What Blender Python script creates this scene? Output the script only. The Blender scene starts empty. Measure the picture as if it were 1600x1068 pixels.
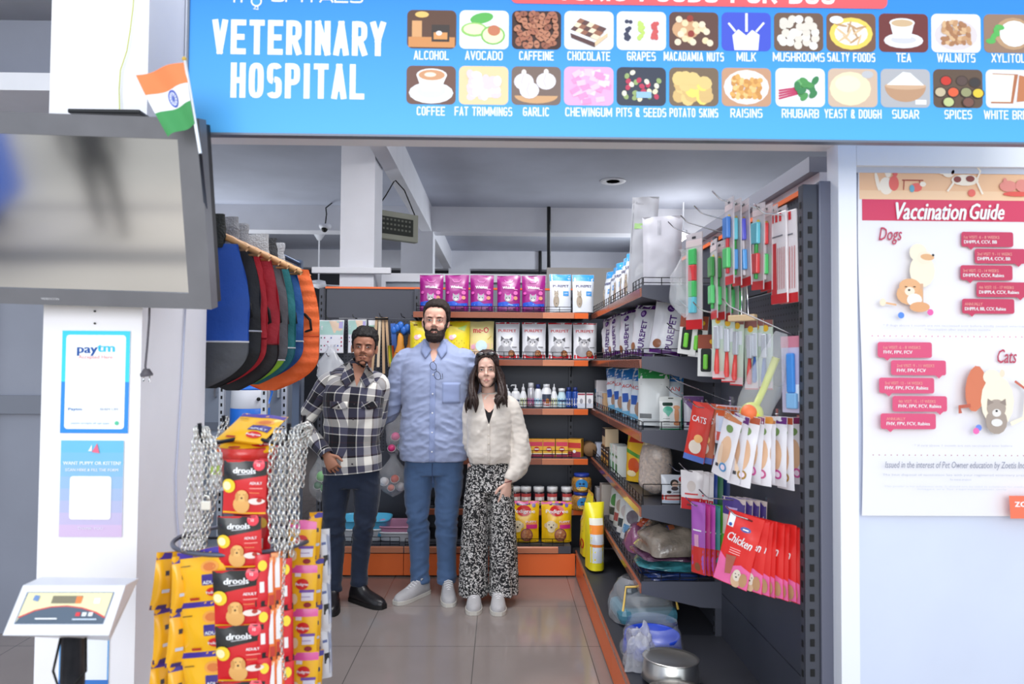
import bpy, bmesh, math, random
from mathutils import Vector, Matrix, noise
from mathutils.geometry import tessellate_polygon
C = bpy.context.scene.collection
PI = math.pi
rnd = random.Random(7)
# ---------------------------------------------------------------- camera
F = 1080.0
cd = bpy.data.cameras.new('camera'); cam = bpy.data.objects.new('camera', cd); C.objects.link(cam)
cd.sensor_width = 36.0; cd.lens = 36.0 * F / 1600
CAM = Vector((0, 0, 1.5))
ROT = Matrix.Rotation(-math.atan(17 / F), 4, 'Z') @ Matrix.Rotation(PI / 2 + math.atan(32 / F), 4, 'X') @ Matrix.Rotation(math.radians(.4), 4, 'Z')
cam.matrix_world = Matrix.Translation(CAM) @ ROT
cd.dof.use_dof = True; cd.dof.focus_distance = 4.35; cd.dof.aperture_fstop = 3.2
bpy.context.scene.camera = cam
sc = bpy.context.scene
sc.view_settings.view_transform = 'Standard'; sc.view_settings.look = 'None'
sc.view_settings.exposure = 0.0; sc.view_settings.gamma = 1.0; sc.view_settings.use_curve_mapping = False
sc.cycles.max_bounces = 8; sc.cycles.transparent_max_bounces = 16
sc.cycles.sample_clamp_indirect = 6; sc.cycles.caustics_reflective = False; sc.cycles.caustics_refractive = False
# ---------------------------------------------------------------- world: bright hazy daylight in the street behind the camera
w = bpy.data.worlds.new('daylight'); sc.world = w; w.use_nodes = True
bg = w.node_tree.nodes['Background']; bg.inputs[0].default_value = (.80, .90, 1, 1); bg.inputs[1].default_value = 1.3
def area(name, loc, target, sx, sy, power, col=(1, 1, 1)):
    l = bpy.data.lights.new(name, 'AREA'); l.shape = 'RECTANGLE'; l.size = sx; l.size_y = sy; l.energy = power; l.color = col
    o = bpy.data.objects.new(name, l); C.objects.link(o); o.location = loc
    o.rotation_euler = (Vector(target) - Vector(loc)).to_track_quat('-Z', 'Y').to_euler(); return o
area('street_daylight', (-1.0, -6.0, 3.0), (-.1, 4.6, 1.1), 6, 3.2, 330, (.98, .99, 1))
area('shop_fill_light', (-.2, 3.7, 3.5), (-.2, 4.4, .6), 2.6, 1.8, 85, (.98, .98, 1))  # added fill to brighten the interior, out of view behind the lintel
area('small_fill_light', (.2, 4.2, 3.4), (.1, 4.3, 0), .5, .5, 26, (1, .97, .93))  # small added fill over the people; no fixture hangs here
area('hall_fill_light', (3.2, 10.5, 2.6), (-1, 8.5, 3.2), 1.5, 1.2, 110, (.9, .95, 1))  # unseen fill lifting the hall and its ceiling; no window built here
area('hall_fill_light', (-4.8, 9, 1.6), (0, 8.5, 2.6), 1.5, 1.6, 75, (.9, .95, 1))  # second hall fill, from the left, likewise without a window
# ---------------------------------------------------------------- helpers
def P(px, py, Y):
    d = ROT.to_3x3() @ Vector(((px - 800) / F, (534 - py) / F, -1)); t = Y / d.y
    return CAM + d * t
def lin(c):
    c = c / 255.0
    return c / 12.92 if c <= .04045 else ((c + .055) / 1.055) ** 2.4
MATS = {}
def mat(name, col, rough=.5, metal=0, bump=None, coat=0, alpha=1, trans=0, var=None, emit=0, nmap='Object', ior=1.45, sheen=0):
    if name in MATS: return MATS[name]
    m = bpy.data.materials.new(name); m.use_nodes = True; nt = m.node_tree; b = nt.nodes['Principled BSDF']
    L = (lin(col[0]), lin(col[1]), lin(col[2]), 1)
    b.inputs['Base Color'].default_value = L; b.inputs['Roughness'].default_value = rough; b.inputs['Metallic'].default_value = metal
    b.inputs['Coat Weight'].default_value = coat; b.inputs['Coat Roughness'].default_value = .15; b.inputs['Alpha'].default_value = alpha
    b.inputs['Transmission Weight'].default_value = trans; b.inputs['IOR'].default_value = ior; b.inputs['Sheen Weight'].default_value = sheen
    if emit: b.inputs['Emission Color'].default_value = L; b.inputs['Emission Strength'].default_value = emit
    if bump or var: tc = nt.nodes.new('ShaderNodeTexCoord')
    if var:      # (scale, amount)
        n = nt.nodes.new('ShaderNodeTexNoise'); n.inputs['Scale'].default_value = var[0]; n.inputs['Detail'].default_value = 5
        nt.links.new(tc.outputs[nmap], n.inputs['Vector'])
        mx = nt.nodes.new('ShaderNodeMix'); mx.data_type = 'RGBA'; mx.blend_type = 'MULTIPLY'; mx.inputs[0].default_value = 1
        r = nt.nodes.new('ShaderNodeMapRange'); r.inputs[1].default_value = .3; r.inputs[2].default_value = .7
        r.inputs[3].default_value = 1 - var[1]; r.inputs[4].default_value = 1 + var[1] * .3
        nt.links.new(n.outputs[0], r.inputs[0]); nt.links.new(r.outputs[0], mx.inputs[7]); mx.inputs[6].default_value = L
        nt.links.new(mx.outputs[2], b.inputs['Base Color'])
    if bump:     # (scale, strength, distance)
        n = nt.nodes.new('ShaderNodeTexNoise'); n.inputs['Scale'].default_value = bump[0]; n.inputs['Detail'].default_value = 4
        nt.links.new(tc.outputs[nmap], n.inputs['Vector'])
        bp = nt.nodes.new('ShaderNodeBump'); bp.inputs['Strength'].default_value = bump[1]; bp.inputs['Distance'].default_value = bump[2] if len(bump) > 2 else .01
        nt.links.new(n.outputs[0], bp.inputs['Height']); nt.links.new(bp.outputs[0], b.inputs['Normal'])
    MATS[name] = m; return m
def ink(col, rough=.42, coat=.0):       # a printed colour
    col = tuple(int(c) for c in col)
    return mat('print_%d_%d_%d_%d%d' % (col + (int(rough * 100), int(coat * 10))), col, rough, coat=coat)
def foil(col): return ink(col, .3, .3)
class MB:
    def __init__(s): s.v = []; s.f = []; s.m = []; s.sm = []; s.mats = []; s.uv = {}
    def mi(s, m):
        if m not in s.mats: s.mats.append(m)
        return s.mats.index(m)
    def add(s, vs, fs, m, smooth=False, uvs=None):
        b = len(s.v); k = s.mi(m); s.v += [tuple(x) for x in vs]
        for i, f in enumerate(fs):
            if uvs: s.uv[len(s.f)] = [uvs[j] for j in f]
            s.f.append(tuple(b + j for j in f)); s.m.append(k); s.sm.append(smooth)
        return s
    def box(s, lo, hi, m, M=None, bev=0):
        x0, y0, z0 = lo; x1, y1, z1 = hi
        if bev:
            q = []; b = min(bev, (x1 - x0) * .45, (y1 - y0) * .45, (z1 - z0) * .45)
            bm = bmesh.new(); bmesh.ops.create_cube(bm, size=1)
            for vv in bm.verts: vv.co = Vector(((x0 + x1) / 2 + vv.co.x * (x1 - x0), (y0 + y1) / 2 + vv.co.y * (y1 - y0), (z0 + z1) / 2 + vv.co.z * (z1 - z0)))
            bmesh.ops.bevel(bm, geom=list(bm.edges), offset=b, segments=2, profile=.5, affect='EDGES')
            bm.verts.index_update(); vs = [v.co.copy() for v in bm.verts]; fs = [tuple(v.index for v in f.verts) for f in bm.faces]; bm.free()
            if M: vs = [M @ v for v in vs]
            return s.add(vs, fs, m)
        vs = [Vector(p) for p in ((x0,y0,z0),(x1,y0,z0),(x1,y1,z0),(x0,y1,z0),(x0,y0,z1),(x1,y0,z1),(x1,y1,z1),(x0,y1,z1))]
        if M: vs = [M @ v for v in vs]
        return s.add(vs, [(0,3,2,1),(4,5,6,7),(0,1,5,4),(1,2,6,5),(2,3,7,6),(3,0,4,7)], m)
    def tube(s, pts, r, m, n=8, closed=False, caps=True):
        pts = [Vector(p) for p in pts]; N = len(pts); rs = r if isinstance(r, (list, tuple)) else [r] * N
        vs = []; up = None
        for i, p in enumerate(pts):
            if closed: t = pts[(i + 1) % N] - pts[i - 1]
            else: t = pts[min(i + 1, N - 1)] - pts[max(i - 1, 0)]
            t.normalize()
            if up is None: up = t.orthogonal().normalized()
            up = (up - t * up.dot(t)); up = up.normalized() if up.length > 1e-6 else t.orthogonal().normalized()
            sd = t.cross(up)
            for k in range(n):
                a = 2 * PI * k / n; vs.append(p + (up * math.cos(a) + sd * math.sin(a)) * rs[i])
        fs = []
        for i in range(N if closed else N - 1):
            j = (i + 1) % N
            for k in range(n): fs.append((i*n+k, j*n+k, j*n+(k+1)%n, i*n+(k+1)%n)[::-1])
        if caps and not closed: fs.append(tuple(range(n))); fs.append(tuple((N-1)*n+k for k in range(n))[::-1])
        return s.add(vs, fs, m, True)
    def lathe(s, prof, m, n=24, c=(0,0,0), M=None, smooth=True, sx=1, sy=1):
        c = Vector(c); vs = []; fs = []
        for r, z in prof:
            for k in range(n):
                a = 2 * PI * k / n; vs.append(Vector((r * math.cos(a) * sx, r * math.sin(a) * sy, z)) + c)
        if M: vs = [M @ v for v in vs]
        for i in range(len(prof) - 1):
            for k in range(n): fs.append((i*n+k, i*n+(k+1)%n, (i+1)*n+(k+1)%n, (i+1)*n+k))
        if prof[0][0] > 1e-4: fs.append(tuple(range(n))[::-1])
        if prof[-1][0] > 1e-4: fs.append(tuple((len(prof)-1)*n+k for k in range(n)))
        return s.add(vs, fs, m, smooth)
    def ball(s, c, r, m, n=16, M=None):
        r = r if isinstance(r, (tuple, list)) else (r, r, r); vs = []; fs = []; h = n // 2
        for i in range(h + 1):
            for k in range(n):
                a = PI * i / h; b = 2 * PI * k / n
                vs.append(Vector((c[0] + r[0]*math.sin(a)*math.cos(b), c[1] + r[1]*math.sin(a)*math.sin(b), c[2] + r[2]*math.cos(a))))
        if M: vs = [M @ v for v in vs]
        for i in range(h):
            for k in range(n): fs.append((i*n+k, (i+1)*n+k, (i+1)*n+(k+1)%n, i*n+(k+1)%n))
        return s.add(vs, fs, m, True)
    def prism(s, pts, axis, a, b, m):     # pts 2-D polygon, extruded along an axis from a to b
        n = len(pts)
        def q(p, t): return (t, p[0], p[1]) if axis == 'x' else ((p[0], t, p[1]) if axis == 'y' else (p[0], p[1], t))
        vs = [q(p, a) for p in pts] + [q(p, b) for p in pts]
        tri = tessellate_polygon([[Vector((p[0], p[1], 0)) for p in pts]])
        fs = [tuple(t) for t in tri] + [tuple(n + i for i in t)[::-1] for t in tri] + [(i, (i+1) % n, n+(i+1) % n, n+i) for i in range(n)]
        return s.add(vs, fs, m)
    def grid(s, fn, nu, nv, m, closed=False, smooth=True, uvs=False):
        vs = [fn(i / nu, j / nv) for j in range(nv + 1) for i in range(nu + (0 if closed else 1))]; W = nu if closed else nu + 1
        fs = [(j*W+i, j*W+(i+1) % W, (j+1)*W+(i+1) % W, (j+1)*W+i) for j in range(nv) for i in range(nu)]
        b = len(s.f); s.add(vs, fs, m, smooth)
        if uvs:
            k = b
            for j in range(nv):
                for i in range(nu): s.uv[k] = [(i/nu, j/nv), ((i+1)/nu, j/nv), ((i+1)/nu, (j+1)/nv), (i/nu, (j+1)/nv)]; k += 1
        return s
    def xf(s, M): s.v = [tuple(M @ Vector(v)) for v in s.v]; return s
    def mesh(s, name):
        me = bpy.data.meshes.new(name); me.from_pydata(s.v, [], s.f)
        for m in s.mats: me.materials.append(m)
        me.polygons.foreach_set('material_index', s.m); me.polygons.foreach_set('use_smooth', s.sm)
        if s.uv:
            ul = me.uv_layers.new(name='UVMap')
            for p in me.polygons:
                q = s.uv.get(p.index)
                if q:
                    for li, c in zip(p.loop_indices, q): ul.data[li].uv = c
        me.validate(); me.update(); return me
    def build(s, name, parent=None, loc=None, rot=None, recalc=False):
        me = s.mesh(name)
        if recalc:
            bm = bmesh.new(); bm.from_mesh(me); bmesh.ops.recalc_face_normals(bm, faces=bm.faces); bm.to_mesh(me); bm.free()
        o = bpy.data.objects.new(name, me); C.objects.link(o)
        if parent: o.parent = parent
        if loc is not None: o.location = loc
        if rot is not None: o.rotation_euler = rot
        return o
def tag(o, label=None, cat=None, group=None, kind=None):
    if label: o['label'] = label
    if cat: o['category'] = cat
    if group: o['group'] = group
    if kind: o['kind'] = kind
    return o
def thing(name, label, cat, loc=(0,0,0), rot=(0,0,0), group=None):
    o = bpy.data.objects.new(name, None); C.objects.link(o); o.location = loc; o.rotation_euler = rot; o.empty_display_size = .05
    return tag(o, label, cat, group)
def struct(name, mb, parent=None):
    o = mb.build(name, parent)
    if not parent: o['kind'] = 'structure'
    return o
def dup(root, label, loc, rot=None, group=None, scale=None):
    def cp(o, par):
        c = o.copy(); C.objects.link(c); c.parent = par
        for ch in o.children: cp(ch, c)
        return c
    r = cp(root, None); r.location = loc; r['label'] = label
    if rot is not None: r.rotation_euler = rot
    if scale is not None: r.scale = scale
    if group: r['group'] = group
    return r
class Proto:     # the first use moves the thing itself, the next ones are copies of it
    def __init__(s, o): s.o = o; s.used = False
    def __call__(s, label, loc, rot=(0,0,0), group=None, scale=None):
        if s.used: return dup(s.o, label, loc, rot, group, scale)
        s.used = True; o = s.o; o.location = loc; o.rotation_euler = rot; o['label'] = label
        if scale is not None: o.scale = scale
        if group: o['group'] = group
        return o
# ---- printing on surfaces: text and flat shapes laid on a surface function S(x, y) -> point, in metres
TXT = {}
def text_mesh(t, bold=0.0, shear=0):
    k = (t, bold, shear)
    if k not in TXT:
        cu = bpy.data.curves.new('lettering', 'FONT'); cu.body = t; cu.offset = bold; cu.resolution_u = 2; cu.shear = shear
        o = bpy.data.objects.new('lettering', cu); C.objects.link(o)
        dg = bpy.context.evaluated_depsgraph_get(); e = o.evaluated_get(dg); me = e.to_mesh()
        vs = [(v.co.x, v.co.y) for v in me.vertices]; fs = [tuple(p.vertices) for p in me.polygons]
        e.to_mesh_clear(); bpy.data.objects.remove(o); bpy.data.curves.remove(cu)
        if not vs: vs = [(0, 0)]
        x0 = min(v[0] for v in vs); x1 = max(v[0] for v in vs)
        TXT[k] = ([(v[0] - x0, v[1]) for v in vs], fs, x1 - x0)
    return TXT[k]
class Print:
    def __init__(s, mb, S, off=.0009, step=.00025, mk=None):
        s.mb = mb; s.S = S; s.o = off; s.step = step; s.mk = mk or ink
    def pt(s, x, y):
        p = Vector(s.S(x, y)); e = .003
        n = (Vector(s.S(x + e, y)) - p).cross(Vector(s.S(x, y + e)) - p)
        n = n.normalized() if n.length > 1e-12 else Vector((0, -1, 0))
        return p + n * s.o
    def m(s, c): return c if isinstance(c, bpy.types.Material) else s.mk(c)
    def raw(s, pts, fs, c):
        s.mb.add([s.pt(*p) for p in pts], fs, s.m(c), True); s.o += s.step
    def rect(s, x0, y0, x1, y1, c, n=6):
        k = max(1, min(n, int((x1 - x0) / .02) + 1)); j = max(1, min(n, int((y1 - y0) / .02) + 1))
        pts = [(x0 + (x1-x0)*a/k, y0 + (y1-y0)*b/j) for b in range(j+1) for a in range(k+1)]
        s.raw(pts, [(b*(k+1)+a, b*(k+1)+a+1, (b+1)*(k+1)+a+1, (b+1)*(k+1)+a) for b in range(j) for a in range(k)], c)
    def ell(s, cx, cy, rx, ry, c, n=16, rot=0):
        pts = [(cx, cy)]
        rings = 2 if max(rx, ry) > .02 else 1
        for q in range(1, rings + 1):
            for k in range(n):
                a = 2*PI*k/n; x = rx*math.cos(a)*q/rings; y = ry*math.sin(a)*q/rings
                pts.append((cx + x*math.cos(rot) - y*math.sin(rot), cy + x*math.sin(rot) + y*math.cos(rot)))
        fs = [(0, 1 + k, 1 + (k+1) % n) for k in range(n)]
        for q in range(1, rings):
            fs += [(1+(q-1)*n+k, 1+q*n+k, 1+q*n+(k+1) % n, 1+(q-1)*n+(k+1) % n) for k in range(n)]
        s.raw(pts, fs, c)
    def poly(s, pts, c):
        tri = tessellate_polygon([[Vector((p[0], p[1], 0)) for p in pts]])
        a = sum(pts[i][0]*pts[(i+1) % len(pts)][1] - pts[(i+1) % len(pts)][0]*pts[i][1] for i in range(len(pts)))
        fs = []
        for t in tri:
            p, q, r = (pts[i] for i in t); ar = (q[0]-p[0])*(r[1]-p[1]) - (r[0]-p[0])*(q[1]-p[1])
            fs.append(tuple(t) if ar > 0 else tuple(t)[::-1])
        if not getattr(s.S, 'flat', False):      # refine so that the print follows a curved surface
            pts = list(pts); L = .022
            for _ in range(6):
                mid = {}; nf = []
                for f in fs:
                    ks = []
                    for i in range(3):
                        a, b = f[i], f[(i+1) % 3]; e = (min(a, b), max(a, b))
                        if (pts[a][0]-pts[b][0])**2 + (pts[a][1]-pts[b][1])**2 > L*L:
                            if e not in mid: mid[e] = len(pts); pts.append(((pts[a][0]+pts[b][0])/2, (pts[a][1]+pts[b][1])/2))
                            ks.append(mid[e])
                        else: ks.append(None)
                    a, b, c_ = f; x, y, z = ks; n = sum(k is not None for k in ks)
                    if n == 0: nf.append(f)
                    elif n == 3: nf += [(a, x, z), (x, b, y), (z, y, c_), (x, y, z)]
                    else:
                        poly = [q for pr in zip(f, ks) for q in pr if q is not None]; k0 = poly.index(next(k for k in ks if k is not None)); poly = poly[k0:] + poly[:k0]
                        nf += [(poly[0], poly[i], poly[i+1]) for i in range(1, len(poly) - 1)]
                fs = nf
                if not mid: break
        s.raw(pts, fs, c)
    def rrect(s, x0, y0, x1, y1, r, c):
        pts = []
        for cx, cy, a0 in ((x1-r, y1-r, 0), (x0+r, y1-r, 90), (x0+r, y0+r, 180), (x1-r, y0+r, 270)):
            for k in range(6): a = math.radians(a0 + 18*k); pts.append((cx + r*math.cos(a), cy + r*math.sin(a)))
        s.poly(pts, c)
    def line(s, pts, wd, c):
        q = []
        for i, p in enumerate(pts):
            a = pts[max(0, i-1)]; b = pts[min(len(pts)-1, i+1)]; t = Vector((b[0]-a[0], b[1]-a[1])); t = t.normalized() if t.length else Vector((1, 0))
            q.append(((p[0]-t.y*wd/2, p[1]+t.x*wd/2), (p[0]+t.y*wd/2, p[1]-t.x*wd/2)))
        s.raw([z for a in q for z in a], [(2*i+1, 2*i+3, 2*i+2, 2*i) for i in range(len(q)-1)], c)
    def text(s, t, cx, cy, h, c, w=None, bold=.02, align='c', rot=0, shear=0, fat=0):
        if bold > 0 and not fat: fat = bold * h * 1.1; bold = 0
        if fat:      # heavy lettering: the strokes widened sideways and upward
            for dx, dy in (((-fat, 0), (fat, 0)) if h < .03 else ((-fat, 0), (fat, 0), (0, fat*.6), (0, -fat*.6))): s.text(t, cx + dx, cy + dy, h, c, w, 0, align, rot, shear)
        vs, fs, tw = text_mesh(t, bold, shear); k = h / .69; kx = (w / tw) if w else k
        W = tw * kx; ox = -W/2 if align == 'c' else (0 if align == 'l' else -W); ca, sa = math.cos(rot), math.sin(rot)
        pts = []
        for x, y in vs:
            a = x*kx + ox; b = y*k - h/2; pts.append((cx + a*ca - b*sa, cy + a*sa + b*ca))
        fl = getattr(s.S, 'flat', False); s.o += 0 if fl else .0007; s.raw(pts, fs, c); s.o -= 0 if fl else .0007
# heavy condensed capitals, as strokes in a unit box
def _rr(a0, a1, x0=0, y0=0, x1=1, y1=1, n=14):
    o = []
    for k in range(n + 1):
        a = math.radians(a0 + (a1 - a0)*k/n); c, q = math.cos(a), math.sin(a); o.append(((x0+x1)/2 + (x1-x0)/2*math.copysign(abs(c)**.62, c), (y0+y1)/2 + (y1-y0)/2*math.copysign(abs(q)**.5, q)))
    return o
L_, R_, T_, B_, M_ = [(0, 0), (0, 1)], [(1, 0), (1, 1)], [(0, 1), (1, 1)], [(0, 0), (1, 0)], [(0, .5), (1, .5)]
_bow = lambda y0, y1: [(0, y1)] + _rr(90, -90, -.4, y0, 1, y1, 10) + [(0, y0)]
GLY = {'A': [[(0, 0), (.5, 1)], [(.5, 1), (1, 0)], [(.2, .26), (.8, .26)]], 'B': [L_, _bow(.5, 1), _bow(0, .5)], 'C': [_rr(25, 335)], 'D': [L_, _bow(0, 1)], 'E': [L_, T_, B_, [(0, .5), (.85, .5)]], 'F': [L_, T_, [(0, .5), (.85, .5)]],
    'G': [_rr(25, 360), [(.5, .47), (1, .47)]], 'H': [L_, R_, M_], 'I': [[(.5, 0), (.5, 1)]], 'K': [L_, [(0, .35), (1, 1)], [(.3, .6), (1, 0)]], 'L': [L_, B_], 'M': [L_, R_, [(0, 1), (.5, .2)], [(.5, .2), (1, 1)]], 'N': [L_, R_, [(0, 1), (1, 0)]],
    'O': [_rr(0, 360, n=24)], 'P': [L_, _bow(.45, 1)], 'R': [L_, _bow(.47, 1), [(.5, .47), (1, 0)]], 'S': [_rr(25, 262, 0, .48, 1, 1), _rr(90, -155, 0, 0, 1, .54)], 'T': [T_, [(.5, 0), (.5, 1)]], 'U': [[(0, 1), (0, .3)], _rr(180, 360, 0, 0, 1, .6), [(1, .3), (1, 1)]],
    'V': [[(0, 1), (.5, 0)], [(.5, 0), (1, 1)]], 'W': [[(0, 1), (.25, 0)], [(.25, 0), (.5, .9)], [(.5, .9), (.75, 0)], [(.75, 0), (1, 1)]], 'X': [[(0, 0), (1, 1)], [(0, 1), (1, 0)]], 'Y': [[(0, 1), (.5, .45)], [(1, 1), (.5, .45)], [(.5, .5), (.5, 0)]],
    '&': [_rr(-60, 240, .1, .55, .8, 1), _rr(60, 330, 0, 0, .9, .58), [(.2, .7), (1, 0)]]}
def caps(p, t, x0, x1, y0, y1, c, sw):
    adv = [{'I': .12, ' ': .35, 'M': 1.15, 'W': 1.3}.get(ch, .8) for ch in t]; gap = sw*1.55; n = len(t)
    k = (x1 - x0 - sw - gap*(n - 1)) / sum(adv); x = x0 + sw/2; h = y1 - y0 - sw
    for ch, a in zip(t, adv):
        for i, st in enumerate(GLY.get(ch, [])):
            q = [(x + u*a*k, y0 + sw/2 + v*h) for u, v in st]
            if len(q) == 2:      # square the ends of straight strokes
                dx, dy = q[1][0]-q[0][0], q[1][1]-q[0][1]; l = math.hypot(dx, dy); e = sw*.48/l; q = [(q[0][0]-dx*e, q[0][1]-dy*e), (q[1][0]+dx*e, q[1][1]+dy*e)]
            o = p.o; p.o = o + p.step*.2*i; p.line(q, sw, c); p.o = o
        x += a*k + gap
    p.o += p.step
def plane_S(o, ex, ey):
    o, ex, ey = Vector(o), Vector(ex), Vector(ey)
    f = lambda x, y: o + ex * x + ey * y
    f.flat = True; return f
WHITE = (245, 245, 248)
# ================================================================ the setting
WPAINT = mat('white_paint', (232, 233, 240), .7, bump=(60, .08, .002), var=(3, .05))
GPAINT = mat('grey_paint', (150, 153, 162), .75, var=(2, .12))
CEIL = mat('ceiling_plaster', (194, 199, 214), .85, var=(1.2, .14))
STEEL = mat('dark_grey_steel', (74, 76, 86), .42, metal=.15, var=(4, .05))
STEELD = mat('shelf_back_steel', (66, 69, 80), .42, metal=.15)
ENDST = mat('grey_steel', (104, 106, 122), .4, metal=.15)
ORANGE = mat('orange_trim', (238, 112, 52), .38)
STRIP = mat('price_strip_brown', (158, 92, 70), .2, coat=.4)
BLACK = mat('black_slot', (12, 12, 14), .6)
WIRE = mat('dark_wire', (30, 30, 34), .35, metal=.6)
CHROME = mat('chrome', (225, 225, 228), .18, metal=1)
FRAME = mat('white_frame', (238, 239, 245), .5)
def tile_floor():
    m = mat('glossy_floor_tiles', (150, 141, 138), .1, coat=.25); nt = m.node_tree; b = nt.nodes['Principled BSDF']
    tc = nt.nodes.new('ShaderNodeTexCoord'); sp = nt.nodes.new('ShaderNodeSeparateXYZ'); nt.links.new(tc.outputs['Object'], sp.inputs[0])
    def ln(out, off):
        a = nt.nodes.new('ShaderNodeMath'); a.operation = 'ADD'; a.inputs[1].default_value = off + 60.0; nt.links.new(out, a.inputs[0])
        d = nt.nodes.new('ShaderNodeMath'); d.operation = 'MODULO'; d.inputs[1].default_value = .6; nt.links.new(a.outputs[0], d.inputs[0])
        l = nt.nodes.new('ShaderNodeMath'); l.operation = 'LESS_THAN'; l.inputs[1].default_value = .0045; nt.links.new(d.outputs[0], l.inputs[0]); return l
    x = ln(sp.outputs[0], .13); y = ln(sp.outputs[1], -4.3)
    mx = nt.nodes.new('ShaderNodeMath'); mx.operation = 'MAXIMUM'; nt.links.new(x.outputs[0], mx.inputs[0]); nt.links.new(y.outputs[0], mx.inputs[1])
    n = nt.nodes.new('ShaderNodeTexNoise'); n.inputs['Scale'].default_value = 2.5; n.inputs['Detail'].default_value = 8; nt.links.new(tc.outputs['Object'], n.inputs['Vector'])
    r = nt.nodes.new('ShaderNodeValToRGB'); nt.links.new(n.outputs[0], r.inputs[0])
    r.color_ramp.elements[0].color = (lin(130), lin(120), lin(116), 1); r.color_ramp.elements[1].color = (lin(150), lin(139), lin(135), 1)
    c = nt.nodes.new('ShaderNodeMix'); c.data_type = 'RGBA'; nt.links.new(mx.outputs[0], c.inputs[0]); nt.links.new(r.outputs[0], c.inputs[6]); c.inputs[7].default_value = (.10, .09, .085, 1)
    nt.links.new(c.outputs[2], b.inputs['Base Color']); return m
def pegboard():
    m = mat('pegboard_steel', (66, 68, 78), .45, metal=.15); nt = m.node_tree; b = nt.nodes['Principled BSDF']
    tc = nt.nodes.new('ShaderNodeTexCoord'); vm = nt.nodes.new('ShaderNodeVectorMath'); vm.operation = 'SCALE'; vm.inputs[3].default_value = 1/.025
    nt.links.new(tc.outputs['Object'], vm.inputs[0]); fr = nt.nodes.new('ShaderNodeVectorMath'); fr.operation = 'FRACTION'; nt.links.new(vm.outputs[0], fr.inputs[0])
    sb = nt.nodes.new('ShaderNodeVectorMath'); sb.operation = 'SUBTRACT'; sb.inputs[1].default_value = (.5, .5, .5); nt.links.new(fr.outputs[0], sb.inputs[0])
    sp = nt.nodes.new('ShaderNodeSeparateXYZ'); nt.links.new(sb.outputs[0], sp.inputs[0])
    # holes in the board's own plane: the along coordinate is x + y (the board lies along one of them)
    def sq(o): q = nt.nodes.new('ShaderNodeMath'); q.operation = 'MULTIPLY'; nt.links.new(o, q.inputs[0]); nt.links.new(o, q.inputs[1]); return q.outputs[0]
    def com(op, a, b_):
        q = nt.nodes.new('ShaderNodeMath'); q.operation = op; nt.links.new(a, q.inputs[0])
        if isinstance(b_, float): q.inputs[1].default_value = b_
        else: nt.links.new(b_, q.inputs[1])
        return q.outputs[0]
    geo = nt.nodes.new('ShaderNodeNewGeometry'); gs = nt.nodes.new('ShaderNodeSeparateXYZ'); nt.links.new(geo.outputs['Normal'], gs.inputs[0])
    ax = com('GREATER_THAN', sq(gs.outputs[0]), .5)
    mix = nt.nodes.new('ShaderNodeMix'); nt.links.new(ax, mix.inputs[0]); nt.links.new(sq(sp.outputs[0]), mix.inputs[2]); nt.links.new(sq(sp.outputs[1]), mix.inputs[3])
    d = com('ADD', mix.outputs[0], sq(sp.outputs[2])); hole = com('LESS_THAN', d, .028)
    c = nt.nodes.new('ShaderNodeMix'); c.data_type = 'RGBA'; nt.links.new(hole, c.inputs[0]); c.inputs[6].default_value = (lin(66), lin(68), lin(78), 1); c.inputs[7].default_value = (.004, .004, .005, 1)
    nt.links.new(c.outputs[2], b.inputs['Base Color']); return m
PEG = pegboard()
struct('floor', MB().add([(-8, -8, 0), (8, -8, 0), (8, 14, 0), (-8, 14, 0)], [(0, 1, 2, 3)], tile_floor()))
HC = 3.6
struct('ceiling', MB().box((-6, 2.45, HC), (6, 13.6, HC + .1), CEIL))
struct('wall_back', MB().box((-6, 13.4, 0), (6, 13.6, HC), mat('far_wall_dark', (60, 62, 68), .8)))
struct('wall_left', MB().box((-6.1, 2.45, 0), (-6, 13.6, HC), GPAINT))
struct('wall_right', MB().box((6, 2.45, 0), (6.1, 13.6, HC), GPAINT))
b = MB()
for y0, y1 in ((9.3, 9.6), (13.0, 13.3)): b.box((-6, y0, 3.26), (6, y1, HC), WPAINT)
struct('ceiling_beam', b)
struct('ceiling_beam', MB().box((-1.09, 2.5, 3.26), (-.95, 9.3, HC), WPAINT))
struct('ceiling_beam', MB().box((-1.09, 9.6, 3.26), (-.95, 13.0, HC), WPAINT))
struct('column', MB().box((-1.405, 6.0, 0), (-1.11, 6.38, HC), WPAINT))
struct('column', MB().box((-1.36, 9.3, 0), (-.93, 9.6, 3.26), WPAINT))
struct('column', MB().box((-1.0, 13.0, 0), (-.6, 13.3, 3.26), WPAINT))
struct('column', MB().box((2.9, 9.3, 0), (3.2, 9.6, 3.26), WPAINT))
# front pillar and the shopfront opening
struct('front_pillar', MB().box((-1.365, 2.08, 0), (-1.073, 2.53, 3.6), mat('pillar_paint', (243, 241, 247), .7, bump=(50, .1, .002), var=(4, .04))))
b = MB(); b.box((-1.073, 2.30, 2.245), (1.19, 2.38, 2.33), FRAME); b.box((-1.073, 2.38, 2.30), (1.3, 2.5, HC), WPAINT)
struct('lintel', b)
struct('door_frame', MB().box((1.125, 2.28, 0), (1.186, 2.36, 2.3), mat('jamb_white', (240, 242, 250), .55)))
PANEL = mat('pale_blue_panel', (213, 220, 240), .55, var=(2.5, .05), bump=(6, .05, .004))
b = MB(); b.box((1.186, 2.32, 0), (4, 2.42, 3.4), PANEL)
struct('wall_front', b)
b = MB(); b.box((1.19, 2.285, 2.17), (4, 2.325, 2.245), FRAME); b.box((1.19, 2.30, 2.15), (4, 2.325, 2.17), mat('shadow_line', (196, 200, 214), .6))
struct('trim_1', b)
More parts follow.
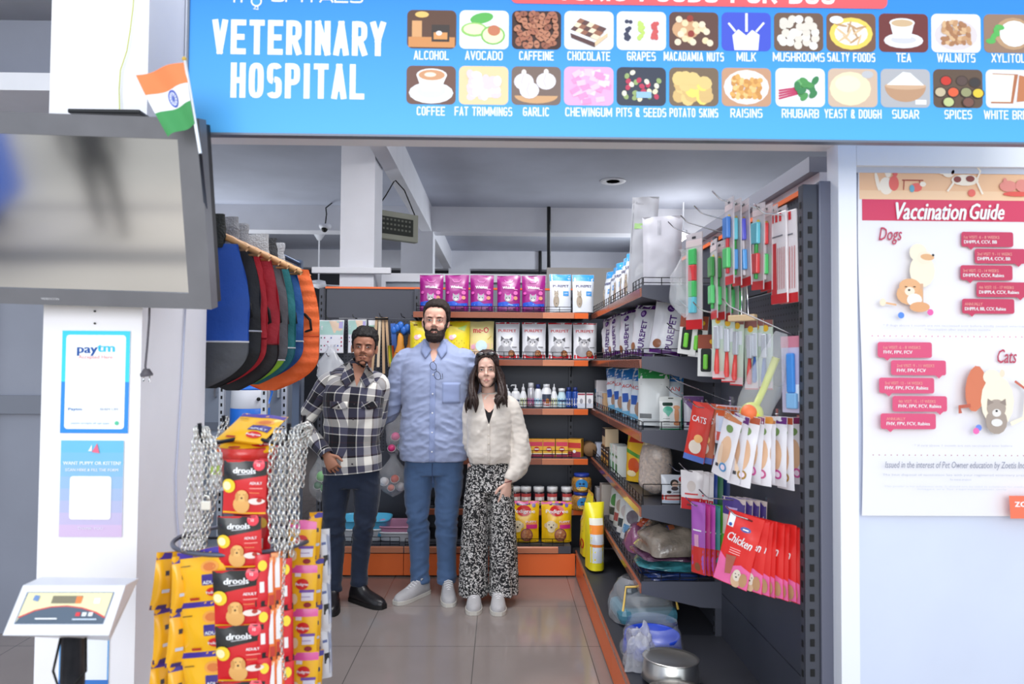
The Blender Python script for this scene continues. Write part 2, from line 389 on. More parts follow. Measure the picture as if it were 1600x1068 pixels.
# the wall above the shopfront, behind the banner
struct('wall_fascia', MB().box((-1.07, 2.31, 2.3), (4, 2.47, 3.4), WPAINT))
# left of the pillar: a recess with grey sheet shutters and a ledge
GS = mat('grey_shutter', (140, 144, 158), .55, var=(2, .1))
b = MB(); b.box((-6, 3.87, 0), (-2.25, 3.92, 3.4), GS); b.box((-6, 3.84, 1.20), (-2.25, 3.87, 1.30), mat('shutter_rail', (118, 122, 134), .5))
b.box((-2.86, 3.83, 0), (-2.80, 3.87, 2.9), mat('shutter_rail', (118, 122, 134), .5)); b.box((-6, 3.5, 2.86), (-2.0, 3.92, 2.95), WPAINT)
struct('wall_shutter', b)
# low partition behind the right shelving, with a grey cap rail
b = MB(); b.box((1.22, 2.62, 0), (1.27, 9.2, 2.24), WPAINT); b.box((1.18, 2.62, 2.24), (1.31, 9.2, 2.30), mat('rail_grey', (132, 136, 148), .5))
struct('wall_partition', b)
# partition with a white frame behind the back shelving
b = MB(); b.box((-1.15, 6.6, 0), (.47, 6.65, 2.26), mat('glass_grey', (150, 156, 166), .25)); 
for q in (((-1.2, 6.56, 2.26), (.5, 6.68, 2.34)), ((-1.2, 6.56, 0), (-1.1, 6.68, 2.26)), ((.42, 6.56, 0), (.5, 6.68, 2.26))): b.box(q[0], q[1], FRAME)
struct('wall_glazed', b)
tag(MB().box((.42, 6.4, 0), (1.05, 6.43, 2.385), mat('board_beige', (176, 172, 168), .6)).build('notice_board', loc=(0, 0, 0)), 'plain beige board standing behind the back shelves, right of the black pipe', 'board')
tag(MB().tube([P(857.5, 323, 9.25), P(857.5, 470, 9.25)], .025, mat('pipe_black', (22, 23, 28), .5)).build('ceiling_pipe'), 'taller and nearer black pipe dropping from the ceiling beam', 'pipe')
tag(MB().tube([P(844, 378, 12.95), P(844, 470, 12.95)], .03, mat('pipe_black', (22, 23, 28), .5)).build('ceiling_pipe'), 'shorter black pipe farther back, left of the long one', 'pipe')
# ---- furniture in the dim left room
def slots(mb, x0, x1, y, z0, z1, axis='y', step=.05):
    z = z0 + .04
    while z < z1 - .03:
        if axis == 'y': mb.box((x0, y - .002, z), (x1, y + .002, z + .022), BLACK)
        else: mb.box((y - .002, x0, z), (y + .002, x1, z + .022), BLACK)
        z += step
LOCK = mat('locker_blue_grey', (132, 142, 160), .45, var=(2, .06))
t = thing('metal_cabinet', 'tall blue-grey steel cupboard at the back left, behind the hanging coats', 'cabinet', (-1.9, 5.0, 0))
MB().box((-.55, 0, 0), (.36, .45, 1.95), LOCK).build('body', t)
for k, x in enumerate((-.54, -.09)):
    d = MB().box((x, -.02, .08), (x + .44, 0, 1.93), LOCK, bev=.005).box((x, -.024, 1.0), (x + .44, -.018, 1.06), mat('locker_band', (104, 112, 128), .5)).build('door', t)
    MB().box((x + .40, -.045, 1.24), (x + .415, -.02, 1.40), CHROME).build('handle', d)
t = thing('storage_rack', 'narrow pale metal rack with slotted posts behind the sachet stand', 'rack', (-1.72, 4.3, 0))
PALE = mat('pale_steel', (196, 202, 214), .4, metal=.3)
for x in (-.18, .24):
    for y in (0, .4):
        p = MB().box((x, y, 0), (x + .035, y + .03, 1.42), PALE); slots(p, x + .012, x + .024, y, 0, 1.42)
        p.build('post', t)
for z in (.3, .7, 1.0): MB().box((-.18, .0, z), (.275, .43, z + .02), PALE).build('shelf', t)
# water jug
BLUE = mat('jug_blue', (38, 112, 214), .35); JW = mat('jug_white', (226, 230, 240), .4)
p = P(386, 672, 4.45)
t = thing('water_jug', 'blue and white insulated drinking-water jug on the pale metal rack', 'jug', (p.x, 4.5, 1.022))
MB().lathe([(.0, 0), (.115, 0), (.122, .02), (.122, .17), (.116, .175)], BLUE, 28).build('body', t)
MB().lathe([(.116, .172), (.12, .178), (.116, .29), (.113, .295)], JW, 28).build('upper_body', t)
MB().lathe([(.116, .292), (.118, .30), (.108, .315), (.05, .32), (0, .32)], BLUE, 28).tube([(.118, 0, .2), (.14, 0, .28), (.118, -.02, .30)], .006, BLUE).build('lid', t)
MB().ball((.085, -.095, .235), .012, BLACK).build('catch', t)
# tube light casing crossing the column, led sign, dome camera, fan, downlight
t = thing('tube_light', 'long white tube light casing running in front of the white column', 'light', (0, 5.975, 0))
a, b_ = P(488, 422, 5.975), P(611, 422, 5.975)
MB().box((a.x, -.03, a.z - .027), (b_.x, .02, a.z + .027), FRAME, bev=.006).build('casing', t)
t = thing('led_sign', 'hanging scrolling message sign on wires beside the white column', 'sign', P(617, 353, 6.6), (0, 0, math.radians(38)))
MB().box((-.25, -.035, -.14), (.24, .035, .13), mat('sign_case', (150, 152, 140), .5), bev=.008).build('casing', t)
sg = MB(); sg.box((-.215, -.038, -.09), (.18, -.034, .075), mat('sign_screen', (52, 54, 50), .35))
for i in range(9):
    for k in range(3): sg.box((-.19 + i * .04, -.041, .04 - k * .045), (-.17 + i * .04, -.038, .058 - k * .045), mat('sign_dots', (112, 116, 106), .6))
sg.build('screen', t)
MB().tube([(-.2, 0, .13), (-.1, 0, .28), (-.02, 0, .42), (.0, 0, .44), (.1, 0, .36), (.22, 0, .13)], .006, BLACK).build('wire', t)
t = thing('dome_camera', 'small white dome security camera hanging from a cable, left of the column', 'camera', P(508, 358, 8.9))
MB().lathe([(.0, .06), (.075, .06), (.08, .03), (.06, 0), (0, -.005)], FRAME, 20).build('housing', t)
MB().ball((0, -.03, .0), (.04, .04, .045), BLACK).build('lens', t)
MB().tube([(0, 0, .05), (.01, .02, .2), (-.02, .1, .3), (.02, .3, .42)], .008, BLACK).build('cable', t)
t = thing('ceiling_fan', 'white ceiling fan stem and canopy seen far back below the beam', 'fan', P(499, 367, 10.5))
MB().lathe([(.09, .05), (.09, .02), (.03, -.08), (0, -.08)], FRAME, 16).build('canopy', t)
MB().tube([(0, 0, -.05), (0, 0, -.75)], .012, FRAME).build('rod', t)
MB().lathe([(0, -.68), (.1, -.7), (.12, -.78), (0, -.82)], FRAME, 16).build('motor', t)
for k in range(3):
    a = k * 2.094 + .4; MB().box((.1, -.06, -.765), (.6, .06, -.755), FRAME, Matrix.Rotation(a, 4, 'Z')).build('blade', t)
q = P(958, 281, 8.0); t = thing('ceiling_downlight', 'round recessed downlight in the shop ceiling', 'light', ((q.x) * 7.9 / 8, 7.9, HC))
MB().lathe([(0, 0), (.10, -.004), (.14, -.012), (.15, 0)], FRAME, 28).build('trim_ring', t)
MB().lathe([(0, -.008), (.075, -.008)], mat('lens_grey', (190, 190, 190), .3), 24).build('diffuser', t)
t = thing('lit_bulb', 'glowing bulb lamp far back above the right-hand shelving', 'lamp', P(1068, 384, 8.9))
MB().lathe([(.03, .12), (.04, .05), (.1, 0), (.11, -.06), (.07, -.13), (0, -.15)], mat('bulb_glow', (255, 250, 244), .4, emit=9), 20).build('bulb', t)
MB().lathe([(.0, .2), (.05, .2), (.035, .1)], FRAME, 16).tube([(0, 0, .2), (0, 0, .62)], .01, FRAME).build('socket', t)
l = bpy.data.lights.new('bulb_light', 'POINT'); l.energy = 14; l.shadow_soft_size = .1; lo = bpy.data.objects.new('bulb_light', l); C.objects.link(lo); lo.location = P(1068, 384, 8.6)
# ================================================================ shelving
SZ = [1.868, 1.522, 1.168, .808, .445]      # deck tops
def price_strip(parent, x0, x1, y, z, axis='x', m=STRIP, name='price_strip', front=-1):
    # tilted strip hung below the deck's front edge
    b = MB(); h = .045
    if axis == 'x': b.prism([(y, z - .002), (y - .012, z - .006), (y - .006, z - h), (y, z - h)], 'x', x0, x1, m)
    else: b.prism([(y, z - .002), (y - .012, z - .006), (y - .006, z - h), (y, z - h)], 'y', x0, x1, m)
    return b.build(name, parent)
def guard(parent, pts0, pts1, h, n):       # wire guard between two points along a shelf edge
    a, c = Vector(pts0), Vector(pts1); b = MB(); r = .0022
    for z in (.008, h * .5, h): b.tube([a + Vector((0, 0, z)), c + Vector((0, 0, z))], r, WIRE, 5)
    for k in range(n + 1):
        p = a.lerp(c, k / n); b.tube([p, p + Vector((0, 0, h))], r, WIRE, 5)
    return b.build('wire_guard', parent)
t = thing('back_shelving', 'dark grey steel wall shelving with orange kickboard across the back', 'shelving', (0, 5.43, 0))
b = MB(); b.box((-1.37, 0, 1.84), (-.67, .03, 2.07), STEEL); b.build('header_panel', t)
MB().box((-1.37, 0, .80), (-.67, .02, 1.835), PEG).build('pegboard_panel', t)
b = MB(); b.box((-1.37, 0, .0), (-.67, .02, .795), STEELD)
for z in (.42, .80, 1.16, 1.52, 1.9): b.box((-.67, .002, z - .36), (1.085, .022, z - .003), STEELD)
b.build('back_panel', t)
b = MB(); b.box((-1.38, -.01, 2.07), (.6, .035, 2.085), ORANGE); b.build('top_trim', t)
for x in (-1.42, -.68, .53):
    b = MB().box((x, -.03, 0), (x + .035, .02, 2.07), STEEL); slots(b, x + .012, x + .023, -.03, 0, 2.07); b.build('upright', t)
b = MB(); b.box((-1.38, -.55, .165), (.50, 0, .215), STEEL); b.build('base_deck', t)
for x0, x1 in ((-1.38, -.672), (-.668, .53)):
    MB().box((x0, -.55, .012), (x1, -.535, .160), ORANGE).build('kickboard', t)
    MB().prism([(-.552, .213), (-.562, .205), (-.556, .168), (-.55, .168)], 'x', x0 if x0 < -1 else -.665, x1 - .12 if x1 > 0 else x1, mat('price_strip_pale', (214, 138, 104), .22, coat=.4)).build('price_strip', t)
guard(t, (-1.3, -.545, .215), (-.7, -.545, .215), .06, 9); guard(t, (-.66, -.545, .215), (.45, -.545, .215), .05, 14)
for i, z in enumerate(SZ):
    s = MB().box((-.64, -.40, z - .03), (.635, 0, z), STEEL).build('shelf', t)
    price_strip(s, -.64, .30, -.40, z); price_strip(s, .302, .53, -.402, z, m=mat('price_strip_pale', (214, 138, 104), .22, coat=.4)); price_strip(s, .532, .635, -.395, z, m=ORANGE)
    for x in (-.655, .545):
        MB().prism([(-.38, z - .03), (0, z - .03), (0, z - .13), (-.05, z - .12), (-.1, z - .05)], 'x', x, x + .006, STEELD).build('bracket', s)
    if i > 0: guard(s, (-.62, -.392, z), (.52, -.392, z), .055, 16)
    else: guard(s, (-.62, -.392, z), (.52, -.392, z), .04, 12)
# right-hand shelving
XB = 1.065; YP = [2.35, 3.33, 4.31, 5.29]
t = thing('side_shelving', 'dark grey steel shelving run with orange base down the right side', 'shelving', (XB, 0, 0))
b = MB(); b.box((0, YP[0] + .03, 1.42), (.02, YP[1], 1.78), PEG); b.box((0, YP[0] + .03, 1.79), (.02, YP[1], 2.10), PEG); b.build('pegboard_panel', t)
b = MB()
for z0, z1 in ((.0, .40), (.405, .80), (.805, 1.10), (1.105, 1.415)): b.box((0, YP[0] + .03, z0), (.02, YP[1], z1), STEELD)
for k in (1, 2):
    for z0, z1 in ((.0, .42), (.425, .80), (.805, 1.18), (1.185, 1.55), (1.555, 2.10)): b.box((0, YP[k] + .01, z0), (.02, YP[k+1], z1), STEELD)
b.build('back_panel', t)
MB().box((-.012, YP[0] + .03, 2.10), (.02, YP[3], 2.118), ORANGE).build('top_trim', t)
for k, y in enumerate(YP):
    b = MB().box((-.03, y, 0), (.02, y + .035, 2.12), STEEL)
    slots(b, y + .012, y + .024, -.03, 0, 2.12, 'x'); b.build('upright', t)
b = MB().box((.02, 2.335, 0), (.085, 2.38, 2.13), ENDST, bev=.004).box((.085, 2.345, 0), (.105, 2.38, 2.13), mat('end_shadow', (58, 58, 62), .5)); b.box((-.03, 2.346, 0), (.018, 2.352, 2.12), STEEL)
for i in range(40):
    z = .05 + i * .05; b.box((-.014, 2.343, z), (.0, 2.346, z + .024), BLACK)
b.build('end_panel', t)
MB().box((-.53, 1.6, .165), (0, 4.86, .20), mat('base_deck_steel', (50, 51, 58), .5)).build('base_deck', t)
for y0, y1 in ((1.6, 2.345), (2.35, 3.328), (3.332, 4.86)):
    MB().box((-.53, y0, .012), (-.515, y1, .158), ORANGE).build('kickboard', t)
    MB().prism([(-.53, .198), (-.538, .19), (-.534, .160), (-.53, .160)], 'y', y0, y1, STRIP).build('price_strip', t)
XF = -.385
for i, z in enumerate(SZ):
    for k in (1, 2):
        s = MB().box((XF, YP[k] + .005, z - .03), (0, YP[k+1] - .005, z), STEEL).build('shelf', t)
        price_strip(s, YP[k] + .005, YP[k+1] - .005, XF, z, 'y')
        MB().prism([(XF, z + .012), (0, z + .012), (0, z - .115), (-.1, z - .11), (XF, z - .045)], 'y', YP[k] - .002, YP[k] + .004, mat('bracket_steel', (86, 88, 100), .42, metal=.15)).build('bracket', s)
        guard(s, (XF + .006, YP[k] + .02, z), (XF + .006, YP[k+1] - .02, z), .05, 12)
        if k == 1: guard(s, (XF + .01, YP[k] + .012, z), (-.02, YP[k] + .012, z), .05 if i != 3 else .11, 4)
# ================================================================ packages
def pouch(w, h, d, col, seed=0, top=.1, wr=.004, side=None, nu=10, nv=14, gusset=.85, taper=.05, bend=0, coat=.3, rough=.3, mtl=None, back=None):
    """returns (MB, front S) of a filled bag standing on z = 0, front facing -Y; x runs -w/2..w/2, y runs 0..h"""
    def V(v): return gusset + (1 - gusset) * math.sin(min(1, v / .3) * PI / 2) if v < .35 else top * .15 + (1 - top * .15) * max(0, 1 - ((v - .35) / .65) ** 2.2)
    def W(v): return w * (1 - taper * V(v) + .0 * v)
    def S(x, y, sg=1):
        u = max(-1, min(1, 2 * x / w)); v = max(0, min(1, y / h)); pr = (1 - abs(u) ** 3.2) ** (1 / 1.6)
        n = noise.noise((x * 16 + seed * 3.1, y * 13 + seed, sg * 2.0)) * wr + noise.noise((x * 34, y * 30, seed + sg)) * wr * .4
        crease = wr * .7 * math.sin((x * .6 + y) * 70 + seed) * (v ** 2)
        yy = -sg * (d / 2 * V(v) * pr + (n + crease) * min(1, pr * 1.4))
        return Vector((u * W(v) / 2, yy + bend * v * v, v * h + .004 * noise.noise((x * 9, seed, 4)) * (v > .97)))
    b = MB(); vs = []; n = 2 * nu
    for j in range(nv + 1):
        for i in range(n):
            if i <= nu: vs.append(S(w * (i / nu - .5), h * j / nv, 1))
            else: vs.append(S(w * (.5 - (i - nu) / nu), h * j / nv, -1))
    m = mtl or mat('bag_%d_%d_%d' % tuple(col), col, rough, coat=coat); mb_ = m if back is None else foil(back)
    for rng, mm in ((range(0, nu), m), (range(nu, n), mb_)):
        b.add(vs, [(j*n+i, j*n+(i+1) % n, (j+1)*n+(i+1) % n, (j+1)*n+i) for j in range(nv) for i in rng], mm, True)
    b.add([vs[i] for i in range(n)], [tuple(range(n))[::-1]], m)
    return b, S
def pet(p, x, y, s, fur=(150, 145, 140), dark=(40, 36, 36), cat=True, body=True):
    if body: p.ell(x, y - s * .75, s * .5, s * .7, fur)
    if cat:
        p.poly([(x - s*.42, y + s*.15), (x - s*.12, y + s*.35), (x - s*.38, y + s*.62)], fur); p.poly([(x + s*.12, y + s*.35), (x + s*.42, y + s*.15), (x + s*.38, y + s*.62)], fur)
    else: p.ell(x - s*.38, y + .0, s*.14, s*.32, dark, 12, -.3); p.ell(x + s*.38, y + .0, s*.14, s*.32, dark, 12, .3)
    p.ell(x, y, s*.42, s*.38, fur)
    p.ell(x, y - s*.12, s*.2, s*.16, (236, 232, 226), 10)
    for k in (-1, 1): p.ell(x + k*s*.18, y + s*.05, s*.07, s*.07, dark, 8)
    p.ell(x, y - s*.06, s*.06, s*.045, dark, 8)
def kibble(p, x, y, r, c=(150, 92, 56), rim=(70, 40, 26)):
    p.ell(x, y, r, r, rim, 18); p.ell(x, y, r*.88, r*.88, c, 18)
    q = random.Random(3)
    for k in range(9): a = q.random()*6.3; t_ = r*.7*q.random()**.5; p.ell(x + t_*math.cos(a), y + t_*math.sin(a), r*.17, r*.17, (196, 140, 92), 8)
def top_tag(o, label, cat, group=None): return tag(o, label, cat, group)
def bag(kind, seed=0, w=.18, h=.26, d=.07):
    if kind == 'purple_cat':
        b, S = pouch(w, h, d, (150, 30, 124), seed, wr=.006); p = Print(b, S, mk=foil)
        p.rect(-w*.47, .002, w*.47, h*.13, (92, 18, 84)); p.poly([(-w*.46, h*.13), (w*.46, h*.13), (w*.46, h*.22), (w*.1, h*.2), (-w*.1, h*.27), (-w*.46, h*.24)], (40, 84, 200))
        p.line([(-w*.3, h*.17), (0, h*.19), (w*.35, h*.16)], .006, (120, 190, 240))
        p.rect(-w*.44, h*.06, w*.2, h*.075, (190, 80, 160)); p.rect(-w*.44, h*.1, w*.3, h*.11, (200, 120, 180))
        p.ell(w*.02, h*.36, w*.22, h*.10, (206, 84, 170)); pet(p, -w*.02, h*.35, w*.34, (170, 172, 178), body=False)
        p.ell(w*.3, h*.5, w*.085, w*.085, (226, 110, 180)); p.ell(w*.3, h*.36, w*.08, w*.08, (214, 150, 120)); p.rect(w*.22, h*.59, w*.38, h*.605, (236, 170, 210))
        p.text('Whiskas', 0, h*.65, h*.075, WHITE, w*.5, .03)
        p.ell(-w*.36, h*.5, w*.06, w*.06, (220, 90, 180))
        p.line([(-w*.18, h*.86), (-w*.1, h*.79), (w*.1, h*.79), (w*.18, h*.86)], .004, (220, 120, 196))
    elif kind == 'blue_pure':
        b, S = pouch(w, h, d, (224, 229, 236), seed); p = Print(b, S, mk=foil)
        p.rect(-w*.49, h*.82, w*.49, h*.995, (58, 156, 226)); p.line([(-w*.1, h*.9), (w*.25, h*.9)], .008, (120, 190, 236))
        p.text('PUREPET', 0, h*.68, h*.065, (48, 40, 104), w*.72, .03); p.rect(w*.1, h*.42, w*.36, h*.54, (62, 150, 220)); p.text('CAT', w*.23, h*.48, h*.035, WHITE)
        p.ell(-w*.22, h*.28, w*.13, h*.16, (166, 152, 134)); p.ell(-w*.22, h*.46, w*.1, h*.075, (176, 164, 148)); p.line([(-w*.22, h*.2), (-w*.2, h*.42)], .008, (96, 84, 72))
        p.poly([(-w*.31, h*.5), (-w*.25, h*.53), (-w*.30, h*.58)], (150, 136, 120)); p.poly([(-w*.19, h*.53), (-w*.13, h*.5), (-w*.14, h*.58)], (150, 136, 120))
        for k in (-1, 1): p.ell(-w*.22 + k*w*.04, h*.47, w*.014, w*.014, (30, 30, 30), 8)
    elif kind == 'red_pure':
        b, S = pouch(w, h, d, (228, 230, 236), seed, wr=.006); p = Print(b, S, mk=foil)
        p.rect(-w*.49, h*.955, w*.49, h*.998, (204, 42, 60)); p.rect(-w*.47, .004, w*.47, h*.11, (206, 32, 44)); p.text('PUREPET', -w*.02, h*.76, h*.075, (204, 34, 52), w*.74, .035)
        p.ell(-w*.12, h*.22, w*.3, h*.17, (158, 158, 164)); p.poly([(-w*.3, h*.46), (-w*.12, h*.52), (-w*.28, h*.62)], (74, 74, 80)); p.poly([(w*.04, h*.52), (w*.2, h*.46), (w*.2, h*.58)], (74, 74, 80))
        p.ell(-w*.06, h*.42, w*.22, h*.12, (182, 182, 188)); p.ell(-w*.06, h*.38, w*.1, h*.05, (226, 226, 228))
        for k in (-1, 1): p.ell(-w*.06 + k*w*.09, h*.45, w*.03, w*.03, (30, 32, 36), 8)
        p.ell(-w*.06, h*.41, w*.025, w*.02, (60, 40, 40), 8); p.rect(w*.18, h*.3, w*.38, h*.32, (90, 90, 96))
        for k in range(3): p.line([(-w*.06 + (k-1)*w*.06, h*.53), (-w*.06 + (k-1)*w*.05, h*.48)], .004, (90, 90, 96))
        kibble(p, w*.16, h*.14, w*.14)
    elif kind == 'purple_pure':
        b, S = pouch(w, h, d, (232, 233, 240), seed, wr=.009); p = Print(b, S, mk=foil)
        p.rect(-w*.49, h*.93, w*.49, h*.998, (84, 30, 120)); p.text('PUREPET', w*.1, h*.4, h*.12, (84, 34, 128), h*.62, .035, rot=PI/2)
        p.ell(-w*.02, h*.83, w*.11, w*.11, (84, 34, 128)); p.ell(-w*.02, h*.83, w*.06, w*.06, (170, 140, 200)); p.rect(-w*.47, .003, w*.47, h*.08, (84, 30, 110)); p.ell(-w*.26, h*.18, w*.13, w*.13, (150, 96, 66))
    elif kind == 'yellow_meo':
        b, S = pouch(w, h, d, (246, 222, 40), seed); p = Print(b, S, mk=foil)
        p.rect(-w*.49, h*.97, w*.49, h*.998, (236, 160, 40)); p.text('me-O', 0, h*.2, h*.16, (206, 44, 40), w*.72, .04); p.ell(-w*.2, h*.55, w*.12, w*.1, (240, 190, 200)); p.ell(-w*.1, h*.58, w*.08, w*.07, (250, 240, 235))
        p.poly([(w*.02, h*.8), (w*.38, h*.9), (w*.3, h*.72)], (178, 214, 90)); p.rect(-w*.35, h*.86, -w*.2, h*.9, (160, 120, 30))
        for k in range(7): p.ell(-w*.3 + k*w*.1, h*.4 + (k % 2)*h*.06, w*.015, w*.015, (110, 70, 30), 6)
    elif kind == 'cream_meo':
        b, S = pouch(w, h, d, (238, 222, 150), seed); p = Print(b, S, mk=foil)
        p.rect(-w*.46, .003, w*.46, h*.4, (240, 206, 176)); p.poly([(w*.2, .003), (w*.46, .003), (w*.46, h*.28)], (52, 150, 120)); p.text('me-O', -w*.02, h*.76, h*.15, (214, 52, 44), w*.62, .04)
        p.ell(0, h*.33, w*.24, h*.15, (206, 232, 240)); p.ell(-w*.34, h*.3, w*.08, w*.1, (232, 170, 200)); p.line([(w*.25, h*.5), (w*.4, h*.6)], .005, (220, 190, 90))
    elif kind == 'pedigree':
        b, S = pouch(w, h, d, (242, 194, 24), seed, wr=.007); p = Print(b, S, mk=foil)
        p.rect(-w*.49, h*.93, w*.49, h*.998, (236, 110, 170)); p.rrect(-w*.24, h*.90, w*.2, h*.955, .006, (74, 34, 110)); p.text('PRO', -w*.1, h*.928, h*.026, WHITE); p.ell(w*.32, h*.9, w*.06, w*.06, (120, 110, 190))
        p.ell(0, h*.77, w*.24, h*.13, (202, 34, 34)); p.text('Pedigree', 0, h*.76, h*.085, WHITE, w*.72, .035)
        p.rect(w*.08, h*.34, w*.44, h*.44, (214, 46, 130)); p.rect(w*.08, h*.44, w*.44, h*.53, (240, 150, 80)); p.text('PUPPY', w*.24, h*.51, h*.05, WHITE, w*.34)
        p.ell(-w*.2, h*.42, w*.17, h*.12, (236, 222, 190)); p.ell(-w*.2, h*.32, w*.12, h*.07, (228, 210, 176))
        for k in (-1, 1): p.ell(-w*.2 + k*w*.07, h*.44, w*.018, w*.018, (40, 30, 26), 8); p.ell(-w*.2 + k*w*.17, h*.42, w*.045, h*.06, (214, 190, 150), 10)
        p.ell(-w*.2, h*.38, w*.035, w*.03, (50, 34, 30), 8); kibble(p, w*.1, h*.19, w*.2, (176, 110, 76), (120, 50, 60)); p.rect(-w*.4, h*.03, w*.4, h*.045, (120, 90, 20))
    elif kind == 'white_green':
        b, S = pouch(w, h, d, (232, 236, 236), seed, wr=.006); p = Print(b, S, mk=foil)
        p.rect(-w*.49, h*.8, w*.49, h*.998, (54, 150, 82)); p.rect(-w*.4, h*.12, -w*.0, h*.2, (120, 124, 126)); p.rect(-w*.3, h*.04, w*.3, h*.10, (200, 204, 206)); p.line([(-w*.38, h*.7), (w*.3, h*.7)], .003, (180, 184, 186))
    elif kind == 'blue_red':
        b, S = pouch(w, h, d, (214, 226, 238), seed, wr=.007); p = Print(b, S, mk=foil)
        p.rect(-w*.49, h*.76, w*.49, h*.998, (46, 124, 200)); p.text('ACAN', 0, h*.63, h*.07, (206, 56, 60), w*.7, .03); p.line([(-w*.46, h*.56), (w*.46, h*.56)], .003, (206, 56, 60))
        p.rect(-w*.3, h*.3, 0, h*.48, (52, 92, 176)); p.ell(w*.12, h*.22, w*.2, h*.14, (170, 140, 120)); p.rect(-w*.46, .004, w*.46, h*.12, (120, 186, 224))
    elif kind == 'plain_white':
        b, S = pouch(w, h, d, (206, 206, 214), seed, wr=.006); p = Print(b, S, mk=foil)
        for k in range(5): p.rect(-w*.12 + k*.004, h*.72 - k*.0, -w*.12 + k*.004 + .0015, h*.94, (170, 172, 180))
        p.line([(-w*.34, h*.02), (-w*.32, h*.96)], .002, (190, 192, 200))
    elif kind == 'side_meo':
        b, S = pouch(w, h, d, (240, 226, 40), seed, wr=.005, gusset=.95); p = Print(b, S, mk=foil)
        p.rect(-w*.34, h*.12, w*.34, h*.36, (214, 220, 230)); p.rect(-w*.34, h*.36, w*.34, h*.4, (230, 130, 50)); p.rect(-w*.34, h*.4, w*.34, h*.55, (210, 216, 226)); p.rect(-w*.34, h*.55, w*.34, h*.68, (240, 140, 50)); p.rect(-w*.34, h*.68, w*.34, h*.78, (238, 236, 220))
    elif kind == 'yellow_dog':
        b, S = pouch(w, h, d, (240, 190, 40), seed, wr=.006); p = Print(b, S, mk=foil)
        p.poly([(-w*.45, h*.55), (w*.45, h*.4), (w*.45, h*.47), (-w*.45, h*.62)], (90, 160, 60)); p.ell(0, h*.3, w*.25, h*.14, (220, 90, 40)); p.rect(-w*.3, h*.72, w*.3, h*.82, (200, 60, 40)); p.ell(-w*.1, h*.15, w*.2, w*.1, (250, 230, 180))
    return b, S
# ---- back shelving goods
YD = 5.11
def X_at(px, Y): return P(px, 566, Y).x
ORD = ['first', 'second', 'third', 'fourth', 'fifth', 'sixth', 'seventh', 'eighth', 'ninth', 'tenth', 'eleventh', 'twelfth', 'thirteenth', 'fourteenth', 'fifteenth']
protos = {}
def shelf_bags(kind, pxs, z, nm, cat, lab, group, w=.18, h=.26, d=.08, Y=YD, seeds=(1, 5, 9), rz=None):
    for i, px in enumerate(pxs):
        sd = seeds[i % len(seeds)]; k = (kind, sd, w, h)
        if k not in protos: b, S = bag(kind, sd, w, h, d); protos[k] = Proto(tag(b.build(nm), 'x', cat))
        l = lab.replace('#', ORD[i]) if len(pxs) > 1 else lab
        protos[k](l, (X_at(px, Y), Y + rnd.uniform(-.008, .008), z + .006), (-.04 + rnd.uniform(-.02, .02), 0, rnd.uniform(-.06, .06) if rz is None else rz[i]), group)
shelf_bags('purple_cat', (673, 713, 752, 794, 833), SZ[0], 'cat_food_bag', 'cat food', '# from the left of the magenta cat-food bags on the top back shelf', 'magenta cat food bags on the top back shelf', .178, .27)
shelf_bags('blue_pure', (875, 911), SZ[0], 'cat_food_bag', 'cat food', '# from the left of the two blue-topped white bags on the top back shelf', 'blue-topped white bags on the top back shelf', .165, .285, Y=5.13, seeds=(3, 8))
shelf_bags('yellow_meo', (660, 714), SZ[1], 'cat_food_bag', 'cat food', '# from the left of the bright yellow cat-food bags behind the bearded man', 'yellow cat food bags beside the bearded man', .19, .275)
shelf_bags('cream_meo', (752,), SZ[1], 'cat_food_bag', 'cat food', 'cream and orange cat-food bag just above the woman\'s head', None, .185, .275)
shelf_bags('red_pure', (793, 834, 875, 914), SZ[1], 'cat_food_bag', 'cat food', '# from the left of the white bags with red lettering on the second back shelf', 'red-lettered white bags on the second back shelf', .18, .27, seeds=(2, 6, 11), Y=5.12)
shelf_bags('pedigree', (820, 871), .215, 'dog_food_bag', 'dog food', '# of the two yellow puppy-food bags standing on the back base shelf', 'yellow puppy food bags on the back base', .225, .285, .09, Y=4.99, seeds=(4, 7))
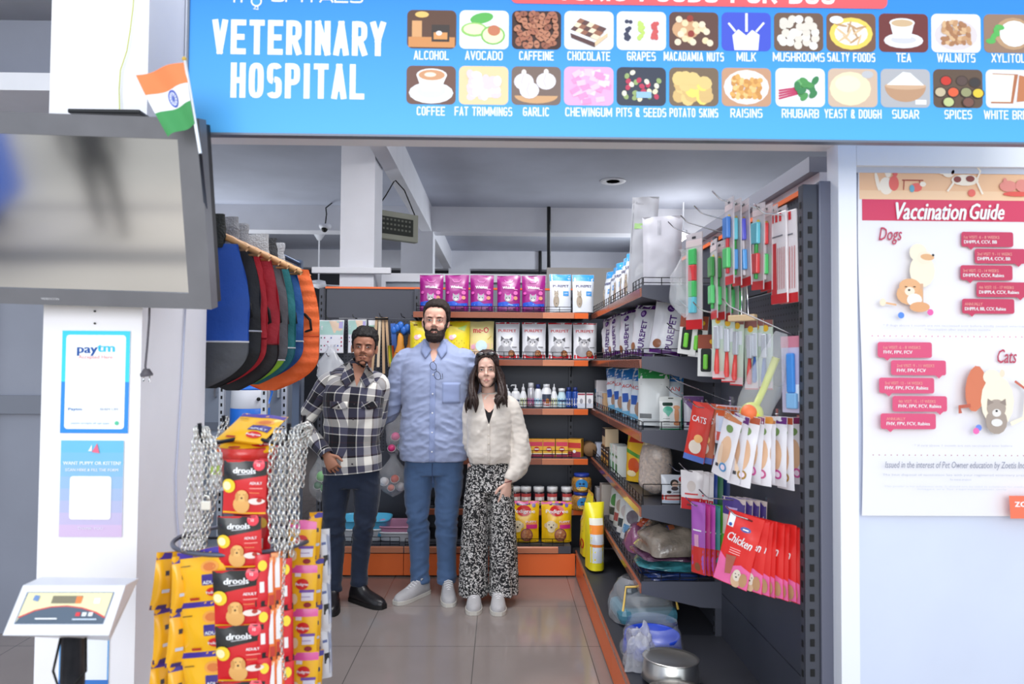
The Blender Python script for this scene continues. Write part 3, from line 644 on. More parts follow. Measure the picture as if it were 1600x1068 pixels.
# bottles on the third shelf
def cylS(r, cy=0):
    return lambda x, y: Vector((r * math.sin(x / r), -r * math.cos(x / r) + cy, y))
def bottle(kind, px, lab, Y=5.12, z=SZ[2]):
    t = thing('bottle', lab, 'bottle', (X_at(px, Y), Y, z + .001), (0, 0, rnd.uniform(-.3, .3)), 'grooming bottles on the third back shelf')
    wht = mat('bottle_white', (232, 234, 238), .3, coat=.3)
    if kind == 'pump':
        body, prof, cap = wht, [(0, 0), (.031, 0), (.033, .01), (.033, .10), (.026, .118), (.012, .122), (.012, .13)], 'pump'; R = .0332
    elif kind == 'spray':
        body, prof, cap = wht, [(0, 0), (.025, 0), (.027, .01), (.027, .08), (.018, .11), (.012, .125)], 'spray'; R = .0272
    elif kind == 'can':
        body, prof, cap = mat('can_silver', (206, 206, 214), .25, metal=.4), [(0, 0), (.026, 0), (.026, .14), (.02, .148)], 'cap'; R = .0262
    elif kind == 'tall':
        body, prof, cap = wht, [(0, 0), (.026, 0), (.028, .01), (.028, .11), (.02, .135), (.014, .14)], 'blue'; R = .0282
    elif kind == 'jar':
        body, prof, cap = wht, [(0, 0), (.034, 0), (.036, .01), (.036, .13), (.026, .145), (.024, .15)], 'white'; R = .0362
    elif kind == 'clear':
        body, prof, cap = mat('bottle_clear_blue', (196, 222, 232), .2), [(0, 0), (.03, 0), (.032, .01), (.032, .08), (.022, .115), (.02, .12)], 'white'; R = .0322
    elif kind == 'blue':
        body, prof, cap = mat('bottle_blue', (44, 78, 160), .3), [(0, 0), (.022, 0), (.024, .006), (.024, .11), (.022, .12)], 'blue'; R = .0242
    b = MB(); b.lathe(prof, body, 18); p = Print(b, cylS(R), .0004)
    hue = {'pump': (210, 214, 216), 'spray': (180, 190, 110), 'can': (196, 84, 140), 'tall': (120, 190, 220), 'jar': (176, 60, 56), 'clear': (90, 160, 210), 'blue': (226, 228, 240)}[kind]
    w = R * 1.2; p.rect(-w, .015, w, .07, hue); p.rect(-w * .8, .045, w * .8, .06, (60, 80, 130)); p.rect(-w*.6, .025, w*.6, .03, WHITE)
    if kind == 'jar': p.rect(-w, .06, w, .10, (60, 70, 90)); p.ell(0, .05, .014, .02, (170, 110, 60), 10)
    b.build('body', t); top = prof[-1][1]; c = MB()
    if cap == 'pump': c.lathe([(.016, top - .01), (.016, top + .008), (.006, top + .012), (.006, top + .035), (.0, top + .04)], wht, 12).tube([(0, 0, top + .034), (-.028, -.01, top + .034), (-.034, -.012, top + .026)], .005, wht)
    elif cap == 'spray': c.lathe([(.014, top - .01), (.012, top + .02), (.004, top + .03), (.004, top + .05)], wht, 12)
    elif cap == 'cap': c.lathe([(.021, top), (.021, top + .03), (.018, top + .034), (0, top + .034)], wht, 16)
    elif cap == 'blue': c.lathe([(.016, top), (.016, top + .03), (0, top + .032)], mat('cap_blue', (40, 56, 120), .35), 16)
    else: c.lathe([(.025, top - .002), (.025, top + .022), (0, top + .024)], wht, 16)
    c.build('cap', t); return t
for kind, px, lab in (('pump', 792, 'white pump bottle nearest the woman on the third back shelf'), ('pump', 806, 'second white pump bottle, partly behind the woman\'s shoulder'),
        ('spray', 818, 'white nozzle-topped bottle with pale yellow label, third back shelf'), ('can', 830, 'silver spray can with pink label on the third back shelf'),
        ('tall', 841, 'slim white bottle with a dark blue cap on the third back shelf'), ('jar', 854, 'big white bottle with a red label in the middle of the third back shelf'),
        ('spray', 866, 'small pump bottle with yellow label right of the big white bottle'), ('clear', 878, 'pale blue bottle with white cap on the third back shelf'),
        ('blue', 889, 'left one of the two blue bottles near the shelf corner'), ('blue', 899, 'right one of the two blue bottles near the shelf corner')):
    bottle(kind, px, lab)
def carton(name, lab, cat, loc, size, col, art, rz=0, group=None, rx=0):
    w, d, h = size; b = MB(); b.box((-w/2, -d/2, 0), (w/2, d/2, h), mat('carton_%d_%d_%d' % tuple(col), col, .45)); p = Print(b, plane_S((0, -d/2, 0), (1, 0, 0), (0, 0, 1)), .0005)
    for a in art: getattr(p, a[0])(*a[1:])
    # the side towards the aisle carries the same bands
    q = Print(b, plane_S((-w/2, 0, 0), (0, -1, 0), (0, 0, 1)), .0005); q.rect(-d*.42, h*.1, d*.42, h*.35, art[0][-1] if art else col); q.rect(-d*.3, h*.5, d*.3, h*.54, (90, 92, 100)); q.rect(-d*.3, h*.6, d*.3, h*.62, (90, 92, 100))
    o = b.build(name, loc=loc, rot=(rx, 0, rz)); return tag(o, lab, cat, group)
def A(w, h, *bands): return [('rect', -w*.48, h*b[0], w*.48, h*b[1], b[2]) for b in bands]
for px, wd, lab in ((909, .055, 'left one of the white medicine cartons at the end of the third back shelf'), (922, .05, 'right one of the white medicine cartons at the end of the third back shelf')):
    carton('carton', lab, 'box', (X_at(px, 5.12), 5.12, SZ[2] + .001), (wd, .05, .11), (232, 232, 236), A(wd, .11, (.05, .3, (200, 206, 220)), (.86, .97, (150, 40, 70))) + [('ell', 0, .05, .012, .02, (150, 150, 160), 8)], rz=-.2)
# yellow tins / boxes on the fourth shelf
for i, px in enumerate((821, 839, 858, 878)):
    w_, h_ = .088, .13
    carton('treat_box', '%s from the left of the yellow and red treat boxes on the fourth back shelf' % ORD[i], 'box', (X_at(px, 5.11), 5.11, SZ[3] + .001), (w_, .06, h_), (240, 184, 60),
        A(w_, h_, (.0, .16, (150, 40, 70)), (.62, .86, (214, 60, 90)), (.16, .22, (240, 236, 220)), (.9, 1, (236, 150, 60))) + [('ell', 0, h_*.45, .02, .018, (200, 50, 40), 12), ('rect', -.015, h_*.42, .015, h_*.48, WHITE)], group='yellow treat boxes on the fourth back shelf')
carton('treat_box', 'yellow and red treat box set apart at the shelf corner, beside the brown rolls', 'box', (X_at(900, 5.14), 5.14, SZ[3] + .001), (.1, .08, .13), (238, 178, 60), A(.1, .13, (0, .3, (150, 44, 70)), (.5, .8, (206, 60, 60))) + [('ell', 0, .04, .012, .012, WHITE, 10)], rz=-.35)
t = thing('paper_roll', 'brown paper-wrapped roll lying at the corner of the fourth back shelf', 'roll', (X_at(921, 5.2), 5.2, SZ[3] + .052))
MB().lathe([(0, -.08), (.05, -.08), (.052, -.07), (.052, .07), (.05, .08), (0, .08)], mat('kraft', (140, 108, 76), .7), 20, M=Matrix.Rotation(PI/2, 4, 'X')).build('roll', t)
# jars with white lids
jt = thing('supplement_jar', 'x', 'jar')
b = MB().lathe([(0, 0), (.040, 0), (.042, .008), (.042, .10), (.034, .112)], mat('jar_dark', (52, 34, 44), .2, coat=.4), 22); p = Print(b, cylS(.0424), .0004)
p.rect(-.04, .03, .04, .098, (222, 206, 206)); p.rect(-.04, .075, .04, .098, (190, 70, 70)); p.ell(.0, .06, .012, .016, (250, 248, 246), 10); p.rect(-.04, .016, .04, .024, (230, 230, 234)); p.rect(-.03, .04, .03, .045, (120, 50, 60)); b.build('body', jt)
MB().lathe([(.036, .108), (.04, .11), (.04, .142), (.037, .145), (0, .145)], mat('bottle_white', (232, 234, 238)), 22).build('lid', jt)
jp = Proto(jt)
for i, px in enumerate((806, 823, 843, 864, 886)):
    jp('%s from left of the white-lidded dark jars on the lowest back shelf' % ORD[i], (X_at(px, 5.11), 5.11, SZ[4] + .001), (0, 0, rnd.uniform(-.3, .3)), 'white-lidded jars on the lowest back shelf')
# cookie jars with blue lids and round blue labels
ct = thing('biscuit_jar', 'x', 'jar'); CL = mat('jar_biscuits', (176, 128, 60), .25, coat=.6, var=(60, .6))
b = MB().lathe([(0, 0), (.066, 0), (.072, .01), (.074, .05), (.070, .09), (.05, .108)], CL, 26); p = Print(b, cylS(.0745), .0008)
p.ell(0, .055, .046, .040, (52, 140, 206), 20); p.ell(0, .028, .04, .014, (240, 196, 60), 14); p.ell(-.012, .062, .01, .007, (20, 50, 90), 8); p.ell(.012, .062, .01, .007, (20, 50, 90), 8); p.rect(-.02, .042, .02, .048, (30, 70, 130)); b.build('body', ct)
MB().lathe([(.052, .104), (.056, .106), (.056, .124), (.05, .127), (0, .127)], mat('lid_blue', (38, 60, 150), .35), 26).build('lid', ct)
cp_ = Proto(ct)
cp_('lower one of the two biscuit jars with blue labels in the shelf corner', (X_at(909, 5.02), 5.02, SZ[4] + .001), (0, 0, .1)); cp_('upper one of the two biscuit jars, standing on the lower jar', (X_at(909.5, 5.03), 5.03, SZ[4] + .1295), (0, 0, -.1))
# litter trays on the left base shelf
def tray(name, lab, c1, px, Y, z, w, d, h, c2=None):
    t = thing(name, lab, 'tray', (X_at(px, Y), Y, z)); b = MB(); m1 = mat('tray_%d_%d_%d' % c1, c1, .3, coat=.2)
    def ring(s, zz, n=32):
        o = []
        for k in range(n):
            a = 2*PI*k/n; c, q = math.cos(a), math.sin(a); o.append((w/2*s*math.copysign(abs(c)**.5, c), d/2*s*math.copysign(abs(q)**.5, q), zz))
        return o
    L = [(.86, 0), (.9, .01), (1.0, h), (1.04, h + .004), (1.04, h - .012), (.97, h - .004), (.86, .012)]
    vs = []; [vs.extend(ring(s, zz)) for s, zz in L]; n = 32; fs = []
    for j in range(len(L) - 1): fs += [(j*n+k, j*n+(k+1) % n, (j+1)*n+(k+1) % n, (j+1)*n+k) for k in range(n)]
    fs += [tuple(range(n))[::-1], tuple((len(L)-1)*n + k for k in range(n))]
    b.add(vs, fs, m1, True); b.build('tub', t)
    return t
tray('litter_tray', 'white litter tray at the bottom, under the light blue tray', (228, 232, 238), 572, 5.1, .215, .34, .26, .09)
tray('litter_tray', 'light blue litter tray between the two men\'s legs', (92, 190, 232), 575, 5.1, .245, .36, .26, .12)
tray('litter_tray', 'white litter tray under the pink one, behind the bearded man\'s leg', (228, 230, 238), 628, 5.1, .215, .30, .26, .07)
tray('litter_tray', 'dusty pink litter tray wrapped in clear film', (206, 146, 178), 628, 5.1, .235, .31, .26, .09)
CLEARF = mat('clear_film', (236, 238, 242), .12, alpha=.26, coat=.6)
def filmy(name, lab, cat, loc, w, h, d, seed, rot=(0,0,0), top=0, group=None, alpha=.26, parts=None):
    """knotted clear plastic bag"""
    def fn(u, v):
        a = 2*PI*u; r = (math.sin(min(1, v/.25)*PI/2)*.95 + .02) if v < .6 else .06 + .9*max(0, 1-((v-.6)/.4))**1.3 + (.35*((v-.92)/.08) if v > .92 else 0)
        n = 1 + .16*noise.noise((math.cos(a)*2 + seed, math.sin(a)*2, v*5)) + .07*math.sin(a*9 + seed)*(v > .5)
        return Vector((w/2*r*n*math.cos(a), d/2*r*n*math.sin(a), h*v))
    b = MB().grid(fn, 28, 18, mat('clear_film_%d' % int(alpha*100), (232, 234, 240), .15, alpha=alpha, coat=.8), closed=True)
    return tag(b.build(name, loc=loc, rot=rot), lab, cat, group)
# ---- left pegboard
def peg_hook(t_, p, L=.12, drop=.0):
    return
YG = 5.36
pk = []
def card(name, lab, cat, px0, py0, px1, py1, Y, draw, group=None, rz=0, th=.012, col=(222, 222, 226)):
    a, c = P(px0, py1, Y), P(px1, py0, Y); w_, h_ = c.x - a.x, c.z - a.z
    b, S = pouch(w_, h_, th, col, px0 % 13, wr=.002, gusset=.7, coat=.6, rough=.2); p = Print(b, S)
    draw(p, w_, h_); o = b.build(name, loc=((a.x + c.x)/2, Y, a.z), rot=(0, 0, rz)); return tag(o, lab, cat, group)
def pads(seed):
    def f(p, w, h):
        q = random.Random(seed)
        p.rect(-w*.48, h*.55, w*.48, h*.97, (168, 204, 196)); p.poly([(-w*.1, h*.97), (w*.4, h*.97), (w*.45, h*.7), (w*.1, h*.6)], (226, 200, 176))
        p.rect(-w*.48, h*.02, w*.48, h*.55, (226, 226, 234)); p.rect(w*.30, h*.75, w*.46, h*.95, (170, 160, 210))
        for i in range(7):
            for k in range(4):
                if q.random() < .75: p.ell(-w*.42 + i*w*.14, h*(.1 + k*.12), w*.028, w*.035, q.choice([(150, 30, 90), (60, 90, 170), (190, 60, 80), (50, 110, 90)]), 8)
    return f
card('training_pad_pack', 'pack of patterned pads hanging at the left end of the pegboard', 'pack', 498, 500, 538, 551, YG, pads(1))
card('training_pad_pack', 'pack of pads hanging behind the head of the man in plaid', 'pack', 543, 499, 573, 551, YG, pads(2))
card('training_pad_pack', 'narrow green pack half hidden behind the plaid-shirted man\'s hair', 'pack', 575, 500, 588, 540, YG, lambda p, w, h: (p.rect(-w*.4, h*.3, w*.4, h*.8, (160, 204, 180))))
filmy('toy_bag', 'clear knotted plastic bag hanging left of the plaid-shirted man\'s shoulder', 'bag', tuple(P(516, 605, YG - .05)), .2, .33, .06, 3, alpha=.5)
KR = mat('kraft_light', (202, 168, 132), .6)
t = thing('chew_stick_bundle', 'bundle of flat tan chew strips clipped and hanging behind the plaid man\'s head', 'chews', tuple(P(597, 498, YG - .04)))
for k in range(4): MB().box((-.05 + k*.024, -.01 + .004*k, -.42 + .05*(k % 2)), (-.03 + k*.024, -.004 + .004*k, .01), KR if k != 1 else mat('strip_pale', (224, 204, 176), .6), Matrix.Rotation((k - 1.5)*-.05, 4, 'Y')).build('strip', t)
MB().tube([(-.05, -.014, .0), (.05, -.014, .0)], .008, BLACK, 6).build('clip', t)
t = thing('blue_packet', 'slim blue and white packet hanging right of the tan chew strips', 'packet', tuple(P(614, 505, YG - .03)))
b = MB().box((-.02, -.005, -.28), (.02, .005, 0), mat('pk_blue', (70, 110, 190), .4), Matrix.Rotation(-.08, 4, 'Y'), bev=.003); b.box((-.02, -.007, -.28), (.02, -.005, -.22), mat('pk_white', (220, 224, 232), .4), Matrix.Rotation(-.08, 4, 'Y')); b.build('wrapper', t)
RUB = mat('rubber_orange', (240, 160, 60), .45, var=(8, .1)); RB2 = mat('rubber_wrap_blue', (50, 110, 200), .3)
def chick(lab, px, py, Y, s):
    t = thing('rubber_toy', lab, 'dog toy', tuple(P(px, py, Y)))
    b = MB(); prof = [(0, 0), (.012, 0), (.022, -.03), (.026, -.09), (.045, -.15), (.062, -.23), (.060, -.30), (.045, -.34), (.03, -.36)]
    b.lathe([(r*s, z*s) for r, z in prof], RUB, 18, sy=.6)
    for k in (-1, 1): b.tube([(k*.03*s, -.01, -.33*s), (k*.045*s, -.012, -.41*s), (k*.04*s, -.02, -.47*s)], [.022*s, .014*s, .018*s], RUB)
    b.build('body', t); f = MB()
    for k in range(5): f.ball((-.05*s + k*.025*s, -.012, .02*s + .018*s*((k*7) % 3)), (.026*s, .014*s, .032*s), RB2, 10)
    f.build('bow', t); MB().tube([(-.03*s, -.035*s, -.15*s), (0, -.045*s, -.152*s), (.03*s, -.035*s, -.15*s)], .003, mat('tie_brown', (120, 60, 30), .6), 5).build('tie', t)
chick('larger orange rubber chicken-shaped toy hanging left of the bearded man\'s shoulder', 626, 520, YG - .12, 1.0)
chick('smaller orange rubber toy hanging just behind the larger one', 641, 522, YG - .05, .8)
filmy('toy_bag', 'clear bag of pink balls hanging beside the bearded man\'s waist', 'bag', tuple(P(620, 708, YG - .12)), .17, .36, .1, 5, alpha=.22)
filmy('toy_bag', 'clear bag of white and orange toys hanging below the pink ball bag', 'bag', tuple(P(614, 776, YG - .12)), .21, .33, .12, 8, alpha=.22)
filmy('toy_bag', 'clear bag of green balls hanging at the left end of the shelving', 'bag', tuple(P(500, 784, 5.0)), .16, .36, .1, 2, alpha=.22)
def toyball(name, lab, px, py, Y, r, col, cat='toy', c2=None):
    b = MB(); b.ball((0, 0, 0), r, mat('toy_%d_%d_%d' % col, col, .4, bump=(40, .3, .004)), 18); b.tube([(r*1.005*math.cos(a*.3), r*1.005*math.sin(a*.3)*.6, r*1.0*math.sin(a*.3)*.8) for a in range(21)], .003, mat('toy_line', (240, 240, 240), .5), 5, True)
    return tag(b.build(name, loc=tuple(P(px, py, Y))), lab, cat)
Yb = YG - .12
toyball('toy_ball', 'upper pink ball in the clear bag beside the bearded man', 618, 682, Yb, .034, (236, 84, 150)); toyball('toy_ball', 'lower pink ball in the clear bag beside the bearded man', 612, 700, Yb - .01, .03, (226, 60, 130))
toyball('toy_ball', 'white ball right of the pink ones in the clear bag', 628, 680, Yb + .03, .026, (232, 232, 236)); toyball('toy_ball', 'teal and yellow ball under the white one', 627, 698, Yb, .03, (50, 150, 160))
toyball('toy_ball', 'red-orange ball in the lower clear toy bag', 617, 748, Yb, .032, (226, 84, 50)); toyball('toy_ball', 'salmon ball low in the lower clear toy bag', 611, 762, Yb - .02, .026, (230, 130, 110)); toyball('toy_ball', 'white toy ball at the left of the lower clear bag', 600, 752, Yb, .034, (236, 236, 240)); toyball('toy_ball', 'white toy ball at the right of the lower clear bag', 626, 760, Yb + .04, .034, (226, 224, 230))
for i, (x, y, r, lab) in enumerate(((503, 744, .04, 'topmost green spiky ball in the left hanging bag'), (509, 762, .038, 'lowest green spiky ball in the left hanging bag'), (497, 758, .03, 'small dark green ball in the left hanging bag'))): toyball('toy_ball', lab, x, y, 5.0, r, [(110, 200, 100), (60, 170, 90), (40, 120, 70)][i])
t = thing('rope_toy', 'yellow and green rope toy hanging behind the plaid-shirted man\'s shoulder', 'dog toy', tuple(P(612, 556, YG - .06)))
for k, c in enumerate(((226, 206, 50), (120, 150, 60), (206, 90, 50))): MB().tube([(-.02 + k*.012, 0, .08), (-.01 + k*.014, -.01, -.04), (.02 + k*.012, 0, -.16), (.035 + k*.01, 0, -.2)], .011, mat('rope_%d' % k, c, .8, bump=(80, .6, .004)), 7).build('strand', t)
for px, py in ((516, 499), (556, 497), (597, 495), (630, 495), (516, 556), (618, 618), (614, 690)):   # pegs that carry the hanging goods
    p = P(px, py, YG - .02); MB().tube([(p.x, 5.45, p.z - .0), (p.x, YG - .10, p.z), (p.x, YG - .14, p.z + .02)], .003, WIRE, 6).build('peg_hook', bpy.data.objects['back_shelving']).matrix_parent_inverse = Matrix.Translation((0, -5.43, 0))
# ================================================================ goods on the side shelving (they face the aisle)
AX = .745
def side(kind, Ys, z, nm, cat, lab, group, w, h, d, rz, X=AX, lean=None, seeds=(1, 5, 9)):
    for i, Y in enumerate(Ys):
        sd = seeds[i % len(seeds)]; k = (kind, sd, w, h)
        if k not in protos: b, S = bag(kind, sd, w, h, d); protos[k] = Proto(tag(b.build(nm), 'x', cat))
        r = rz[i] if isinstance(rz, (list, tuple)) else rz
        protos[k](lab.replace('#', ORD[i]) if not isinstance(lab, list) else lab[i], (X if not isinstance(X, (list, tuple)) else X[i], Y, z + .008 + abs(lean[i] if lean else 0)*w/2), (-.05, (lean[i] if lean else 0), math.radians(r)), group)
def YX(px, X): return X * F / (px - 783)
side('blue_pure', [5.05, 4.80, 4.58, 4.36, 4.16, 3.96, 3.72], SZ[0], 'cat_food_bag', 'cat food', '# from the far end of the blue-topped bags along the top side shelf', 'blue-topped bags along the top side shelf', .175, .30, .08, [-70, -78, -66, -74, -62, -70, -60], seeds=(3, 8, 14), X=.80)
side('plain_white', [3.46], SZ[0], 'food_bag', 'pet food', 'tall plain white bag at the near end of the top side shelf', None, .20, .37, .10, [-12], X=.81)
b, S = pouch(.14, .50, .05, (176, 178, 184), 5, wr=.012, mtl=mat('grey_crumpled', (184, 186, 192), .28, coat=.5), bend=.0); p = Print(b, S); p.rect(-.05, .33, .04, .36, (150, 190, 120)); p.line([(-.06, .2), (-.06, .46)], .002, (120, 122, 128))
tag(b.build('food_bag', loc=(.725, 3.60, SZ[0] + .004), rot=(0, .06, -.3)), 'slim crumpled grey bag with its top sticking up above the white bag', 'pet food')
side('purple_pure', [4.88, 4.55, 4.2, 3.85, 3.50], SZ[1], 'cat_food_bag', 'cat food', ['farthest white bag with purple side lettering on the second side shelf', 'second farthest white and purple bag on the second side shelf', 'middle slumped white bag with purple lettering, second side shelf', 'white and purple bag just behind the nearest one, second side shelf', 'nearest and widest leaning white bag with purple lettering, second side shelf'],
     'purple-lettered bags on the second side shelf', .17, .285, .09, [-62, -66, -60, -50, -18], X=[.78, .78, .79, .79, .83], lean=[-.12, -.2, -.1, .1, .16], seeds=(4, 7, 13))
side('blue_red', [4.62, 4.36, 4.12, 3.90], SZ[2], 'food_bag', 'pet food', '# from the far end of the pale blue bags on the third side shelf', 'pale blue bags on the third side shelf', .16, .29, .08, [-55, -60, -48, -54], X=[.78, .78, .79, .79], lean=[-.15, -.12, -.08, .03], seeds=(5, 12))
side('white_green', [3.62], SZ[2], 'food_bag', 'pet food', 'white bag with a green folded top on the third side shelf', None, .17, .305, .09, [-25], X=.80)
side('blue_red', [3.66], SZ[2], 'food_bag', 'pet food', 'blue-topped bag half hidden behind the green-topped white bag', None, .14, .30, .07, [-15], X=.90, seeds=(12,))
# boxes at the far end of shelf three
for i, (Y, h_, c, lab) in enumerate(((5.18, .10, (226, 228, 234), 'white box under the small one at the far end of the third side shelf'), (5.06, .12, (214, 216, 222), 'first upright slim white carton on the third side shelf'), (4.98, .125, (226, 228, 232), 'second upright slim white carton on the third side shelf'), (4.90, .125, (206, 208, 214), 'third upright slim white carton on the third side shelf'), (4.81, .12, (196, 160, 120), 'tan upright carton on the third side shelf'))):
    carton('medicine_carton', lab, 'box', (.755, Y, SZ[2] + .002), (.07 if i else .10, .09, h_), c, A(.07, h_, (.1, .3, [(90, 150, 200), (200, 90, 90), (120, 160, 190), (180, 120, 80), (150, 60, 60)][i]), (.7, .8, (120, 130, 150))), rz=-PI/2, group='cartons at the far end of the third side shelf')
carton('medicine_carton', 'small blue and white carton stacked atop another, far end of third side shelf', 'box', (.75, 5.18, SZ[2] + .104), (.08, .08, .10), (220, 214, 218), A(.08, .10, (.05, .35, (70, 140, 190))), rz=-PI/2)
# treat pouches standing at the near end of shelf three
def pch(nm, lab, cat, px0, px1, ytop, z, Y, col, draw, d=.03, rz=0, seed=2, h=None, lean=-.03):
    a, c = P(px0, 600, Y), P(px1, 600, Y); w_ = c.x - a.x; h = h or (P(px0, ytop, Y).z - z); b, S = pouch(w_, h, d, col, seed, wr=.003, top=.25); p = Print(b, S, mk=foil); draw(p, w_, h)
    return tag(b.build(nm, loc=((a.x + c.x)/2, Y, z + .003), rot=(lean, 0, rz)), lab, cat)
def gn(p, w, h):
    p.rect(-w*.49, h*.86, w*.49, h*.99, (226, 230, 226)); p.rrect(-w*.12, h*.93, w*.12, h*.96, .004, (20, 22, 24)); p.rect(-w*.49, 0.002, w*.49, h*.06, (30, 120, 80)); p.rect(w*.44, h*.06, w*.49, h*.9, (60, 150, 110))
    p.rrect(-w*.38, h*.72, w*.08, h*.82, .006, (30, 60, 50)); p.ell(-w*.15, h*.6, w*.22, h*.11, (90, 190, 160)); p.poly([(-w*.35, h*.58), (w*.06, h*.58), (-w*.14, h*.4)], (120, 200, 176))
    p.ell(w*.24, h*.45, w*.11, h*.26, (226, 160, 120)); p.ell(w*.24, h*.68, w*.15, h*.06, (232, 170, 130)); p.ell(w*.24, h*.2, w*.15, h*.06, (220, 150, 110))
    for k in range(3): p.rect(-w*.36, h*(.34 - k*.08), -w*.08, h*(.355 - k*.08), (150, 154, 150))
pch('treat_pouch', 'white and green treat pouch with an orange bone, near end of the third side shelf', 'treats', 1030, 1066, 620, SZ[2], 3.42, (236, 238, 236), gn)
pch('treat_pouch', 'white pouch with a purple flap right of the orange bone pouch', 'treats', 1068, 1100, 619, SZ[2], 3.44, (224, 222, 232), lambda p, w, h: (p.rect(-w*.49, h*.8, w*.49, h*.99, (120, 84, 140)), p.poly([(-w*.45, h*.8), (w*.45, h*.8), (w*.1, h*.56), (-w*.1, h*.56)], (150, 112, 168)), p.rect(-w*.4, h*.14, w*.0, h*.24, (96, 30, 90)), p.rect(w*.1, h*.2, w*.3, h*.4, (150, 150, 160))))
# shelf four
for i, (Y, h_, wd, c, bc, lab) in enumerate(((5.16, .10, .06, (206, 212, 232), (120, 140, 190), 'white and blue box at the far end of the fourth side shelf'), (4.84, .12, .07, (44, 40, 44), (230, 180, 90), 'black and gold box low in the fourth side shelf row'), (4.72, .12, .06, (50, 44, 46), (230, 170, 80), 'second black and gold box on the fourth side shelf'), (4.60, .12, .06, (56, 48, 50), (226, 176, 90), 'third black and gold box, next to the book-like cartons'), (4.47, .17, .04, (206, 222, 214), (120, 170, 150), 'slim pale green carton on the fourth side shelf'), (4.36, .18, .05, (226, 230, 228), (90, 160, 110), 'taller white and green carton on the fourth side shelf'), (4.24, .185, .05, (220, 226, 222), (80, 140, 90), 'white and green carton right beside the yellow bag'))):
    carton('supplement_box', lab, 'box', (.75, Y, SZ[3] + .002), (wd + .02, .08, h_), c, A(wd + .02, h_, (.1, .4, bc), (.6, .68, bc), (.8, .86, (240, 240, 240))), rz=-PI/2, group='cartons on the fourth side shelf')
carton('supplement_box', 'black-topped cream carton stacked on the black and gold boxes', 'box', (.755, 4.76, SZ[3] + .125), (.14, .09, .12), (232, 206, 170), A(.14, .12, (.55, 1, (48, 44, 60)), (.0, .08, (190, 140, 90))), rz=-PI/2)
t = thing('spray_can', 'slim purple and white spray can with a blue cap on the fourth side shelf', 'spray can', (.765, 5.0, SZ[3] + .001)); b = MB().lathe([(0, 0), (.026, 0), (.026, .19), (.018, .2)], mat('can_purple', (120, 84, 140), .3, metal=.2), 20); p = Print(b, lambda x, y: (Matrix.Rotation(-PI/3, 3, 'Z') @ cylS(.0263)(x, y)), .0003); p.rect(-.03, .03, .03, .15, (226, 214, 226)); b.build('body', t)
MB().lathe([(.022, .198), (.03, .2), (.03, .225), (0, .228)], mat('cap_blue', (40, 56, 120), .35), 18).build('cap', t)
side('yellow_dog', [4.02], SZ[3], 'food_bag', 'pet food', 'yellow and green bag leaning beside the clear kibble bag', None, .18, .31, .09, [-52], X=.80)
KIB = mat('kibble_fill', (206, 172, 140), .7, var=(70, .55), bump=(70, 1, .01))
def kibbag():
    t = thing('kibble_bag', 'clear pointed bag filled with tan kibble on the fourth side shelf', 'pet food', (.80, 3.60, SZ[3] + .016), (0, .05, -.3))
    def fn(u, v):
        a = 2*PI*u; r = math.sin(min(1, v/.16 + .12)*PI/2) if v < .5 else max(.02, 1 - ((v-.5)/.5)**1.7); q = math.cos(a); s_ = math.sin(a); n = 1 + .04*noise.noise((q*2, s_*2, v*6))
        return Vector((.085*r*n*math.copysign(abs(q)**.8, q), .06*r*n*math.copysign(abs(s_)**.8, s_), .37*v))
    MB().grid(fn, 28, 20, mat('clear_film_30', (232, 234, 240), .15, alpha=.3, coat=.8), closed=True).build('wrapper', t)
    MB().grid(lambda u, v: Vector((fn(u, v*.70).x*.96, fn(u, v*.70).y*.96, .004 + .25*v*(1 if v < .98 else 1.0))) if v < .99 else Vector((0, 0, .262)), 28, 22, KIB, closed=True).build('kibble', t)['kind'] = 'stuff'
kibbag()
def wp(p, w, h):
    p.rect(-w*.49, h*.12, w*.49, h*.30, (214, 60, 50)); p.rect(-w*.49, .002, w*.49, h*.1, (200, 214, 232)); p.rect(-w*.3, h*.16, w*.3, h*.24, (236, 200, 190)); p.ell(w*.05, h*.7, w*.19, h*.13, (60, 54, 52)); p.ell(w*.06, h*.65, w*.13, h*.11, (232, 196, 176)); p.ell(w*.05, h*.52, w*.16, h*.07, (90, 80, 84)); p.ell(w*.36, h*.84, w*.12, h*.1, (206, 40, 40)); p.ell(-w*.2, h*.4, w*.1, h*.05, (40, 40, 44)); p.rect(-w*.02, h*.38, w*.3, h*.40, (60, 60, 66)); p.ell(w*.28, h*.66, w*.1, h*.09, (226, 214, 206))
pch('treat_pack', 'white and red packet picturing a child, near end of fourth side shelf', 'treats', 1033, 1070, 742, SZ[3], 3.43, (228, 232, 240), wp)
# shelf five: small packs, folded plastic packs, a heap of wrapped mats
for i, (Y, c, lab) in enumerate(((5.12, (222, 216, 218), 'white jar-like tub at the far end of the fifth side shelf'), (4.86, (206, 196, 190), 'cream box with black side print on the fifth side shelf'))):
    carton('supplement_box', lab, 'box', (.755, Y, SZ[4] + .002), (.09, .1, .14 + .07*i), c, A(.09, .14, (.1, .4, (170, 70, 70))), rz=-PI/2)
for i, Y in enumerate((4.62, 4.44, 4.28, 4.12)):
    b, S = pouch(.14, .21, .05, (222, 224, 224), i + 3, wr=.008); p = Print(b, S, mk=foil); p.rect(-.05, .04, .05, .09, [(80, 84, 80), (180, 90, 90), (60, 66, 70), (100, 150, 190)][i]); p.ell(0, .14, .04, .04, [(90, 150, 90), (180, 160, 150), (200, 190, 190), (110, 100, 110)][i])
    tag(b.build('treat_pack', loc=(.77, Y, SZ[4] + .006), rot=(-.1, .05*i, math.radians(-60 + 6*i))), '%s from the far end of the small white packs on the fifth side shelf' % ORD[i], 'treats', 'small white packs on the fifth side shelf')
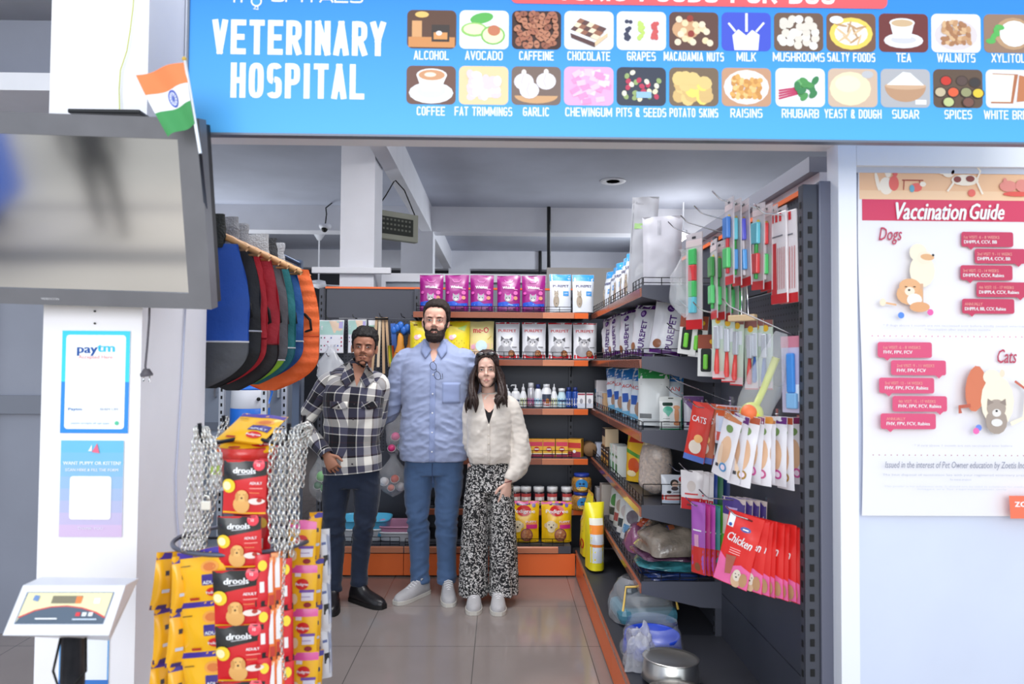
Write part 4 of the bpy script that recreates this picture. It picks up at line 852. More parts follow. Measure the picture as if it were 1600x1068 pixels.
tag(MB().box((-.05, -.04, 0), (.05, .04, .16), mat('green_box', (60, 120, 70), .4), bev=.004).build('treat_box', loc=(.86, 4.42, SZ[4] + .002), rot=(0, 0, -1.2)), 'dark green box behind the small white packs, fifth side shelf', 'box')
def slump(nm, lab, cat, loc, w, d, h, m, seed, rz=0, amp=.25, decals=None, nu=36, nv=14):
    def fn(u, v):
        a = 2*PI*u; k = math.sin(v*PI/2) if v < 1 else 1; q, s_ = math.cos(a), math.sin(a)
        r = math.cos(v*PI/2)**.5 if v < 1 else 0; n = 1 + amp*noise.noise((q*1.6 + seed, s_*1.6, v*3)); zz = h*k*(1 + amp*noise.noise((q*2*r, s_*2*r + seed, 3)))
        return Vector((w/2*r*n*math.copysign(abs(q)**.7, q), d/2*r*n*math.copysign(abs(s_)**.7, s_), max(0, zz + .006*noise.noise((q*r*9, s_*r*9, seed))) if v > 0 else 0))
    b = MB().grid(fn, nu, nv, m, closed=True); b.add([fn(i/nu, 0) for i in range(nu)], [tuple(range(nu))[::-1]], m)
    if decals:
        S = lambda x, y: (lambda R: Vector((x, y, h*math.sqrt(max(.05, 1 - R)) * (1 + amp*.2) + .004)))(min(.95, (x/(w/2))**2 + (y/(d/2))**2)); decals(Print(b, S))
    return tag(b.build(nm, loc=loc, rot=(0, 0, rz)), lab, cat)
def film(n, c, r=.14): return mat(n, c, r, coat=.9, bump=(22, .6, .02), var=(9, .45))
slump('folded_blanket', 'lowest navy blue wrapped mat in the heap on the fifth side shelf', 'mat', (.87, 3.58, SZ[4] + .002), .32, .42, .035, film('film_navy', (44, 66, 126)), 2)
slump('folded_blanket', 'teal wrapped mat above the navy one on the fifth side shelf', 'mat', (.87, 3.60, SZ[4] + .040), .31, .42, .035, film('film_teal', (70, 150, 160)), 5)
slump('folded_blanket', 'red and blue patterned wrapped mat peeking out in the heap', 'mat', (.84, 3.60, SZ[4] + .078), .27, .38, .03, film('film_redblue', (110, 70, 100)), 7)
slump('wrapped_mat', 'largest tan mat in clear wrap on top of the heap, fifth side shelf', 'mat', (.88, 3.58, SZ[4] + .113), .34, .40, .12, film('film_tan', (170, 156, 142)), 9, decals=lambda p: (p.rect(-.08, -.12, -.03, -.06, (60, 90, 170)), p.rect(-.03, -.12, .0, -.06, (210, 120, 80)), p.line([(-.1, -.03), (.1, -.01)], .006, (226, 220, 206))))
slump('wrapped_leash', 'pink and black wrapped dog leash pack behind the tan mat', 'leash', (.84, 3.98, SZ[4] + .002), .26, .26, .13, film('film_pink', (176, 110, 150)), 12)
slump('wrapped_harness', 'orange and navy wrapped harness lying on the pink pack', 'harness', (.88, 3.92, SZ[4] + .14), .2, .09, .045, film('film_orange', (230, 96, 60)), 15)
# base deck of the side run
ZB = .202
side('side_meo', [4.43], ZB, 'cat_food_bag', 'cat food', 'yellow cat-food bag with white panels standing on the side base deck', None, .125, .40, .28, [0], X=.605)
side('yellow_meo', [4.70], ZB, 'cat_food_bag', 'cat food', 'yellow cat-food bag wrapped in film behind the paneled yellow bag', None, .20, .42, .11, [-88], X=.595)
t = thing('wrapped_carrier', 'teal carrier with a yellow edge inside clear plastic on the side base deck', 'pet carrier', (.735, 3.56, ZB + .002), (0, 0, .1))
b = MB(); b.box((-.15, -.12, 0), (.15, .12, .08), mat('teal_plastic', (74, 128, 148), .3), bev=.03); b.box((-.12, -.10, .08), (.12, .10, .19), mat('smoky_plastic', (86, 96, 104), .2, alpha=.75, coat=.5), bev=.03); b.build('body', t)
MB().tube([(-.14, -.125, .08), (-.12, -.105, .19), (.12, -.105, .19), (.14, -.125, .08)], .006, mat('yellow_edge', (216, 180, 90), .4)).build('edge', t)
MB().grid(lambda u, v: Vector(((.17 + .03*noise.noise((math.cos(2*PI*u)*2, math.sin(2*PI*u)*2, v*3)))*math.cos(2*PI*u)*(1 - .35*v**3), (.145 + .02*noise.noise((u*9, v*5, 2)))*math.sin(2*PI*u)*(1 - .5*v**3), .205*v + .002)), 30, 12, mat('clear_film_22', (232, 234, 240), .12, alpha=.15, coat=.9), closed=True).build('wrapper', t)
def bowl(nm, lab, loc, R, h, m, rz=0, rim=None, wrap=False, txt=None, rot=(0, 0, 0)):
    t = thing(nm, lab, 'bowl', loc, rot); b = MB()
    b.lathe([(R*.92, 0), (R, .006), (R*.96, h*.5), (R*.92, h*.92), (R*.9, h), (R*.86, h*.97), (R*.80, h*.6), (R*.66, h*.22), (R*.3, h*.14), (0, h*.13)], m, 40); 
    if txt: Print(b, lambda x, y: Vector((R*.985*math.sin(x/R), -R*.985*math.cos(x/R), y)), .003).text(txt, .03, h*.45, h*.3, WHITE)
    b.build('body', t)
    if rim: MB().lathe([(R*.88, h*.96), (R*.98, h*1.02), (R*.96, h*1.06), (R*.86, h*1.0)], rim, 40).build('rim', t)
    if wrap: MB().grid(lambda u, v: Vector((R*(1.06 + .1*noise.noise((math.cos(2*PI*u)*3, math.sin(2*PI*u)*3, v*4)))*math.cos(2*PI*u)*(1 - .2*v), R*(1.04 + .1*noise.noise((u*11, v*5, 4)))*math.sin(2*PI*u)*(1 - .2*v), (h*1.6)*v + .002)), 30, 10, mat('clear_film_22', (232, 234, 240), .12, alpha=.15, coat=.9), closed=True).build('wrapper', t)
    return t
bowl('pet_bowl', 'deep blue plastic pet bowl wrapped in clear film on the side base deck', (.69, 3.14, ZB), .135, .085, mat('bowl_blue', (36, 72, 196), .3, coat=.3), wrap=True, txt='PET')
SS = mat('stainless', (214, 212, 208), .3, metal=1, bump=(6, .1, .01))
bowl('steel_bowl', 'upper stainless steel bowl in crinkled film at the bottom of the side shelving', (.70, 2.845, ZB + .012), .118, .085, SS, rim=SS, rot=(-.06, .04, 0))
bowl('steel_bowl', 'lower stainless steel bowl cut by the bottom edge of the picture', (.665, 2.60, ZB), .12, .07, SS, rim=SS)
slump('crumpled_film', 'crumpled clear plastic wrap lying in front of the blue bowl', 'wrap', (.60, 2.985, ZB + .002), .12, .12, .16, mat('film_crumple', (206, 206, 212), .15, alpha=.4, coat=.9, bump=(30, 1, .02)), 4, amp=.6)
# ================================================================ hooks and hanging goods on the near bay
def shook(Y, z0, X1, z1, lab=None):      # prong from the panel towards the aisle, tip turned up
    b = MB(); X0 = XB + .0; b.tube([(X0, Y, z0), (X0 - .02, Y, z0), (X1 + .04, Y, z1 - .022), (X1 + .028, Y, z1 - .016), (X1, Y, z1 + .012)], .0026, CHROME, 7)
    b.box((X0 - .006, Y - .012, z0 - .02), (X0, Y + .012, z0 + .02), CHROME)
    o = b.build('hook', bpy.data.objects['side_shelving']); o.matrix_parent_inverse = Matrix.Translation((-XB, 0, 0)); return (Y, z0, X1, z1)
def on(hk, X): Y, z0, X1, z1 = hk; return z0 + (z1 - .022 - z0) * (XB - X) / (XB - X1)
hA = [shook(2.54, 2.06, .78, 2.13), shook(2.78, 2.05, .78, 2.13), shook(2.99, 2.05, .78, 2.135), shook(3.22, 2.05, .78, 2.155), shook(2.44, 2.03, .90, 2.06)]
hB = [shook(2.43, 1.60, .78, 1.72), shook(2.80, 1.66, .78, 1.74), shook(3.02, 1.69, .78, 1.77), shook(3.24, 1.62, .78, 1.68)]
hC = [shook(2.45, 1.30, .80, 1.33), shook(2.64, 1.31, .785, 1.35), shook(2.90, 1.30, .79, 1.34), shook(3.18, 1.33, .78, 1.44), shook(3.25, 1.25, .78, 1.38)]
hD = [shook(3.05, .99, .79, 1.05), shook(2.75, .95, .79, .99), shook(3.24, .98, .79, 1.02)]
hE = [shook(2.45, .90, .80, .985), shook(2.95, .86, .79, .92)]
def hcard(w, h, top=(226, 208, 210), bot=(206, 40, 46), item=None):
    b = MB(); b.box((-w/2, -.002, -h), (w/2, .002, 0), mat('card_clear', (226, 218, 222), .25, alpha=.72, coat=.5)); S = plane_S((0, -.002, -h), (1, 0, 0), (0, 0, 1)); p = Print(b, S, .0005)
    p.rect(-w/2, 0, w/2, h*.1, bot); p.rrect(-w*.12, h*.94, w*.12, h*.965, .003, (60, 60, 66)); p.rect(-w/2, h*.86, w/2, h*.93, top)
    return b, p
def comb(c1, c2, seed, lab):
    b, p = hcard(.085, .32); w, h = .085, .32; t = thing('comb_card', lab, 'grooming comb', group='grooming comb cards on the top hooks')
    p.ell(.0, h*.77, .016, .014, (230, 190, 60)); b.build('card', t); g = MB()
    for c, z, hh in ((c1, -.15, .08), (c2, -.26, .075)): g.box((-.026, -.02, z), (.022, -.003, z + hh), mat('clip_%d_%d_%d' % c, c, .3, coat=.4), bev=.004)
    g.box((-.008, -.014, -.28), (.006, -.003, -.08), mat('comb_handle%d' % (seed % 3), [(206, 50, 60), (60, 170, 80), (214, 206, 210)][seed % 3], .35), bev=.003); g.build('comb', t); return t
Bl, Gr, Cy, Rd, Vi, LB = (66, 130, 214), (80, 200, 110), (110, 206, 226), (226, 66, 70), (96, 96, 214), (84, 160, 226)
sets = [(0, .845, Bl, Gr, 0, 'blue and green clips on a red-handled comb card, leftmost on the nearest top hook'), (0, .872, Cy, LB, 1, 'cyan and light blue clips beside a green comb handle, top hook'), (0, .898, Vi, LB, 2, 'violet and light blue clips on the comb card right of the cyan one'),
        (0, .955, Cy, Rd, 1, 'cyan over red clips on the comb card in the middle of the top hook'), (0, .985, Rd, Gr, 2, 'red over green clips, first of the two such comb cards'), (0, 1.01, Rd, Gr, 2, 'red over green clips, second of the two such comb cards'), (0, 1.036, Vi, LB, 2, 'violet over blue clips on the comb card nearest the panel')]
for hi, X, c1, c2, sd, lab in sets:
    t = comb(c1, c2, sd, lab); t.location = (X, hA[hi][0] + .0, on(hA[hi], X) + .018); t.rotation_euler = (rnd.uniform(-.03, .03), rnd.uniform(-.05, .05), -PI/2 + rnd.uniform(-.12, .2)); t['group'] = 'comb cards on the nearest top hook'
t0 = comb((60, 150, 70), Gr, 1, 'x'); cpz = Proto(t0)
for i, X in enumerate((.86, .885, .91, .94, .97)):
    cpz('%s from the left of the lower dark green comb cards behind the top hook' % ORD[i], (X, hA[1][0], on(hA[1], X) - .09), (0, rnd.uniform(-.04, .04), -PI/2 + rnd.uniform(-.1, .2)), 'dark green comb cards on the second top hook')
t = thing('comb_card', 'leftmost comb card on the top hooks, with green, red and cyan clips', 'grooming comb', (.84, hA[2][0], on(hA[2], .84) - .03), (0, 0, -1.1)); b, p = hcard(.10, .42); b.build('card', t)
g = MB(); [g.box((-.02, -.02, z), (.02, -.003, z + .07), mat('clip_%d_%d_%d' % c, c, .3, coat=.4), bev=.004) for c, z in ((Gr, -.14), (Rd, -.21), (Gr, -.28), (Cy, -.35))]; g.build('comb', t)
filmy('clear_bag', 'empty clear plastic bag hanging at the left of the top hook cards', 'bag', (.80, 3.0, 1.70), .13, .30, .05, 6, alpha=.3)
t = thing('brush_card', 'red and white comb pack nearest the end panel on the top hook', 'grooming comb', (1.02, hA[4][0], on(hA[4], 1.02) + .015), (0, -.03, -PI/2 + .35), group='red and white comb packs')
def redcard(t):
    b = MB(); b.box((-.045, -.004, -.33), (.045, .004, 0), mat('pack_white_red', (240, 232, 234), .3, coat=.4), bev=.003); p = Print(b, plane_S((0, -.004, -.33), (1, 0, 0), (0, 0, 1)), .0006)
    p.rect(-.045, 0, .045, .035, (206, 44, 50)); p.rect(-.04, .035, -.01, .22, (206, 60, 66)); [p.rect(-.035 + k*.022, .295, -.022 + k*.022, .325, (214, 50, 56)) for k in range(3)]; [p.line([(-.005 + k*.012, .05), (.0 + k*.012, .2)], .003, (196, 90, 90)) for k in range(4)]; p.rect(-.03, .24, .03, .245, (120, 120, 130)); b.build('pack', t)
redcard(t); t['label'] = 'red and white comb pack nearest the end panel on the top hook'
dup(t, 'red and white comb pack just behind the frontmost one', (1.0, hA[4][0] + .03, on(hA[4], 1.0) + .015), (0, -.02, -PI/2 + .25)); 
t = thing('undercoat_rake', 'wooden-handled rake with a pale wooden crossbar hanging in the middle of the top hook', 'grooming rake', (.925, hA[0][0] + .10, on(hA[0], .92) - .04), (0, 0, -.9))
WOODH = mat('rake_wood', (206, 164, 110), .5, var=(30, .2))
MB().tube([(0, 0, -.05), (0, 0, -.22)], .011, WOODH, 10).tube([(.022, 0, -.06), (.022, 0, -.22)], .010, mat('rake_ochre', (186, 140, 50), .5), 10).build('handle', t); MB().tube([(0, 0, -.22), (0, 0, -.36)], .003, CHROME).tube([(.02, 0, -.22), (.03, 0, -.36)], .003, CHROME).build('shaft', t); MB().box((-.055, -.012, -.38), (.06, .012, -.355), mat('bar_wood', (220, 190, 150), .5), bev=.004).build('crossbar', t)
# row two: brushes with red handles
def brush(seed, hc, lab, wide=.062, hh=.27):
    t = thing('brush_card', lab, 'grooming brush'); w, h = wide, hh; b = MB(); b.box((-w/2, -.003, -h), (w/2, .0, 0), mat('card_greenish', (206, 222, 206), .35)); p = Print(b, plane_S((0, -.003, -h), (1, 0, 0), (0, 0, 1)), .0005)
    p.rect(-w/2, h*.9, w/2, h, (150, 100, 96)); p.ell(0, h*.88, .013, .013, (232, 184, 50)); p.rect(-w/2, 0, w/2, h*.12, (236, 214, 216)); p.rect(-w/2, 0, w/2, h*.02, (206, 60, 66)); p.rect(-w*.4, h*.6, w*.4, h*.8, (226, 230, 236)); b.build('card', t)
    g = MB(); g.tube([(0, -.014, -h*.92), (0, -.016, -h*.86), (0, -.014, -h*.7), (0, -.012, -h*.55)], [.008, .011, .009, .006], hc, 10); g.build('handle', t); MB().box((-.012, -.018, -h*.55), (.012, -.004, -h*.2), mat('brush_head', (214, 218, 226), .3, metal=.4), bev=.004).build('brush_head', t); return t
RH = mat('handle_coral', (232, 84, 80), .35); BH = mat('handle_blue', (70, 110, 190), .35)
bp = Proto(brush(0, RH, 'x'))
for i, X in enumerate((.885, .915, .945, .985)):
    bp('%s from the left of the brushes with coral red handles on the second hook row' % ORD[i], (X, hB[1][0] - .03*i, on(hB[1], X) + .012 - .006*i), (0, rnd.uniform(-.03, .03), -.95 + rnd.uniform(-.1, .1)), 'coral-handled brushes on the second hook row')
b2 = Proto(brush(1, BH, 'x'))
for i, X in enumerate((1.005, 1.03)):
    b2('%s blue-handled brush right of the coral-handled ones' % ('nearer' if i else 'farther'), (X, hB[1][0] - .10 - .03*i, on(hB[1], X) + .005), (0, 0, -.95), 'blue-handled brushes')
t = thing('nail_clipper_card', 'frontmost white card with a black and green tool, left of the second hook row', 'pet tool', (.84, hB[2][0] + .03, on(hB[2], .84) - .015), (0, .12, -.8)); b = MB(); b.box((-.045, -.003, -.18), (.045, 0, 0), mat('card_white', (226, 226, 224), .4)); p = Print(b, plane_S((0, -.003, -.18), (1, 0, 0), (0, 0, 1)), .0006)
p.rect(-.045, .12, .045, .18, (150, 76, 56)); p.ell(.02, .15, .01, .01, (230, 180, 40)); p.rrect(-.03, .02, .02, .12, .008, (40, 46, 44)); b.build('card', t); MB().box((-.012, -.02, -.15), (.008, -.004, -.085), mat('tool_green', (120, 206, 70), .35), bev=.006).build('tool', t)
dup(t, 'second card with a black and green tool, just behind the first', (.875, hB[2][0], on(hB[2], .875) - .02), (0, .1, -.85))
dup(t, 'lowest yellow-green edged card behind the coral brushes', (.89, hB[2][0] - .06, on(hB[2], .89) - .10), (0, .02, -.8))
# the ball launcher in a bag and the blue tooth-care card
t = thing('ball_launcher', 'yellow-green ball thrower with an orange ball in a clear hanging bag', 'dog toy', (1.0, 2.43, 1.60), (0, .32, -.5))
YG_ = mat('lime_plastic', (206, 214, 80), .35)
MB().tube([(.0, 0, -.08), (-.005, 0, -.2), (-.01, -.01, -.26)], [.014, .012, .012], YG_, 10).build('handle', t); MB().ball((-.015, -.01, -.30), (.042, .03, .045), YG_, 18).build('cup', t); MB().ball((-.022, -.025, -.295), .03, mat('ball_orange', (240, 120, 70), .5), 16).build('ball', t)
MB().grid(lambda u, v: Vector(((.02 + .05*math.sin(v*PI)**.7*(.5 + .8*v))*math.cos(2*PI*u)*(1 + .2*noise.noise((u*7, v*5, 3))) - .01, .045*math.sin(v*PI)**.7*math.sin(2*PI*u), -.38*v + .01)), 24, 14, mat('clear_film_22', (232, 234, 240), .12, alpha=.15, coat=.9), closed=True).build('wrapper', t)
t = thing('toothbrush_card', 'lilac and blue tooth-care card hanging right of the ball thrower', 'dental kit', (1.03, 2.42, 1.60), (0, -.02, -PI/2 + .5))
b = MB(); b.box((-.05, -.004, -.27), (.05, .0, 0), mat('card_lilac', (196, 190, 220), .3, coat=.4), bev=.002); p = Print(b, plane_S((0, -.004, -.27), (1, 0, 0), (0, 0, 1)), .0006); p.rect(-.05, .23, .05, .27, (206, 130, 150)); p.rect(-.03, .04, .03, .10, (240, 244, 250)); b.build('card', t)
MB().box((-.02, -.02, -.20), (.012, -.005, -.06), mat('tube_blue', (70, 140, 220), .3), bev=.006).box((-.022, -.02, -.255), (.02, -.005, -.2), mat('tube_pale', (130, 180, 226), .3), bev=.004).build('tube', t)
# row three: treats
def hpouch(nm, lab, cat, hk, X, w, h, col, draw, rz, seed=1, d=.02, dz=.01, tilt=0, group=None, key=None, dy=0):
    if key and key in protos: return protos[key](lab, (X, hk[0] + dy, on(hk, X) + dz), (0, tilt, rz), group)
    b, S = pouch(w, h, d, col, seed, wr=.004, top=.2, gusset=.2); p = Print(b, S, mk=foil); draw(p, w, h); b.xf(Matrix.Translation((0, 0, -h))); o = tag(b.build(nm), lab, cat, group)
    if key: protos[key] = Proto(o); return protos[key](lab, (X, hk[0] + dy, on(hk, X) + dz), (0, tilt, rz), group)
    o.location = (X, hk[0] + dy, on(hk, X) + dz); o.rotation_euler = (0, tilt, rz); return o
def cats(p, w, h): p.text('CATS', -w*.05, h*.72, h*.10, WHITE, w*.7); p.rect(-w*.48, .0, w*.48, h*.1, (90, 120, 200)); p.ell(0, h*.25, w*.3, h*.12, (240, 226, 210)); p.ell(w*.1, h*.4, w*.2, h*.07, (250, 190, 120))
for i, (X, c) in enumerate(((.855, (214, 60, 50)), (.88, (200, 110, 80)), (.905, (206, 70, 66)), (.93, (216, 60, 56)))):
    hpouch('treat_pouch', ['leftmost red treat pouch on the third hook row', 'tan and red treat pouch behind the leftmost red one', 'third red treat pouch, hanging askew on the third hook row', 'fourth red treat pouch, beside the white stick packs'][i], 'treats', hC[2], X, .10, .25, c, cats, -.75 + .1*i, i, tilt=.2 - .04*i, dz=.02, group='red treat pouches on the third hook row')
def stick(p, w, h): p.rect(-w*.48, h*.82, w*.48, h*.99, (216, 96, 50)); p.rect(-w*.48, .0, w*.48, h*.07, (226, 110, 60)); p.rect(-w*.1, h*.05, w*.2, h*.8, (206, 214, 236)); p.rect(-w*.48, h*.4, w*.48, h*.55, (216, 96, 86)); p.rect(-w*.4, h*.1, -w*.1, h*.35, (70, 66, 70))
for i in range(9):
    hpouch('stick_pack', '%s from the left of the slim white and orange stick packs' % ORD[i], 'treats', hC[1], .865 + i*.015, .06, .23, (214, 214, 226), stick, -PI/2 + .45, 3, d=.010, dz=.015, tilt=.05, group='slim white and orange stick packs on the third row', key='stick', dy=.06)
def longt(c, ring):
    def f(p, w, h): p.rect(-w*.48, h*.90, w*.48, h*.995, c); p.ell(0, h*.78, w*.2, h*.06, (120, 150, 90)); p.ell(w*.05, h*.45, w*.28, h*.22, (226, 184, 150)); p.ell(-w*.15, h*.35, w*.12, h*.18, (236, 206, 180)); p.ell(w*.1, h*.17, w*.2, w*.2, ring); p.ell(w*.1, h*.17, w*.12, w*.12, (240, 220, 236)); p.rect(-w*.3, h*.15, -w*.15, h*.2, (70, 70, 76))
    return f
kinds = [((190, 120, 80), (90, 150, 200)), ((104, 46, 120), (200, 70, 150)), ((170, 80, 50), (170, 130, 60)), ((130, 44, 90), (214, 90, 160)), ((200, 130, 50), (200, 90, 140))]
for i, X in enumerate((.83, .86, .885, .91, .935, .955, .985, 1.01, 1.04)):
    k = i % 5; dz = .012
    hpouch('treat_pouch', '%s from the left of the long white chew-treat pouches on the third row' % ORD[i], 'treats', hC[0], X, .085, .235 + .01*(k % 3), (230, 226, 232), longt(*kinds[k]), -PI/2 + [.55, .3, .9, .4, .8, .2, .5, .35, .6][i], k, tilt=[.28, .22, .16, .1, .06, .03, .02, -.02, -.06][i], dz=dz, group='long white chew-treat pouches on the third row', key='long%d' % k)
# row four
def soap(p, w, h): p.rect(-w*.48, h*.0, w*.48, h*.3, (206, 44, 50)); p.ell(0, h*.6, w*.2, h*.14, (206, 196, 190)); p.rect(-w*.3, h*.38, w*.3, h*.42, (206, 60, 66)); p.rect(-w*.2, h*.1, w*.2, h*.14, (120, 60, 60))
for i, X in enumerate((.845, .875, .90)):
    hpouch('treat_pack', ['frontmost white and red hanging pack right of the child packet', 'second white and red hanging pack behind the front one', 'third white and red hanging pack, mostly hidden'][i], 'treats', hD[0], X, .10, .17, (226, 222, 224), soap, -.5 - .2*i, 4, key='soap', group='white and red hanging packs on the fourth row')
for i, (X, c, lab) in enumerate(((.925, (52, 80, 160), 'dark blue hanging pack on the fourth hook row'), (.95, (60, 120, 90), 'green hanging pack next to the dark blue one'), (.98, (40, 60, 120), 'navy hanging pack behind the green one'))):
    hpouch('toy_pack', lab, 'dog toy', hD[0], X, .08, .20, c, lambda p, w, h: (p.rect(-w*.3, h*.5, w*.1, h*.85, (196, 190, 200)), p.ell(0, h*.15, w*.25, h*.1, (150, 220, 90))), -.9, 5 + i)
for i in range(4):
    hpouch('treat_pouch', '%s from the left of the purple-topped cream pouches above the chicken packs' % ORD[i], 'treats', hD[1], .93 + i*.028, .11, .15, (222, 206, 200), lambda p, w, h: (p.rect(-w*.48, h*.55, w*.48, h*.99, (74, 56, 130)), p.rect(-w*.3, h*.7, w*.2, h*.75, (190, 170, 220)), p.ell(0, h*.2, w*.2, h*.1, (190, 140, 130))), -.95, 6, key='purp', group='purple-topped pouches on the fourth row')
# row five
cols5 = [(176, 96, 190), (196, 60, 140), (206, 80, 190), (70, 150, 150), (90, 180, 60), (80, 170, 50), (96, 186, 64), (206, 100, 40), (150, 60, 110), (50, 150, 150)]
nm5 = ['leftmost purple pen-shaped treat pack on the fifth row', 'magenta pen-shaped treat pack on the fifth row', 'orchid pink pen-shaped treat pack on the fifth row', 'teal pen-shaped treat pack between pink and green', 'first green pen-shaped treat pack on the fifth row', 'second green pen-shaped treat pack on the fifth row', 'third green pen-shaped treat pack on the fifth row', 'orange-brown pen-shaped pack right of the green ones', 'plum pen-shaped pack above the chicken pouches', 'turquoise pen-shaped pack above the chicken pouches']
for i, c in enumerate(cols5):
    hpouch('pen_treat_pack', nm5[i], 'treats', hE[1], .845 + i*.021, .075, .30, c, lambda p, w, h: (p.rect(-w*.48, .0, w*.48, h*.38, (214, 56, 50)), p.rect(-w*.2, h*.38, w*.1, h*.55, (226, 170, 200)), p.rect(-w*.3, h*.6, w*.3, h*.62, WHITE), p.ell(0, h*.1, w*.2, h*.06, (150, 90, 60))), -.95, 7, d=.016, dz=.02)
def chicken(p, w, h):
    p.poly([(-w*.49, .002), (w*.49, .002), (w*.49, h*.26), (w*.2, h*.32), (-w*.1, h*.26), (-w*.3, h*.34), (-w*.49, h*.40)], (240, 110, 170)); p.rrect(-w*.12, h*.93, w*.2, h*.955, .003, (110, 20, 24)); p.rect(-w*.46, h*.78, -w*.28, h*.99, WHITE); p.ell(-w*.37, h*.81, w*.05, w*.05, (50, 90, 170)); p.ell(w*.08, h*.80, w*.15, h*.035, (60, 70, 150)); p.rect(-w*.0, h*.79, w*.16, h*.805, WHITE)
    p.text('Chicken', -w*.0, h*.64, h*.12, WHITE, w*.74, .02, rot=-.12, shear=.25); [p.rect(-w*.22, h*(.50 - k*.03), w*.1, h*(.51 - k*.03), (250, 180, 180)) for k in range(3)]
    p.poly([(-w*.28, h*.40), (w*.02, h*.42), (-w*.04, h*.16), (-w*.2, h*.14)], (176, 100, 84)); p.ell(w*.14, h*.11, w*.15, h*.12, (222, 184, 150)); p.ell(w*.15, h*.17, w*.12, h*.085, (236, 222, 206)); p.ell(w*.34, h*.13, w*.11, h*.10, (196, 150, 110))
    for k in (-1, 1): p.ell(w*.15 + k*w*.05, h*.19, w*.018, w*.018, (30, 26, 26), 8)
    p.ell(w*.14, h*.145, w*.03, w*.022, (40, 30, 34), 8)
for i, X in enumerate((.875, .898, .915, .932, .952, .975, .995, 1.015, 1.038)):
    hpouch('chicken_treat_pouch', ['frontmost red and pink chicken treat pouch, turned to the camera, fifth hook row'][0] if i == 0 else '%s from the front of the red and pink chicken treat pouches' % ORD[i], 'treats', hE[0], X, .125, .262, (226, 44, 42), chicken, [-.62, -.85, -1.0, -1.1, -.95, -1.1, -1.0, -1.15, -1.1][i], 1 + i % 3, d=.018, tilt=[.24, .12, .06, .04, .02, .02, 0, 0, 0][i], dz=.022, group='red and pink chicken treat pouches on the fifth row', key='chk%d' % (i % 3))
# ================================================================ people
from mathutils.bvhtree import BVHTree
def ell_tube(b, secs, m, n=20, e=2.0):
    """secs: (centre, half-vector a, half-vector b); elliptical sections skinned into a closed limb"""
    vs = []; fs = []
    for c, a, q in secs:
        c, a, q = Vector(c), Vector(a), Vector(q)
        for k in range(n):
            t = 2*PI*k/n; ct, st = math.cos(t), math.sin(t); vs.append(c + a * math.copysign(abs(ct)**(2/e), ct) + q * math.copysign(abs(st)**(2/e), st))
    for i in range(len(secs) - 1):
        for k in range(n): fs.append((i*n+k, i*n+(k+1) % n, (i+1)*n+(k+1) % n, (i+1)*n+k))
    fs += [tuple(range(n))[::-1], tuple((len(secs)-1)*n + k for k in range(n))]
    b.add(vs, fs, m, True)
def hsec(x, y, z, rx, ry): return ((x, y, z), (rx, 0, 0), (0, ry, 0))
def spline(keys, n):       # keys: list of tuples of floats, Catmull-Rom through them
    out = []; N = len(keys)
    for i in range(N - 1):
        p0, p1, p2, p3 = keys[max(0, i-1)], keys[i], keys[i+1], keys[min(N-1, i+2)]
        for k in range(n):
            t = k / n; out.append(tuple(.5*((2*b_) + (-a+c)*t + (2*a-5*b_+4*c-d)*t*t + (-a+3*b_-3*c+d)*t**3) for a, b_, c, d in zip(p0, p1, p2, p3)))
    out.append(tuple(keys[-1])); return out
def limb(b, keys, m, n=18, k=6, flat=1.0):       # keys (x, y, z, r)
    q = spline(keys, k); b.tube([p[:3] for p in q], [max(.002, p[3]) for p in q], m, n)
def remesh(b, name, parent, m, voxel, smooth=4, disp=None, sf=.5):
    me = b.mesh(name); o = bpy.data.objects.new(name, me); C.objects.link(o)
    r = o.modifiers.new('r', 'REMESH'); r.mode = 'VOXEL'; r.voxel_size = voxel
    s = o.modifiers.new('s', 'SMOOTH'); s.factor = sf; s.iterations = smooth
    dg = bpy.context.evaluated_depsgraph_get(); dg.update(); e = o.evaluated_get(dg); me2 = bpy.data.meshes.new_from_object(e); bpy.data.objects.remove(o); bpy.data.meshes.remove(me)
    me2.materials.clear(); me2.materials.append(m); me2.name = name
    if disp:
        N = [v.normal.copy() for v in me2.vertices]
        for v, nn in zip(me2.vertices, N): v.co += nn * disp(v.co, nn)
    me2.polygons.foreach_set('use_smooth', [True] * len(me2.polygons)); me2.polygons.foreach_set('material_index', [0] * len(me2.polygons)); me2.update()
    o2 = bpy.data.objects.new(name, me2); C.objects.link(o2); o2.parent = parent; return o2
def bvh_of(o): return BVHTree.FromPolygons([v.co.copy() for v in o.data.vertices], [tuple(p.vertices) for p in o.data.polygons])
def rayS(bv, y0=-1.0, d=(0, 1, 0), fb=-.1):
    def S(x, z):
        h = bv.ray_cast(Vector((x, y0, z)), Vector(d)); return h[0] if h[0] is not None else Vector((x, fb, z))
    return S
HS = [(0, .016, .062, .030), (.010, .030, .078, .018), (.030, .045, .086, -.010), (.052, .053, .084, -.040), (.078, .060, .081, -.070), (.105, .066, .079, -.088), (.125, .070, .080, -.094), (.150, .073, .088, -.098), (.175, .073, .084, -.096), (.198, .066, .068, -.084), (.217, .050, .044, -.062), (.230, .028, .018, -.036), (.236, .006, -.004, -.012)]
def hinterp(z):
    z = max(0, min(.236, z))
    for i in range(len(HS) - 1):
        if z <= HS[i+1][0]: t = (z - HS[i][0]) / (HS[i+1][0] - HS[i][0]); return [a + (b_ - a)*t for a, b_ in zip(HS[i][1:], HS[i+1][1:])]
    return list(HS[-1][1:])
